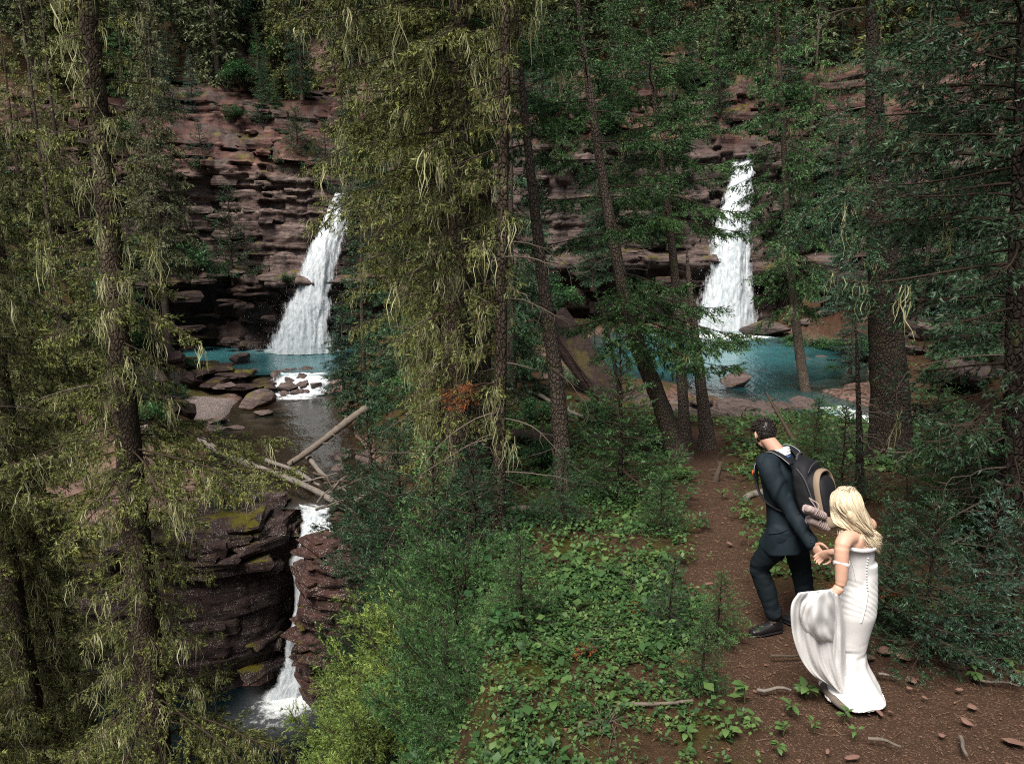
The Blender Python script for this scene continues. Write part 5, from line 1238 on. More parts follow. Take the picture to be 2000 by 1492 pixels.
# rusty dead fir sprigs
for q, (u, v, l, lab, dz) in enumerate([(1062, 1165, .22, 'rusty dead sprig on the left ground plants', .12), (1270, 1195, .20, 'orange dead sprig beside the small dark sapling', .10), (1375, 1322, .18, 'orange dead sprig above the tiny fir', .12), (1655, 1170, .15, 'orange sprig by the bride\'s hip', .35), (1768, 1205, .22, 'orange drooping sprig on the fir behind the bride', .45), (1180, 1300, .2, 'curled brown fern frond among the ground plants', .14)]):
    r_ = np.random.default_rng(700 + q); C_, W_ = MB(), MB()
    branch(r_, np.zeros(3), r_.uniform(2.6, 3.8), l, .15, .35, 0, sty(K=9, nl=.022, nw=.007, gap=.012, sgap=.02, shoot=.05, width=.35, bare=.2, lichen=0, stem_r=.004), C_, W_, None, 0)
    rt = thing('dead_sprig', lab, 'sprig', tuple(pg(u, v + (50 if dz > .3 else 0)) + np.array([0, 0, dz]))); obj('needles', C_.mesh('needles', [F_RUST]), rt, kind='stuff'); obj('stem', W_.mesh('stem', [TWIG]), rt, kind='stuff')
tw = np.random.default_rng(61)
for q, (u, v, sc_, lab) in enumerate([(1250, 1150, .5, 'tangle of bare dead twigs in the leafy carpet'), (1120, 1250, .4, 'bare twig tangle left of the orange sprig'), (1940, 1230, .6, 'bare twig tangle under the dense fir at right'), (1620, 1120, .45, 'bare twigs beside the bride\'s raised hand'), (1180, 1420, .35, 'low bare twig tangle near the bottom edge')]):
    m_ = MB(); g = pg(u, v)
    for k_ in range(26):
        a0 = tw.normal(0, .08 * sc_, 3) * [1, 1, 0]; az = tw.uniform(0, 6.28); l_ = tw.uniform(.3, 1.0) * sc_; s_ = np.linspace(0, 1, 6)[:, None]
        d_ = np.array([math.cos(az), math.sin(az), tw.uniform(.1, .9)]); pts = a0 + d_ * l_ * s_ + np.array([0, 0, -.45 * l_]) * s_ ** 2 + tw.normal(0, .02, (6, 3)) * s_
        m_.tube(pts, .0035 * (1 - .7 * s_[:, 0]), 4, 0, .5, False)
    rt = thing('twig_tangle', lab, 'twigs', tuple(g)); obj('twigs', m_.mesh('twigs', [TWIG_GREY]), rt, kind='stuff')
# litter on the soil
lr = np.random.default_rng(31); n = 5200; X = lr.uniform(-1.2, 6.5, n); Y = lr.uniform(3.0, 12, n); Z = H(X, Y) - .045 * trail_mask(X, Y); az = lr.uniform(0, 6.28, n); l = lr.uniform(.012, .07, n) * lr.choice([1, 1, 2.2], n)
a_ = np.stack([X, Y, Z + .012], -1); b_ = a_ + np.stack([np.cos(az) * l, np.sin(az) * l, lr.uniform(-.004, .012, n)], -1)
mb = MB(); stems(mb, a_, b_, lr.uniform(.0008, .003, n), .0008, 0, .5)
n = 3500; X = lr.uniform(-1.2, 6.5, n); Y = lr.uniform(3.0, 10, n); Z = H(X, Y) - .045 * trail_mask(X, Y)
tv = np.array([(1, 0, 0), (-.4, .8, 0), (-.5, -.7, 0), (0, 0, .55)]); tf = np.array([(0, 1, 3), (1, 2, 3), (2, 0, 3)])
sz = lr.uniform(.004, .013, n) * lr.choice([1, 1, 1, 1.8], n); c, s = np.cos(lr.uniform(0, 6.28, n)), 0
rot = lr.uniform(0, 6.28, n); R2 = np.stack([np.stack([np.cos(rot), -np.sin(rot)], -1), np.stack([np.sin(rot), np.cos(rot)], -1)], -2)
tvx = np.einsum('nij,kj->nki', R2, tv[:, :2]); V = np.concatenate([tvx, np.broadcast_to(tv[None, :, 2:], (n, 4, 1))], -1) * sz[:, None, None] + np.stack([X, Y, Z + .008], -1)[:, None]
mb.add(V.reshape(-1, 3), (tf[None] + 4 * np.arange(n)[:, None, None]).reshape(-1, 3), 1, .5)
tag(obj('forest_litter', mb.mesh('forest_litter', [plain_mat('litter_bits', (.17, .115, .07), .6, 3), plain_mat('soil_crumbs', (.13, .07, .045), .5, 3)]), kind='stuff'), 'scattered needles, twigs and soil crumbs on the trail', 'litter')
# leafy shrubs on ledges and banks
def mk_shrub(seed):
    rng = np.random.default_rng(seed); C_, W_ = MB(), MB(); n = 2600
    lob = rng.normal(0, .45, (16, 3)) * [1, 1, .5] + [0, 0, .75]; k = rng.integers(0, 16, n); d = unit(rng.normal(size=(n, 3))); p = lob[k] + d * (.32 * rng.random(n) ** .33)[:, None]
    p[:, 2] = np.maximum(p[:, 2], .05); az = np.arctan2(d[:, 1], d[:, 0])
    leaves(C_, rng, p, az, rng.normal(.1, .5, n), rng.uniform(.06, .12, n), np.clip(.3 + .35 * d[:, 2] + rng.normal(0, .15, n) + .2 * (_h(k, k * 3, k * 0, seed)), 0, 1), 0, True)
    for i in range(16): W_.tube([(0, 0, 0), lob[i] * [.5, .5, .55], lob[i]], [.03, .018, .008], 4, 0, .5)
    return C_, W_
SH = {}
for key, sd in (('s0', 5), ('s1', 6)):
    C_, W_ = mk_shrub(sd); SH[key] = (C_.mesh('foliage', [M_SHRUB]), W_.mesh('stems', [TWIG]))
hr = np.random.default_rng(55)
def shrub(p, s, label, group=None, flat=1.0):
    r = thing('leafy_shrub', label, 'shrub', tuple(p), group, hr.uniform(0, 6.28)); r.scale = (s, s, s * flat); k = 's%d' % hr.integers(0, 2)
    obj('foliage', SH[k][0], r, kind='stuff'); obj('stems', SH[k][1], r, kind='stuff')
for (u, v, D, s, lab) in [(240, 545, 45, 1.9, 'bright green shrub on the ledge at far left of the left falls'), (290, 550, 45.5, 1.6, 'green shrub on the ledge beside the slender spruce'), (380, 552, 46.2, 1.7, 'green shrub on the ledge left of the dark conical fir'), (420, 555, 46.4, 1.2, 'low shrub at the foot of the dark conical fir'),
                          (205, 150, 50, 1.4, 'shrub on the mossy rim at the upper left'), (240, 120, 52, 1.2, 'shrub high on the mossy rim'), (230, 270, 48, 1.0, 'shrub clinging to the left cliff'), (210, 320, 47.5, 1.1, 'shrub half way up the left cliff'), (395, 345, 48, .9, 'green shrub at the foot of the small blue fir'),
                          (480, 175, 53, 1.5, 'moss-green shrub on the red terrace'), (545, 140, 54, 1.4, 'shrub at the top of the red terrace'), (460, 240, 50.5, .8, 'small shrub on the red cliff face'), (560, 560, 45.2, .6, 'little plant growing on the wet rock by the left falls'),
                          (1040, 590, 38, 1.4, 'bright shrub on the far shore behind the slim trunk'), (1090, 610, 37, 1.1, 'shrub on the far shore left of the right pool'), (1030, 700, 27, .9, 'shrub on the green bank at the middle'), (1070, 250, 43.5, 1.3, 'shrub on the red slope at the upper left of the right falls'),
                          (1180, 260, 43.5, 1.2, 'shrub on the ledge behind the curved trunk'), (1250, 300, 43, 1.0, 'shrub above the pink banded rock'), (1370, 230, 45, 1.4, 'shrub above the right falls'), (1590, 590, 37.5, 1.2, 'green shrub on the red earth right of the right falls'), (1690, 610, 34, 1.1, 'shrub behind the thick trunk'),
                          (1560, 220, 44, 1.3, 'shrub on the rim behind the drooping spruce')]:
    shrub(P(u, v, D), s, lab)
for (u, v, s, lab) in [(1035, 830, .5, 'leafy bush on the bank behind the mossy log'), (1020, 740, .7, 'leafy bush at the crest beyond the mossy log'), (1060, 920, .35, 'small leafy bush left of the slim trunk foot'), (1860, 870, .5, 'leafy bush beside the young fir on the slope'), (1930, 940, .5, 'leafy bush at right below the red bank'), (1170, 830, .5, 'leafy bush below the tilted slab'),
                       (290, 830, .8, 'leafy bush on the left bank above the rock block'), (350, 780, .6, 'leafy bush at the left end of the gravel bar'), (240, 700, 1.0, 'leafy bush below the mossy knoll')]:
    shrub(pg(u, v), s, lab)
for q in range(26):
    x = hr.uniform(-22, -13.2); y = hr.uniform(29, 41); z = Hs(x, y)
    if z > -4.2: shrub((x, y, z), hr.uniform(.35, .8), 'low leafy shrub on the left bank around the mossy knoll', 'shrubs of the left bank', .8)
for q in range(34):
    x = hr.uniform(12.2, 22); y = hr.uniform(22, 38); shrub((x, y, Hs(x, y)), hr.uniform(.4, .9), 'low leafy shrub on the red slope at right', 'shrubs of the red slope', .8)
# ================================================================== people
from mathutils.bvhtree import BVHTree
def ring_loft(mb, C, rx, ry, ax, ay, k=20, m=0, cap=True, power=2.0):
    """closed loft: centres C, half sizes rx, ry along per-ring axes ax, ay"""
    C = np.asarray(C, float); n = len(C); a = np.arange(k) / k * 2 * np.pi
    rx = np.broadcast_to(np.asarray(rx, float), (n,)); ry = np.broadcast_to(np.asarray(ry, float), (n,))
    ax = np.broadcast_to(np.asarray(ax, float), (n, 3)); ay = np.broadcast_to(np.asarray(ay, float), (n, 3))
    ca = np.sign(np.cos(a)) * np.abs(np.cos(a)) ** (2 / power); sa = np.sign(np.sin(a)) * np.abs(np.sin(a)) ** (2 / power)
    V = C[:, None] + (rx[:, None] * ca)[..., None] * ax[:, None] + (ry[:, None] * sa)[..., None] * ay[:, None]
    i, j = np.meshgrid(np.arange(n - 1), np.arange(k), indexing='ij'); j2 = (j + 1) % k
    F = np.stack([i * k + j, i * k + j2, (i + 1) * k + j2, (i + 1) * k + j], -1).reshape(-1, 4)
    Va = np.vstack([V.reshape(-1, 3), C[0], C[-1]]); q = np.arange(k)
    mb.add(Va, F, m); off = mb.n - len(Va)
    if cap:
        f0 = np.stack([(q + 1) % k, q, np.full(k, n * k)], -1); f1 = np.stack([(n - 1) * k + q, (n - 1) * k + (q + 1) % k, np.full(k, n * k + 1)], -1)
        mb.F.append(np.vstack([f0, f1]) + off); mb.M.append(m)
def limb(mb, pts, rad, k=14, n=14, flat=1.0):
    """tapered limb with rounded ends through joints"""
    pts = np.asarray(pts, float); t = np.linspace(0, 1, len(pts)); P2 = smooth_path(pts, n) if len(pts) > 2 else smooth_path(pts, n)
    r = np.interp(np.linspace(0, 1, n), t, rad)
    tan = unit(np.gradient(P2, axis=0))
    e0 = [P2[0] - tan[0] * r[0] * s for s in (.85, .5)]; e1 = [P2[-1] + tan[-1] * r[-1] * s for s in (.5, .85)]
    C = np.vstack([e0, P2, e1]); rr_ = np.concatenate([[r[0] * .5, r[0] * .86], r, [r[-1] * .86, r[-1] * .5]])
    T = np.vstack([tan[:1], tan[:1], tan, tan[-1:], tan[-1:]])
    ref = np.array([.2, .1, 1.0]) if abs(T[:, 2]).mean() < .85 else np.array([1.0, .2, 0])
    ax = unit(np.cross(T, ref)); ay = np.cross(T, ax)
    ring_loft(mb, C, rr_, rr_ * flat, ax, ay, k)
def ellipsoid(mb, c, r, R=None, k=18, n=12):
    th = np.linspace(.001, np.pi - .001, n); ph = np.arange(k) / k * 2 * np.pi
    V = np.stack([np.sin(th)[:, None] * np.cos(ph), np.sin(th)[:, None] * np.sin(ph), np.cos(th)[:, None] + 0 * ph], -1).reshape(-1, 3) * np.asarray(r)
    if R is not None: V = V @ np.asarray(R).T
    i, j = np.meshgrid(np.arange(n - 1), np.arange(k), indexing='ij'); j2 = (j + 1) % k
    F = np.stack([i * k + j, (i + 1) * k + j, (i + 1) * k + j2, i * k + j2], -1).reshape(-1, 4)
    mb.add(V + np.asarray(c), F)
def fuse(name, mb, voxel, smooth, mat, disp=None, dec=1.0):
    """one continuous skin over overlapping closed shapes"""
    me = mb.mesh(name + '_raw', [mat]); o = bpy.data.objects.new(name + '_raw', me); COL.objects.link(o)
    r = o.modifiers.new('r', 'REMESH'); r.mode = 'VOXEL'; r.voxel_size = voxel
    s = o.modifiers.new('s', 'SMOOTH'); s.factor = .5; s.iterations = smooth
    if dec < 1: d_ = o.modifiers.new('d', 'DECIMATE'); d_.ratio = dec
    dg = bpy.context.evaluated_depsgraph_get(); dg.update()
    ev = o.evaluated_get(dg); out = bpy.data.meshes.new_from_object(ev)
    bpy.data.objects.remove(o); bpy.data.meshes.remove(me)
    n = len(out.vertices); V = np.empty(n * 3, np.float32); out.vertices.foreach_get('co', V); V = V.reshape(-1, 3).astype(float)
    if disp is not None:
        N = np.empty(n * 3, np.float32); out.vertices.foreach_get('normal', N); N = N.reshape(-1, 3)
        V = V + N * disp(V, N)[:, None]; out.vertices.foreach_set('co', V.astype(np.float32).ravel())
    out.materials.clear(); out.materials.append(mat); out.name = name
    out.polygons.foreach_set('use_smooth', np.ones(len(out.polygons), bool)); out.update()
    return out
def bvh_of(me):
    return BVHTree.FromPolygons([v.co[:] for v in me.vertices], [p.vertices[:] for p in me.polygons])
CAMP = np.array([0, 0, CAMZ])
def hit(bvh, u, v, lift=0.0):
    d = unit(P(u, v, 5.0) - CAMP); h = bvh.ray_cast(Vector(CAMP), Vector(d))
    if h[0] is None: return None, None
    return np.array(h[0]) + np.array(h[1]) * lift, np.array(h[1])
def skin_mat(name, col):
    t = NT(name); p = t.objc(); n = t.noise(p, 14, 4, .6); c = t.mix(n, tuple(x * .88 for x in col), tuple(min(1, x * 1.08) for x in col))
    return t.done(t.bsdf(c, .5, t.bump(t.noise(p, 160, 3), .12, .002), .35, Subsurface_Weight=.12, Subsurface_Radius=(.012, .005, .003), Subsurface_Scale=.5))
def cloth_mat(name, col, weave=600, rough=.8, spec=.25, var=.12, sheen=0.0):
    t = NT(name); p = t.objc(); n = t.noise(p, 5, 4, .6); w = t.noise(p, weave, 2, .5)
    c = t.mix(n, tuple(x * (1 - var) for x in col), tuple(min(1, x * (1 + var)) for x in col))
    return t.done(t.bsdf(c, rough, t.bump(w, .15, .001), spec, Sheen_Weight=sheen))
M_SKIN_M = skin_mat('groom_skin', (.50, .29, .21)); M_SKIN_W = skin_mat('bride_skin', (.58, .35, .25))
M_SUIT = cloth_mat('dark_teal_suit_cloth', (.0075, .0145, .020), 700, .75, .22, .2, .0); M_TROU = cloth_mat('dark_trouser_cloth', (.006, .0105, .014), 700, .78, .2, .2, .0)
M_DRESS = cloth_mat('white_crepe', (.585, .58, .57), 500, .6, .3, .02); 
def dress_mat():
    t = NT('white_crepe_gown'); p = t.pos(); n = t.noise(p, 5, 4, .6); w = t.noise(p, 420, 2, .5); cz = t.noise(t.vscale(p, (1, 1, .5)), 26, 4, .65)
    sx = t.n('ShaderNodeSeparateXYZ'); t.l(p, sx.inputs[0])
    c = t.mix(n, (.665, .66, .65), (.69, .685, .675))
    st_ = t.math('MULTIPLY', t.mapr(sx.outputs[2], .16, .0), t.mapr(t.noise(p, 13, 5, .7), .48, .68))          # trail dirt on the hem
    c = t.mix(t.math('MULTIPLY', st_, .55), c, (.30, .24, .19))
    return t.done(t.bsdf(c, .62, t.bump(cz, .22, .006), .25))
M_DRESS = dress_mat(); M_SHIRT = cloth_mat('white_shirt', (.78, .80, .84), 500, .7, .2, .02)
M_TIE = cloth_mat('blue_tie', (.06, .16, .42), 400, .5, .3); M_SHOE = plain_mat('black_leather', (.012, .011, .012), .3, 30, .35, .2, .5)
M_PACK = cloth_mat('black_nylon', (.0085, .0085, .0105), 350, .72, .25, .25); M_TAN = cloth_mat('tan_nylon', (.21, .155, .11), 350, .7, .3, .12); M_GREYW = plain_mat('grey_webbing', (.05, .05, .055), .2, 80, .6, .3)
M_REFL = plain_mat('reflective_piping', (.34, .36, .38), .1, 60, .45, .1, .5); M_ORANGE = plain_mat('orange_tab', (.62, .11, .03), .1, 60, .6)
M_CANVAS = cloth_mat('pale_canvas', (.33, .26, .245), 400, .8, .2, .06); M_BTN = plain_mat('dark_button', (.01, .01, .012), .1, 40, .3, .1, .5); M_PEARL = plain_mat('pearl_button', (.75, .71, .65), .05, 40, .3, .05, .5)
def hair_mat(name, a, b, c):
    t = NT(name); f = t.attr('tint'); col = t.ramp(f, [(0, a), (.5, b), (1, c)])
    return t.done(t.bsdf(col, .42, t.bump(t.noise(t.vscale(t.objc(), (300, 300, 20)), 1.0, 2), .2, .002), .4))
M_BLOND = hair_mat('blond_hair', (.30, .23, .145), (.58, .485, .335), (.76, .68, .52)); M_BROWN_H = hair_mat('dark_brown_hair', (.008, .006, .005), (.020, .014, .011), (.042, .030, .024))

def hand(mb, wrist, d, pn, size=1.0, curl=.6, thumb=1.0, spread=.10):
    """palm with four unequal fingers and a thumb. d: wrist to knuckles, pn: palm normal (fingers curl that way)"""
    d = unit(d); pn = unit(pn - d * (pn @ d)); s = np.cross(d, pn) * thumb; wrist = np.asarray(wrist, float)
    L = .092 * size; W = .042 * size; T = .015 * size
    ring_loft(mb, [wrist - d * .03 * size, wrist, wrist + d * L * .4, wrist + d * L * .85, wrist + d * L, wrist + d * (L + .008)], np.array([.024, .026, .038, .042, .040, .03]) * size, np.array([.018, .017, .017, .016, .013, .008]) * size, s, pn, 16)
    for q, (o, l) in enumerate([(.75, .070), (.26, .080), (-.24, .074), (-.70, .058)]):
        b = wrist + d * (L * .93) + s * (o * W); dd = unit(d + s * spread * o); p = [b]; a = 0
        for seg, f in enumerate((.45, .32, .23)):
            a += curl * (.75 if seg == 0 else 1.0); v = unit(dd * math.cos(a) + pn * math.sin(a)); p.append(p[-1] + v * l * f * size)
        limb(mb, p, np.array([.0092, .0088, .0080, .0068]) * size, 10, 9)
    b = wrist + d * L * .28 + s * W * .75
    p = [b, b + unit(d * .55 + s * .75 + pn * .25) * .036 * size, b + unit(d * .85 + s * .50 + pn * .45) * .064 * size, b + unit(d * 1.0 + s * .22 + pn * .62) * .086 * size]
    limb(mb, p, np.array([.0135, .0115, .0095, .0075]) * size, 10, 9)

def rot_from(f, up):
    f = unit(f); up = unit(up - f * (np.asarray(up) @ f)); r = np.cross(f, up); return np.stack([r, f, up], -1)      # columns: right, forward, up
# ------------------------------------------------------------------ the groom
fM = unit(np.array([-.66, .75, 0])); lM = np.array([-fM[1], fM[0], 0]); UP = np.array([0, 0, 1.0])
pel = P(1538, 1035, 5.5); neck = P(1521, 892, 5.62); headc = P(1493, 849, 5.73)
kneeL, ankL = P(1484, 1108, 5.6), P(1511, 1198, 5.55); kneeR, ankR = P(1566, 1122, 5.62), P(1578, 1192, 5.60)
hipL = pel + lM * .085 - UP * .02; hipR = pel - lM * .085 - UP * .02
shL = P(1501, 914, 5.46); elL = P(1545, 1000, 5.33); wrL = P(1588, 1064, 5.16)
shR = neck - lM * .19 - UP * .04; elR = shR - UP * .29 + fM * .02 - lM * .02; wrR = elR - UP * .20 - fM * .04 + lM * .03
spine = neck - pel; sp = unit(spine)
groom = thing('person', 'groom in dark teal suit stepping down the trail and leading the bride by the hand', 'person', (pel[0], pel[1], 0.0))
def child(name, me, root, kind=None):
    o = obj(name, me, root, kind=kind); o.matrix_parent_inverse = Matrix.Translation(-Vector(root.location)); return o
# body: head, neck, hands, ankles as one skin
mb = MB(); Rm = rot_from(np.array([-.10, .85, -.52]), UP)
hr_, hf, hu = Rm[:, 0], Rm[:, 1], Rm[:, 2]
ellipsoid(mb, headc + hu * .02 - hf * .012, (.074, .094, .088), Rm); ellipsoid(mb, headc - hu * .045 + hf * .028, (.058, .068, .066), Rm)       # skull, jaw
ellipsoid(mb, headc + hf * .095 - hu * .012, (.013, .020, .022), Rm); ellipsoid(mb, headc + hf * .088 - hu * .052, (.026, .012, .012), Rm)    # nose, mouth
ellipsoid(mb, headc + hf * .078 + hu * .028, (.05, .018, .010), Rm); ellipsoid(mb, headc + hf * .075 - hu * .092, (.022, .018, .016), Rm)      # brow, chin
for s in (-1, 1):
    e = headc + hr_ * s * .080 - hf * .012 - hu * .008; Re = rot_from(hf * .5 + hr_ * s, hu); ellipsoid(mb, e, (.019, .008, .032), Re, 12, 8); ellipsoid(mb, headc + hr_ * s * .03 + hf * .082 + hu * .008, (.011, .008, .008), Rm, 10, 6)
limb(mb, [neck - UP * .06, neck + UP * .02 - fM * .0, headc - hu * .04 - hf * .03], [.066, .057, .055], 16, 10)
torso = smooth_path([pel - UP * .02, pel + spine * .3, pel + spine * .62, pel + spine * .9], 14)
ring_loft(mb, torso, np.interp(np.linspace(0, 1, 14), [0, .35, .75, 1], [.14, .13, .16, .10]), np.interp(np.linspace(0, 1, 14), [0, .4, .75, 1], [.09, .085, .10, .07]), lM, np.cross(sp, lM), 18)
limb(mb, [neck - UP * .07, shL, elL, wrL], [.05, .048, .040, .026]); limb(mb, [neck - UP * .07, shR, elR, wrR], [.05, .048, .040, .026])
for h_, k_, a_ in ((hipL, kneeL, ankL), (hipR, kneeR, ankR)): limb(mb, [h_, k_, a_], [.07, .05, .035])
hdM = unit(P(1604, 1086, 5.06) - wrL)
hand(mb, wrL, hdM, np.array([.35, .55, .15]), 1.05, .62, 1.0); hand(mb, wrR, -UP + fM * .1, lM * 1.0, 1.05, .5, -1.0)
child('body', fuse('body', mb, .0052, 6, M_SKIN_M, None, .3), groom)
# hair: a cap and short tufts
mb = MB(); hrng = np.random.default_rng(3)
ellipsoid(mb, headc + hu * .036 - hf * .014, (.080, .102, .088), Rm, 24, 16); ellipsoid(mb, headc - hu * .005 - hf * .040, (.070, .062, .066), Rm, 24, 16)
cap = fuse('hair', mb, .006, 2, M_BROWN_H, lambda V, N: np.where(((V - headc) @ hu < -.055) | (((V - headc) @ hf > .055) & ((V - headc) @ hu < .055)) | ((((V - headc) @ hu) < .032) & (((V - headc) @ hf) > -.022)), -.05, .004 * fbm(V[:, 0] * 60, V[:, 1] * 60, V[:, 2] * 60, 5, 2)))
tf = MB(); n = 1300; d = unit(hrng.normal(size=(n, 3))); loc = np.stack([d[:, 0], d[:, 1], d[:, 2]], -1)
ok = (loc[:, 2] > .15) | ((loc[:, 1] < -.2) & (loc[:, 2] > -.75)); loc = loc[ok]; n = len(loc)
b = headc + hu * .030 - hf * .012 + (loc * [.076, .098, .086]) @ Rm.T; ln = np.where(loc[:, 2] > .35, .045, .018) * hrng.uniform(.6, 1.3, n)
dv = unit((loc * [1, 1, 1]) @ Rm.T * .8 + hrng.normal(0, .3, (n, 3)) + hf * np.where(loc[:, 2] > .3, .7, -.1)[:, None] + hu * -.1)
stems(tf, b - dv * .004, b + dv * (ln * .55)[:, None], .0042, .003, 0, .5); stems(tf, b + dv * (ln * .55)[:, None], b + unit(dv + hf * .4 - hu * .15) * ln[:, None], .003, .0008, 0, .7)
hairM = child('hair', cap, groom); tfo = child('hair_tufts', tf.mesh('hair_tufts', [M_BROWN_H]), groom, 'stuff')
mb = MB(); ellipsoid(mb, headc - hu * .062 + hf * .040, (.057, .060, .052), Rm, 20, 14); ellipsoid(mb, headc - hu * .035 + hf * .012, (.064, .045, .040), Rm, 20, 14)
child('beard', fuse('beard', mb, .006, 2, M_BROWN_H, lambda V, N: .004 * fbm(V[:, 0] * 60, V[:, 1] * 60, V[:, 2] * 60, 5, 2)), groom)
# shirt collar, tie and cuff
mb = MB(); cp = [neck + np.array([math.cos(a) * .071, math.sin(a) * .071, .012 - .030 * math.cos(a - math.atan2(fM[1], fM[0]))]) for a in np.linspace(0, 2 * pi, 25)]
mb.tube(np.array(cp) + UP * .040 + fM * .008, .012, 8, 0, .5, False); mb.tube(np.array(cp) + UP * .022 + fM * .004, .015, 8, 0, .5, False); mb.tube(np.array(cp) + UP * .002, .016, 8, 0, .5, False)
child('shirt_collar', mb.mesh('shirt_collar', [M_SHIRT], True), groom)
mb = MB(); cp = [neck + np.array([math.cos(a) * .079, math.sin(a) * .079, -.012 - .034 * math.cos(a - math.atan2(fM[1], fM[0]))]) for a in np.linspace(0, 2 * pi, 25)]; mb.tube(cp, .010, 8, 0, .5, False)
tk = neck + fM * .085 - UP * .06; ring_loft(mb, [tk + UP * .02, tk, tk - UP * .06 + fM * .0, tk - UP * .10 - fM * .02, tk - UP * .12 - fM * .03], [.018, .02, .026, .036, .004], [.01, .012, .006, .006, .004], lM, fM, 10)
child('tie', mb.mesh('tie', [M_TIE], True), groom)
# jacket
mb = MB()
cs = smooth_path([pel - UP * .16 - fM * .01, pel - UP * .02, pel + spine * .28, pel + spine * .62, pel + spine * .86, neck + UP * .030 + fM * .01], 22); tt = np.linspace(0, 1, 22)
ring_loft(mb, cs, np.interp(tt, [0, .2, .45, .75, .92, 1], [.185, .178, .165, .195, .165, .085]), np.interp(tt, [0, .2, .45, .75, .92, 1], [.150, .138, .120, .135, .105, .075]), lM, unit(np.cross(sp, lM)), 28, power=2.3)
limb(mb, [neck - UP * .05 + lM * .05, shL + UP * .002, elL, wrL - unit(wrL - elL) * .025], [.085, .083, .066, .052], 18, 22); limb(mb, [neck - UP * .05 - lM * .05, shR, elR, wrR], [.085, .083, .066, .05], 18, 22)
for h_, k_ in ((hipL, kneeL), (hipR, kneeR)): limb(mb, [h_ + UP * .04, h_ + (k_ - h_) * .35], [.11, .112], 16, 6)
def suit_folds(V, N):
    ra = np.linalg.norm(V - elL, axis=1); dv_ = (V - shL) @ unit(wrL - shL); side = (V - elL) @ np.array([.5, -.2, .8])
    arm = np.exp(-(np.linalg.norm(np.cross(V - shL, unit(wrL - shL)), axis=1) / .11) ** 4)
    f = .020 * arm * np.maximum(0, vn(dv_ * 22 + side * 14, side * 7, 0, 2)) - .007 * arm + .012 * fbm(V[:, 0] * 7, V[:, 1] * 7, V[:, 2] * 4, 4, 3)
    lowz = sstep(1.15, .9, V[:, 2]); ang = np.arctan2(V[:, 1] - pel[1], V[:, 0] - pel[0])
    return f + .007 * lowz * np.sin(ang * 6 + V[:, 2] * 5)
jk = fuse('jacket', mb, .0085, 3, M_SUIT, suit_folds); jacket = child('jacket', jk, groom); jb = bvh_of(jk)
# lapel seam, pocket flap, vent and sleeve buttons on the jacket
def on_surface(bvh, pix, r, name, mat, root, lift=.002, k=6, flat=False):
    pts = []
    for (u, v) in smooth_path(np.array([(a, b_, 0) for a, b_ in pix], float), max(4, len(pix) * 6))[:, :2]:
        h_, _n = hit(bvh, u, v, lift)
        if h_ is not None: pts.append(h_)
    if len(pts) < 3: return None
    m_ = MB(); m_.tube(np.array(pts), r, k, 0, .5); return child(name, m_.mesh(name, [mat], True), root)
on_surface(jb, [(1503, 1042), (1520, 1040), (1538, 1034)], .006, 'pocket_flap', M_SUIT, jacket, .003)
for q in range(4):
    h_, n_ = hit(jb, 1582 + q * .9, 1044 + q * 5.0, .002)
    if h_ is not None: m_ = MB(); ellipsoid(m_, h_, (.006, .006, .006), None, 10, 8); child('cuff_button', m_.mesh('cuff_button', [M_BTN], True), jacket)
cw = wrL - unit(wrL - elL) * .012; dcw = unit(wrL - elL); mb = MB(); limb(mb, [cw - dcw * .02, cw + dcw * .012], [.040, .040], 16, 4); child('shirt_cuff', mb.mesh('shirt_cuff', [M_SHIRT], True), groom)
# trousers and shoes
mb = MB()
ring_loft(mb, [pel - UP * .12, pel - UP * .02, pel + UP * .10], [.15, .165, .15], [.115, .125, .11], lM, fM, 20)
for h_, k_, a_ in ((hipL, kneeL, ankL), (hipR, kneeR, ankR)): limb(mb, [h_, (h_ + k_) / 2, k_, (k_ + a_) / 2, a_ + unit(a_ - k_) * .01], [.105, .095, .080, .075, .066], 18, 26)
def tfold(V, N):
    f = .006 * fbm(V[:, 0] * 9, V[:, 1] * 9, V[:, 2] * 6, 8, 3)
    for c_, r_ in ((ankL, .14), (kneeL, .13), (ankR, .14), (kneeR, .13)):
        w_ = np.exp(-(np.linalg.norm(V - c_, axis=1) / r_) ** 2); f = f + w_ * .011 * vn(V[:, 0] * 14 + V[:, 2] * 9, V[:, 1] * 12, V[:, 2] * 30 - V[:, 0] * 16, 6)
    return f
child('trousers', fuse('trousers', mb, .009, 3, M_TROU, tfold), groom)
def shoe(a_, toe, name='shoe'):
    d = unit((toe - a_) * [1, 1, 0]); s = np.cross(UP, d); gz = Hs(a_[0], a_[1]) - .04; base = np.array([a_[0], a_[1], gz]); m_ = MB()
    cs = [base - d * .085 + UP * .045, base - d * .06 + UP * .05, base + UP * .052, base + d * .07 + UP * .042, base + d * .14 + UP * .034, base + d * .19 + UP * .028, base + d * .212 + UP * .022]
    ring_loft(m_, cs, [.026, .036, .040, .044, .047, .038, .015], [.035, .046, .052, .040, .032, .026, .012], s, UP, 18); limb(m_, [base + UP * .05 - d * .02, base + UP * .10 - d * .015], [.042, .044])
    sh = child(name, fuse(name, m_, .005, 3, M_SHOE), groom); m_ = MB()
    ring_loft(m_, [c * 1.0 - UP * (c[2] - gz - .008) for c in cs], np.array([.028, .039, .043, .047, .050, .041, .018]), .010, s, UP, 18); child('sole', m_.mesh('sole', [M_SHOE]), sh)
shoe(ankL, P(1470, 1215, 5.5)); shoe(ankR, ankR + fM * .2)
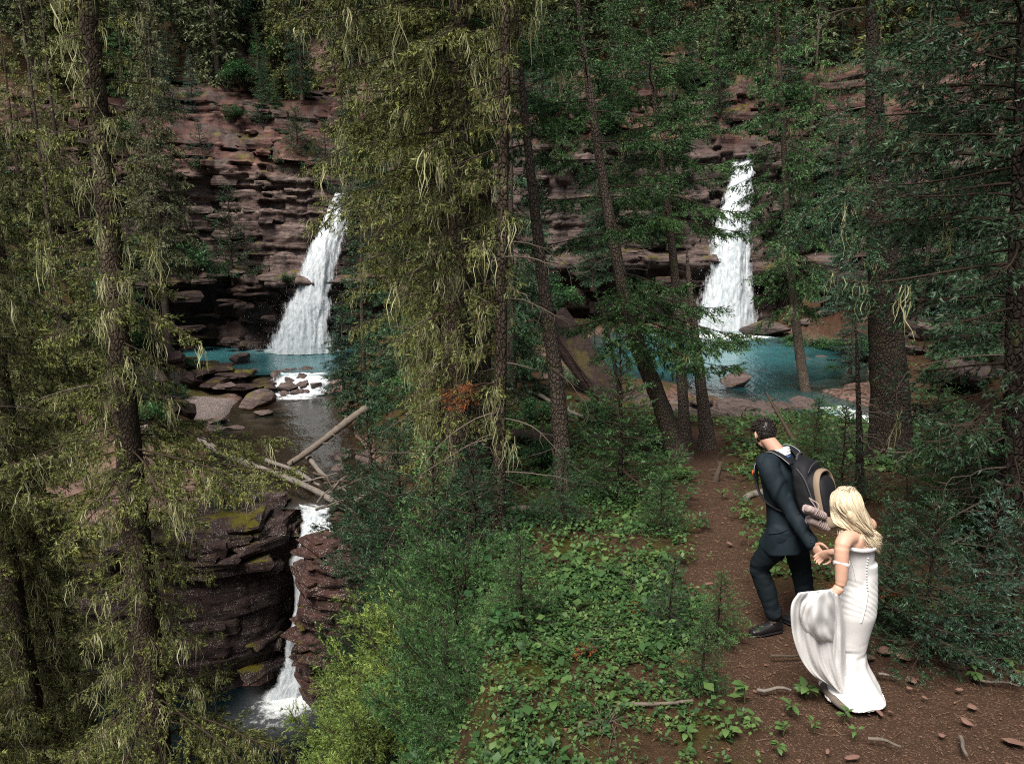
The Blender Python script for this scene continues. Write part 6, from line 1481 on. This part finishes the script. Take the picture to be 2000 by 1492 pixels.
m_ = MB(); limb(m_, [ankL - UP * .05, ankL + UP * .03], [.042, .040]); child('sock', m_.mesh('sock', [plain_mat('grey_sock', (.16, .13, .12), .1)], True), groom)
# ------------------------------------------------------------------ the backpack
wA, tA, hA = lM, -fM, unit(spine + fM * .05)
pc = P(1588, 957, 5.33)
RP = np.stack([wA, tA, hA], -1)
pack = thing('backpack', 'black and tan hiking backpack worn by the groom', 'backpack', tuple(pc))
def sq(mb, c, r, e=4.0, R=RP, k=28, n=20):
    th = np.linspace(-pi / 2 + .001, pi / 2 - .001, n); ph = np.arange(k) / k * 2 * pi; pw_ = lambda x: np.sign(x) * np.abs(x) ** (2 / e)
    V = np.stack([pw_(np.cos(th))[:, None] * pw_(np.cos(ph)), pw_(np.cos(th))[:, None] * pw_(np.sin(ph)), pw_(np.sin(th))[:, None] + 0 * ph], -1).reshape(-1, 3) * np.asarray(r)
    i, j = np.meshgrid(np.arange(n - 1), np.arange(k), indexing='ij'); j2 = (j + 1) % k
    mb.add(V @ R.T + c, np.stack([i * k + j, i * k + j2, (i + 1) * k + j2, (i + 1) * k + j], -1).reshape(-1, 4))
def pk(a, b_, c_): return pc + wA * a + tA * b_ + hA * c_
mb = MB(); sq(mb, pk(0, -.02, 0), (.145, .085, .235), 3.2); sq(mb, pk(0, .03, -.03), (.135, .085, .19), 3.0)
child('pack_body', fuse('pack_body', mb, .0075, 3, M_PACK, lambda V, N: .008 * fbm(V[:, 0] * 9, V[:, 1] * 9, V[:, 2] * 7, 6, 3) + .004 * np.sin(V[:, 2] * 60 + V[:, 0] * 20) * vn(V[:, 0] * 6, V[:, 1] * 6, V[:, 2] * 6, 3)), pack)
mb = MB(); sq(mb, pk(0, .10, -.02), (.105, .055, .155), 3.0); child('front_pocket', fuse('front_pocket', mb, .0075, 2, M_PACK, lambda V, N: .006 * fbm(V[:, 0] * 14, V[:, 1] * 14, V[:, 2] * 10, 9, 3)), pack)
mb = MB(); arch = [pk(.105, .095, -.20), pk(.118, .095, -.05), pk(.112, .098, .08), pk(.07, .10, .155), pk(0, .10, .175), pk(-.07, .10, .155), pk(-.112, .098, .08), pk(-.118, .095, -.05), pk(-.105, .095, -.20)]
ap = smooth_path(arch, 40); ring_loft(mb, ap, .026, .010, unit(np.gradient(ap, axis=0)[:, [1, 0, 2]] * 0 + tA), unit(np.cross(np.gradient(ap, axis=0), tA)), 12); child('tan_panel', mb.mesh('tan_panel', [M_TAN], True), pack)
mb = MB(); sq(mb, pk(0, .09, -.19), (.125, .075, .055), 2.6); child('tan_base', fuse('tan_base', mb, .008, 2, M_TAN, lambda V, N: .006 * fbm(V[:, 0] * 12, V[:, 1] * 12, V[:, 2] * 12, 9, 3)), pack)
for s in (1, -1):
    sh_ = neck + lM * s * .10 + UP * .035; qs = lambda t: neck - spine * t
    path = [pk(.07 * s, -.09, .19), sh_ - fM * .07 + UP * .015, sh_ + fM * .03 + UP * .022, qs(.10) + fM * .128 + lM * s * .115, qs(.32) + fM * .142 + lM * s * .13, qs(.52) + fM * .08 + lM * s * .175, qs(.62) - fM * .06 + lM * s * .18, pk(.12 * s, -.08, -.17)]
    ps = smooth_path(path, 34); tg = unit(np.gradient(ps, axis=0)); mb = MB(); wd = unit(lM * s + 0 * tg - tg * (tg @ (lM * s))[:, None]); w_ = np.interp(np.linspace(0, 1, 34), [0, .55, .62, 1], [.034, .034, .014, .012])
    ring_loft(mb, ps, w_, .008, wd, np.cross(tg, wd), 12); st_ = child('shoulder_strap', mb.mesh('shoulder_strap', [M_PACK], True), pack)
    mb = MB(); mb.tube(ps[:18] + wd[:18] * .030 + np.cross(tg, wd)[:18] * -.004 + UP * .005, .0026, 6); child('piping', mb.mesh('piping', [M_REFL], True), st_)
    if s == 1: mb = MB(); ellipsoid(mb, ps[17] + wd[17] * .01 + fM * .012, (.014, .014, .024)); child('orange_tab', mb.mesh('orange_tab', [M_ORANGE], True), pack)
mb = MB(); mb.tube(smooth_path([pk(.05, -.06, .225), pk(.03, -.05, .265), pk(-.03, -.05, .265), pk(-.05, -.06, .225)], 16), .009, 8); child('grab_handle', mb.mesh('grab_handle', [M_GREYW], True), pack)
for a in (.10, -.10):
    mb = MB(); mb.tube(smooth_path([pk(a * 1.2, -.03, .18), pk(a * 1.42, .03, .12), pk(a * 1.4, .06, -.02), pk(a * 1.25, .08, -.15)], 20), .006, 6); child('compression_strap', mb.mesh('compression_strap', [M_GREYW], True), pack)
mb = MB(); mb.tube(smooth_path([pk(.125, .06, .17), pk(.06, .075, .225), pk(-.06, .075, .225), pk(-.125, .06, .17)], 20), .004, 6); child('zipper', mb.mesh('zipper', [M_GREYW], True), pack)
# pair of pale canvas shoes tied to the pack
def hung_shoe(u, v, D, label, rz):
    c = P(u, v, D); root = thing('canvas_shoe', label, 'shoe', tuple(c)); m_ = MB()
    d = unit(np.array([math.cos(rz), math.sin(rz) * .4, -.45])); s = unit(np.cross(d, [.2, -1.0, .3])); u_ = np.cross(s, d)
    cs = [c - d * .085, c - d * .072, c - d * .04, c, c + d * .045, c + d * .085, c + d * .105]
    ring_loft(m_, cs, [.016, .028, .031, .033, .036, .028, .011], [.024, .04, .042, .036, .027, .021, .008], s, u_, 16)
    me = fuse('upper', m_, .006, 2, M_CANVAS, lambda V, N: .006 * fbm(V[:, 0] * 22, V[:, 1] * 22, V[:, 2] * 22, 9, 3)); child('upper', me, root); m_ = MB()
    for q in range(5): b0 = c + d * (-.02 + q * .018) + u_ * (.040 - .003 * q); m_.tube([b0 - s * .020, b0 + u_ * .005, b0 + s * .020], .0035, 6)
    m_.tube(smooth_path([c - d * .02 + u_ * .05, c + UP * .06 + u_ * .03, P(1580, 972, D + .02)], 12), .004, 6); child('laces', m_.mesh('laces', [M_CANVAS], True), root)
    m_ = MB(); ring_loft(m_, [q - u_ * .032 for q in cs], [.018, .030, .033, .035, .038, .030, .012], .010, s, u_, 16); child('sole', m_.mesh('sole', [M_CANVAS], True), root)
hung_shoe(1592, 1000, 5.08, 'upper pale canvas shoe tied by its laces to the backpack', .4); hung_shoe(1598, 1022, 5.12, 'lower pale canvas shoe tied to the backpack', .1)

# ------------------------------------------------------------------ the bride
fW = unit(np.array([-.70, .71, 0])); lW = np.array([-fW[1], fW[0], 0])
pelW = P(1671, 1160, 4.62); waist = P(1678, 1108, 4.62); chest = P(1675, 1066, 4.61); neckW = P(1668, 1030, 4.60); headW = P(1652, 986, 4.62)
sL, eL, wL = P(1646, 1062, 4.47), P(1641, 1143, 4.43), P(1610, 1164, 4.44)
sR, eR, wR = P(1697, 1026, 4.70), P(1676, 1076, 4.87), P(1622, 1078, 4.98)
bride = thing('person', 'bride in white off-shoulder gown with long blond hair, lifting her train', 'person', (pelW[0], pelW[1], 0.0))
mb = MB(); Rw = rot_from(np.array([-.25, .90, -.30]), UP); wr_, wf, wu = Rw[:, 0], Rw[:, 1], Rw[:, 2]
ellipsoid(mb, headW + wu * .015, (.070, .088, .085), Rw); ellipsoid(mb, headW - wu * .045 + wf * .028, (.050, .060, .058), Rw)
ellipsoid(mb, headW + wf * .088 - wu * .012, (.010, .016, .018), Rw); ellipsoid(mb, headW + wf * .080 - wu * .050, (.020, .011, .010), Rw); ellipsoid(mb, headW + wf * .066 - wu * .088, (.017, .016, .014), Rw)
for s in (-1, 1): ellipsoid(mb, headW + wr_ * s * .074 - wu * .01, (.008, .017, .028), Rw, 10, 8); ellipsoid(mb, headW + wr_ * s * .028 + wf * .075 + wu * .006, (.010, .007, .007), Rw, 10, 6)
limb(mb, [chest + UP * .06, neckW + UP * .03, headW - wu * .04 - wf * .02], [.055, .046, .045], 16, 12)
bt = smooth_path([pelW, waist, chest, neckW - UP * .02], 18); tt = np.linspace(0, 1, 18)
ring_loft(mb, bt, np.interp(tt, [0, .33, .66, .85, 1], [.118, .094, .122, .142, .07]), np.interp(tt, [0, .33, .66, .85, 1], [.092, .070, .082, .070, .05]), lW, unit(np.cross(unit(neckW - pelW), lW)), 22)
limb(mb, [chest + lW * .04 + UP * .085, sL, eL, wL], [.052, .049, .036, .024], 16, 24); limb(mb, [chest - lW * .04 + UP * .085, sR, eR, wR], [.052, .049, .036, .024], 16, 24)
for s in (1, -1): ellipsoid(mb, chest + lW * s * .070 - fW * .050 + UP * .065, (.045, .018, .055), rot_from(fW, UP), 12, 8)
hand(mb, wR, unit(P(1604, 1086, 5.03) - wR), np.array([-.2, -.75, .1]), .92, .55, -1.0)
hand(mb, wL, unit(np.array([-.70, .30, -.55])), np.array([.1, .5, -.8]), .92, .95, 1.0)
child('body', fuse('body', mb, .0052, 6, M_SKIN_W, None, .4), bride)
# dress: bodice, fitted skirt, gathered train
mb = MB()
rows = [(1677, 1096, 4.615, 34, .100), (1678, 1112, 4.62, 33, .098), (1675, 1135, 4.62, 36, .108), (1669, 1165, 4.62, 42, .125), (1666, 1195, 4.62, 43, .130), (1661, 1230, 4.63, 37, .118), (1656, 1268, 4.64, 32, .110), (1655, 1300, 4.64, 36, .130), (1660, 1332, 4.62, 47, .170), (1663, 1356, 4.60, 55, .205), (1664, 1374, 4.58, 60, .225)]
C = np.array([P(u, v, D) for u, v, D, *_ in rows]); rx = np.array([r[3] * (r[2] / .90) / FPX for r in rows]); ry = np.array([r[4] for r in rows])
n = 60; Cs = smooth_path(C, n); Cs[:, 2] += np.linspace(0, 1, n) ** 3 * (Hs(C[-1, 0], C[-1, 1]) + .012 - Cs[-1, 2]); ti = np.linspace(0, len(rows) - 1, n); rxs = np.interp(ti, np.arange(len(rows)), rx); rys = np.interp(ti, np.arange(len(rows)), ry)
X_, Y_ = np.array([1.0, 0, 0]), np.array([0, 1.0, 0])
ring_loft(mb, Cs, rxs, rys, X_, Y_, 40)
bod = smooth_path([waist - UP * .12, waist + (chest - waist) * .5, chest + UP * .0, chest + UP * .022], 12); tb = np.linspace(0, 1, 12)
ring_loft(mb, bod, np.interp(tb, [0, .5, .85, 1], [.112, .122, .148, .153]), np.interp(tb, [0, .5, .85, 1], [.090, .098, .112, .112]), lW, fW, 30)
hipz = pelW[2]
def dress_folds(V, N):
    z = V[:, 2]; x = V[:, 0]; y = V[:, 1]; ang = np.arctan2(y - pelW[1], x - pelW[0])
    ruche = sstep(hipz - .13, hipz - .08, z) * (1 - sstep(hipz + .13, hipz + .17, z))
    f = ruche * .0022 * np.sin((z + .05 * np.sin(ang * 1.3 + .6) + .55 * (x - pelW[0])) * 2 * pi / .042 + 3.2 * vn(x * 6, y * 6, z * 6, 3)) * (.55 + .45 * vn(x * 8, y * 8, z * 14, 2))
    flare = sstep(.46, .04, z); f = f + flare * (.010 * np.sin(ang * 7 + 2.4 * vn(x * 3, y * 3, z * 2, 4)) + .010 * vn(x * 7, y * 7, z * 3, 7))
    kn = np.exp(-((z - .36) / .07) ** 2); f = f + kn * .006 * vn(x * 9 + z * 20, y * 9, z * 26 - x * 10, 8)
    return f + .0025 * fbm(x * 8, y * 8, z * 8, 12, 2)
dm = fuse('dress', mb, .0075, 3, M_DRESS, dress_folds); dress = child('dress', dm, bride); db = bvh_of(dm)
# train: a sheet of cloth gathered in the left hand and falling back to the hem, with a swag over it
def drape(name, rows_, bulge, fold, nb_=70, na=60):
    L_ = smooth_path([P(*r[0]) for r in rows_], nb_); R_ = smooth_path([P(*r[1]) for r in rows_], nb_)
    a_ = np.linspace(0, 1, na)[None, :]; b_ = np.linspace(0, 1, nb_)[:, None]
    V = L_[:, None] * (1 - a_[..., None]) + R_[:, None] * a_[..., None]
    view = unit(CAMP - V); V = V + view * (bulge(a_, b_) + fold(a_, b_))[..., None]
    me = mesh_np(name + '_flat', V.reshape(-1, 3), [grid_faces(nb_, na)], [M_DRESS], None, None, True)
    o = bpy.data.objects.new(name + '_flat', me); COL.objects.link(o); m1 = o.modifiers.new('t', 'SOLIDIFY'); m1.thickness = .007; m1.offset = 0
    m2 = o.modifiers.new('b', 'SMOOTH'); m2.factor = .5; m2.iterations = 1
    out = bpy.data.meshes.new_from_object(o.evaluated_get(bpy.context.evaluated_depsgraph_get())); bpy.data.objects.remove(o); out.name = name; return child(name, out, dress)
sw = lambda x: np.sin(np.pi * np.clip(x, 0, 1))
drape('train', [((1560, 1157, 4.36), (1626, 1150, 4.40)), ((1546, 1180, 4.38), (1630, 1180, 4.44)), ((1545, 1215, 4.40), (1633, 1215, 4.47)), ((1551, 1252, 4.42), (1636, 1252, 4.49)), ((1566, 1290, 4.44), (1640, 1292, 4.50)), ((1588, 1318, 4.46), (1646, 1326, 4.51)), ((1615, 1334, 4.49), (1650, 1352, 4.52)), ((1634, 1345, 4.52), (1656, 1366, 4.53))],
      lambda a_, b_: .055 * sw(a_) * (.5 + .5 * sw(b_)), lambda a_, b_: (.022 * np.sin(a_ * 2 * pi * 2.6 + 1.6 * b_ + .8 * np.sin(b_ * 5)) + .008 * np.sin(a_ * 2 * pi * 6.3 + 3 * b_)) * (.35 + .65 * sw(b_ ** .7)) + .006 * vn(a_ * 9, b_ * 9, 0, 3))
drape('swag', [((1584, 1160, 4.31), (1622, 1152, 4.32)), ((1566, 1178, 4.32), (1629, 1176, 4.36)), ((1563, 1205, 4.34), (1632, 1208, 4.40)), ((1572, 1230, 4.36), (1632, 1236, 4.42)), ((1590, 1248, 4.39), (1628, 1252, 4.43)), ((1594, 1250, 4.44), (1624, 1251, 4.47))],
      lambda a_, b_: .105 * sw(a_) ** .7 * sw(b_ * .92 + .05) ** .8 - .05, lambda a_, b_: (.006 * np.sin(2 * pi * (b_ * 3.2 - 2.2 * (a_ - .55) ** 2 * 3) + 2 * a_) + .013 * np.sin(a_ * 2 * pi * 2.3 + 1.2 + 1.5 * b_)) * sw(b_ * .9 + .08) + .005 * vn(a_ * 8, b_ * 8, 0, 5))
drape('side_panel', [((1622, 1152, 4.40), (1640, 1165, 4.44)), ((1626, 1210, 4.44), (1648, 1215, 4.48)), ((1626, 1265, 4.47), (1650, 1268, 4.50)), ((1625, 1310, 4.49), (1654, 1315, 4.52)), ((1632, 1352, 4.51), (1664, 1368, 4.52))],
      lambda a_, b_: .04 * sw(a_), lambda a_, b_: .012 * np.sin(a_ * 2 * pi * 1.7 + 2 * b_) + .005 * vn(a_ * 6, b_ * 10, 0, 8))
# off-shoulder straps
mb = MB(); up_ = sL + (eL - sL) * .44; Ta = unit(eL - sL); a1 = unit(np.cross(Ta, UP + .2)); a2 = np.cross(Ta, a1)
lp = [up_ + (a1 * math.cos(t) + a2 * math.sin(t)) * .049 + UP * .012 * math.sin(t * 2) for t in np.linspace(0, 2 * pi, 30)]
ring_loft(mb, np.array(lp), .013, .0025, Ta, unit(np.array(lp) - up_), 12, cap=False)
up2 = sR + (eR - sR) * .30; Tb = unit(eR - sR); b1 = unit(np.cross(Tb, UP + .2)); b2 = np.cross(Tb, b1)
lp = [up2 + (b1 * math.cos(t) + b2 * math.sin(t)) * .058 for t in np.linspace(0, 2 * pi, 30)]; ring_loft(mb, np.array(lp), .017, .004, Tb, unit(np.array(lp) - up2), 12, cap=False)
top_ = [chest + UP * .022 + lW * (.158 * math.cos(t)) + fW * (.119 * math.sin(t)) + UP * .012 * math.cos(t) ** 2 for t in np.linspace(0, 2 * pi, 44)]
ring_loft(mb, np.array(top_), .013, .004, UP, unit(np.array(top_) - chest), 10, cap=False)
child('strap', mb.mesh('strap', [M_DRESS], True), dress)
for q in range(12):
    u = 1695 - 3 * math.sin(q / 11 * 3.0); v = 1090 + q * 5.6; h_, n_ = hit(db, u, v, .003)
    if h_ is not None: m_ = MB(); ellipsoid(m_, h_, (.0062, .0062, .0062), None, 10, 8); child('button', m_.mesh('button', [M_PEARL], True), dress)
on_surface(db, [(1694, 1158), (1690, 1185), (1682, 1215)], .007, 'back_seam', M_DRESS, dress, .0)
on_surface(db, [(1664, 1098), (1668, 1115), (1672, 1135)], .0022, 'bodice_seam', M_DRESS, dress, .001)
# hair
rng = np.random.default_rng(17); Hc = headW + wu * .012
mb = MB(); ellipsoid(mb, Hc + wu * .012 - wf * .012, (.070, .084, .078), Rw, 26, 18)
fall = smooth_path([Hc - wf * .03 + wu * .02, Hc - wf * .055 - wu * .07, neckW - fW * .055 + UP * .02, chest - fW * .085 + UP * .10 - lW * .015, chest - fW * .105 + UP * .03 - lW * .045], 20)
tq = np.linspace(0, 1, 20); ring_loft(mb, fall, np.interp(tq, [0, .3, .6, .85, 1], [.060, .062, .048, .028, .010]), np.interp(tq, [0, .3, .6, 1], [.045, .034, .024, .008]), lW, unit(np.cross(unit(np.gradient(fall, axis=0)), lW)), 20)
def fringe(V, N): return -.02 * ((((V - Hc) @ wf) > .055) & (((V - Hc) @ wu) < .03)) + .004 * fbm(V[:, 0] * 50, V[:, 1] * 50, V[:, 2] * 8, 5, 2)
hm = fuse('hair', mb, .0065, 3, M_BLOND, fringe)
at = hm.attributes.new('tint', 'FLOAT', 'POINT'); at.data.foreach_set('value', np.full(len(hm.vertices), .42, np.float32))
hairW = child('hair', hm, bride)
tf = MB(); crown_pt = Hc + wu * .10 - wf * .02
for q in range(900):
    side = rng.uniform(-1, 1) if q % 3 else rng.uniform(-.5, .5); az = side * 2.35                                   # 0 = straight back
    back = unit(-wf * math.cos(az) + wr_ * math.sin(az))
    pA = crown_pt + wr_ * rng.normal(0, .012) + wf * rng.uniform(-.06, .06)
    r1 = .090 if abs(az) < 1.2 else .080
    pB = Hc + back * r1 * .80 * [1, 1, 1] + wu * .065; pC = Hc + back * (r1 + .008) - wu * .02
    sidepull = lW * (-.055 if side > -.2 else .045)
    j = rng.normal(0, .012, 3)
    D1 = neckW - fW * .075 + lW * (-side * .060) + UP * .015 + j; E1 = chest - fW * .10 + lW * (-side * .045 - .010) + UP * (.085 + rng.normal(0, .02)); F1 = chest - fW * .118 + lW * (-side * .022 - .030) + UP * rng.uniform(-.03, .06)
    sg = np.sign(az); D2 = Hc + wr_ * sg * (.082 + rng.normal(0, .006)) - wu * .12; E2 = neckW + lW * (-sg * .085) + fW * rng.uniform(-.03, .05); F2 = E2 - UP * rng.uniform(.02, .11) + fW * .02 + lW * (-sg * .01)
    w_ = float(sstep(1.15, 2.1, abs(az) + rng.normal(0, .12))); pD, pE, pF = D1 * (1 - w_) + D2 * w_, E1 * (1 - w_) + E2 * w_, F1 * (1 - w_) + F2 * w_
    path = smooth_path([pA, pB, pC, pD, pE, pF], 20); s = np.linspace(0, 1, 20); ph = rng.uniform(0, 1.2) + side * 2
    amp = .020 * sstep(.42, .85, s) * rng.uniform(.6, 1.3)
    path = path + lW * (amp * np.sin(s * 17 + ph))[:, None] + fW * (amp * .8 * np.cos(s * 17 + ph))[:, None] + rng.normal(0, .004, 3)
    tf.tube(path, np.interp(s, [0, .1, .7, 1], [.0015, .0034, .0032, .0006]) * rng.uniform(.6, 1.2), 4, 0, float(np.clip(rng.normal(.55, .22), 0, 1)), False)
child('hair_strands', tf.mesh('hair_strands', [M_BLOND], True), bride, 'stuff')
m_ = MB(); hb = Hc - wr_ * .088 - wu * .0 - wf * .0
for q in range(4): ellipsoid(m_, hb + UP * (.012 * q - .02) - fW * .004 * q, (.007, .007, .007), None, 10, 8)
child('hair_clip', m_.mesh('hair_clip', [plain_mat('gold_clip', (.55, .33, .16), .1, 30, .35)], True), bride)
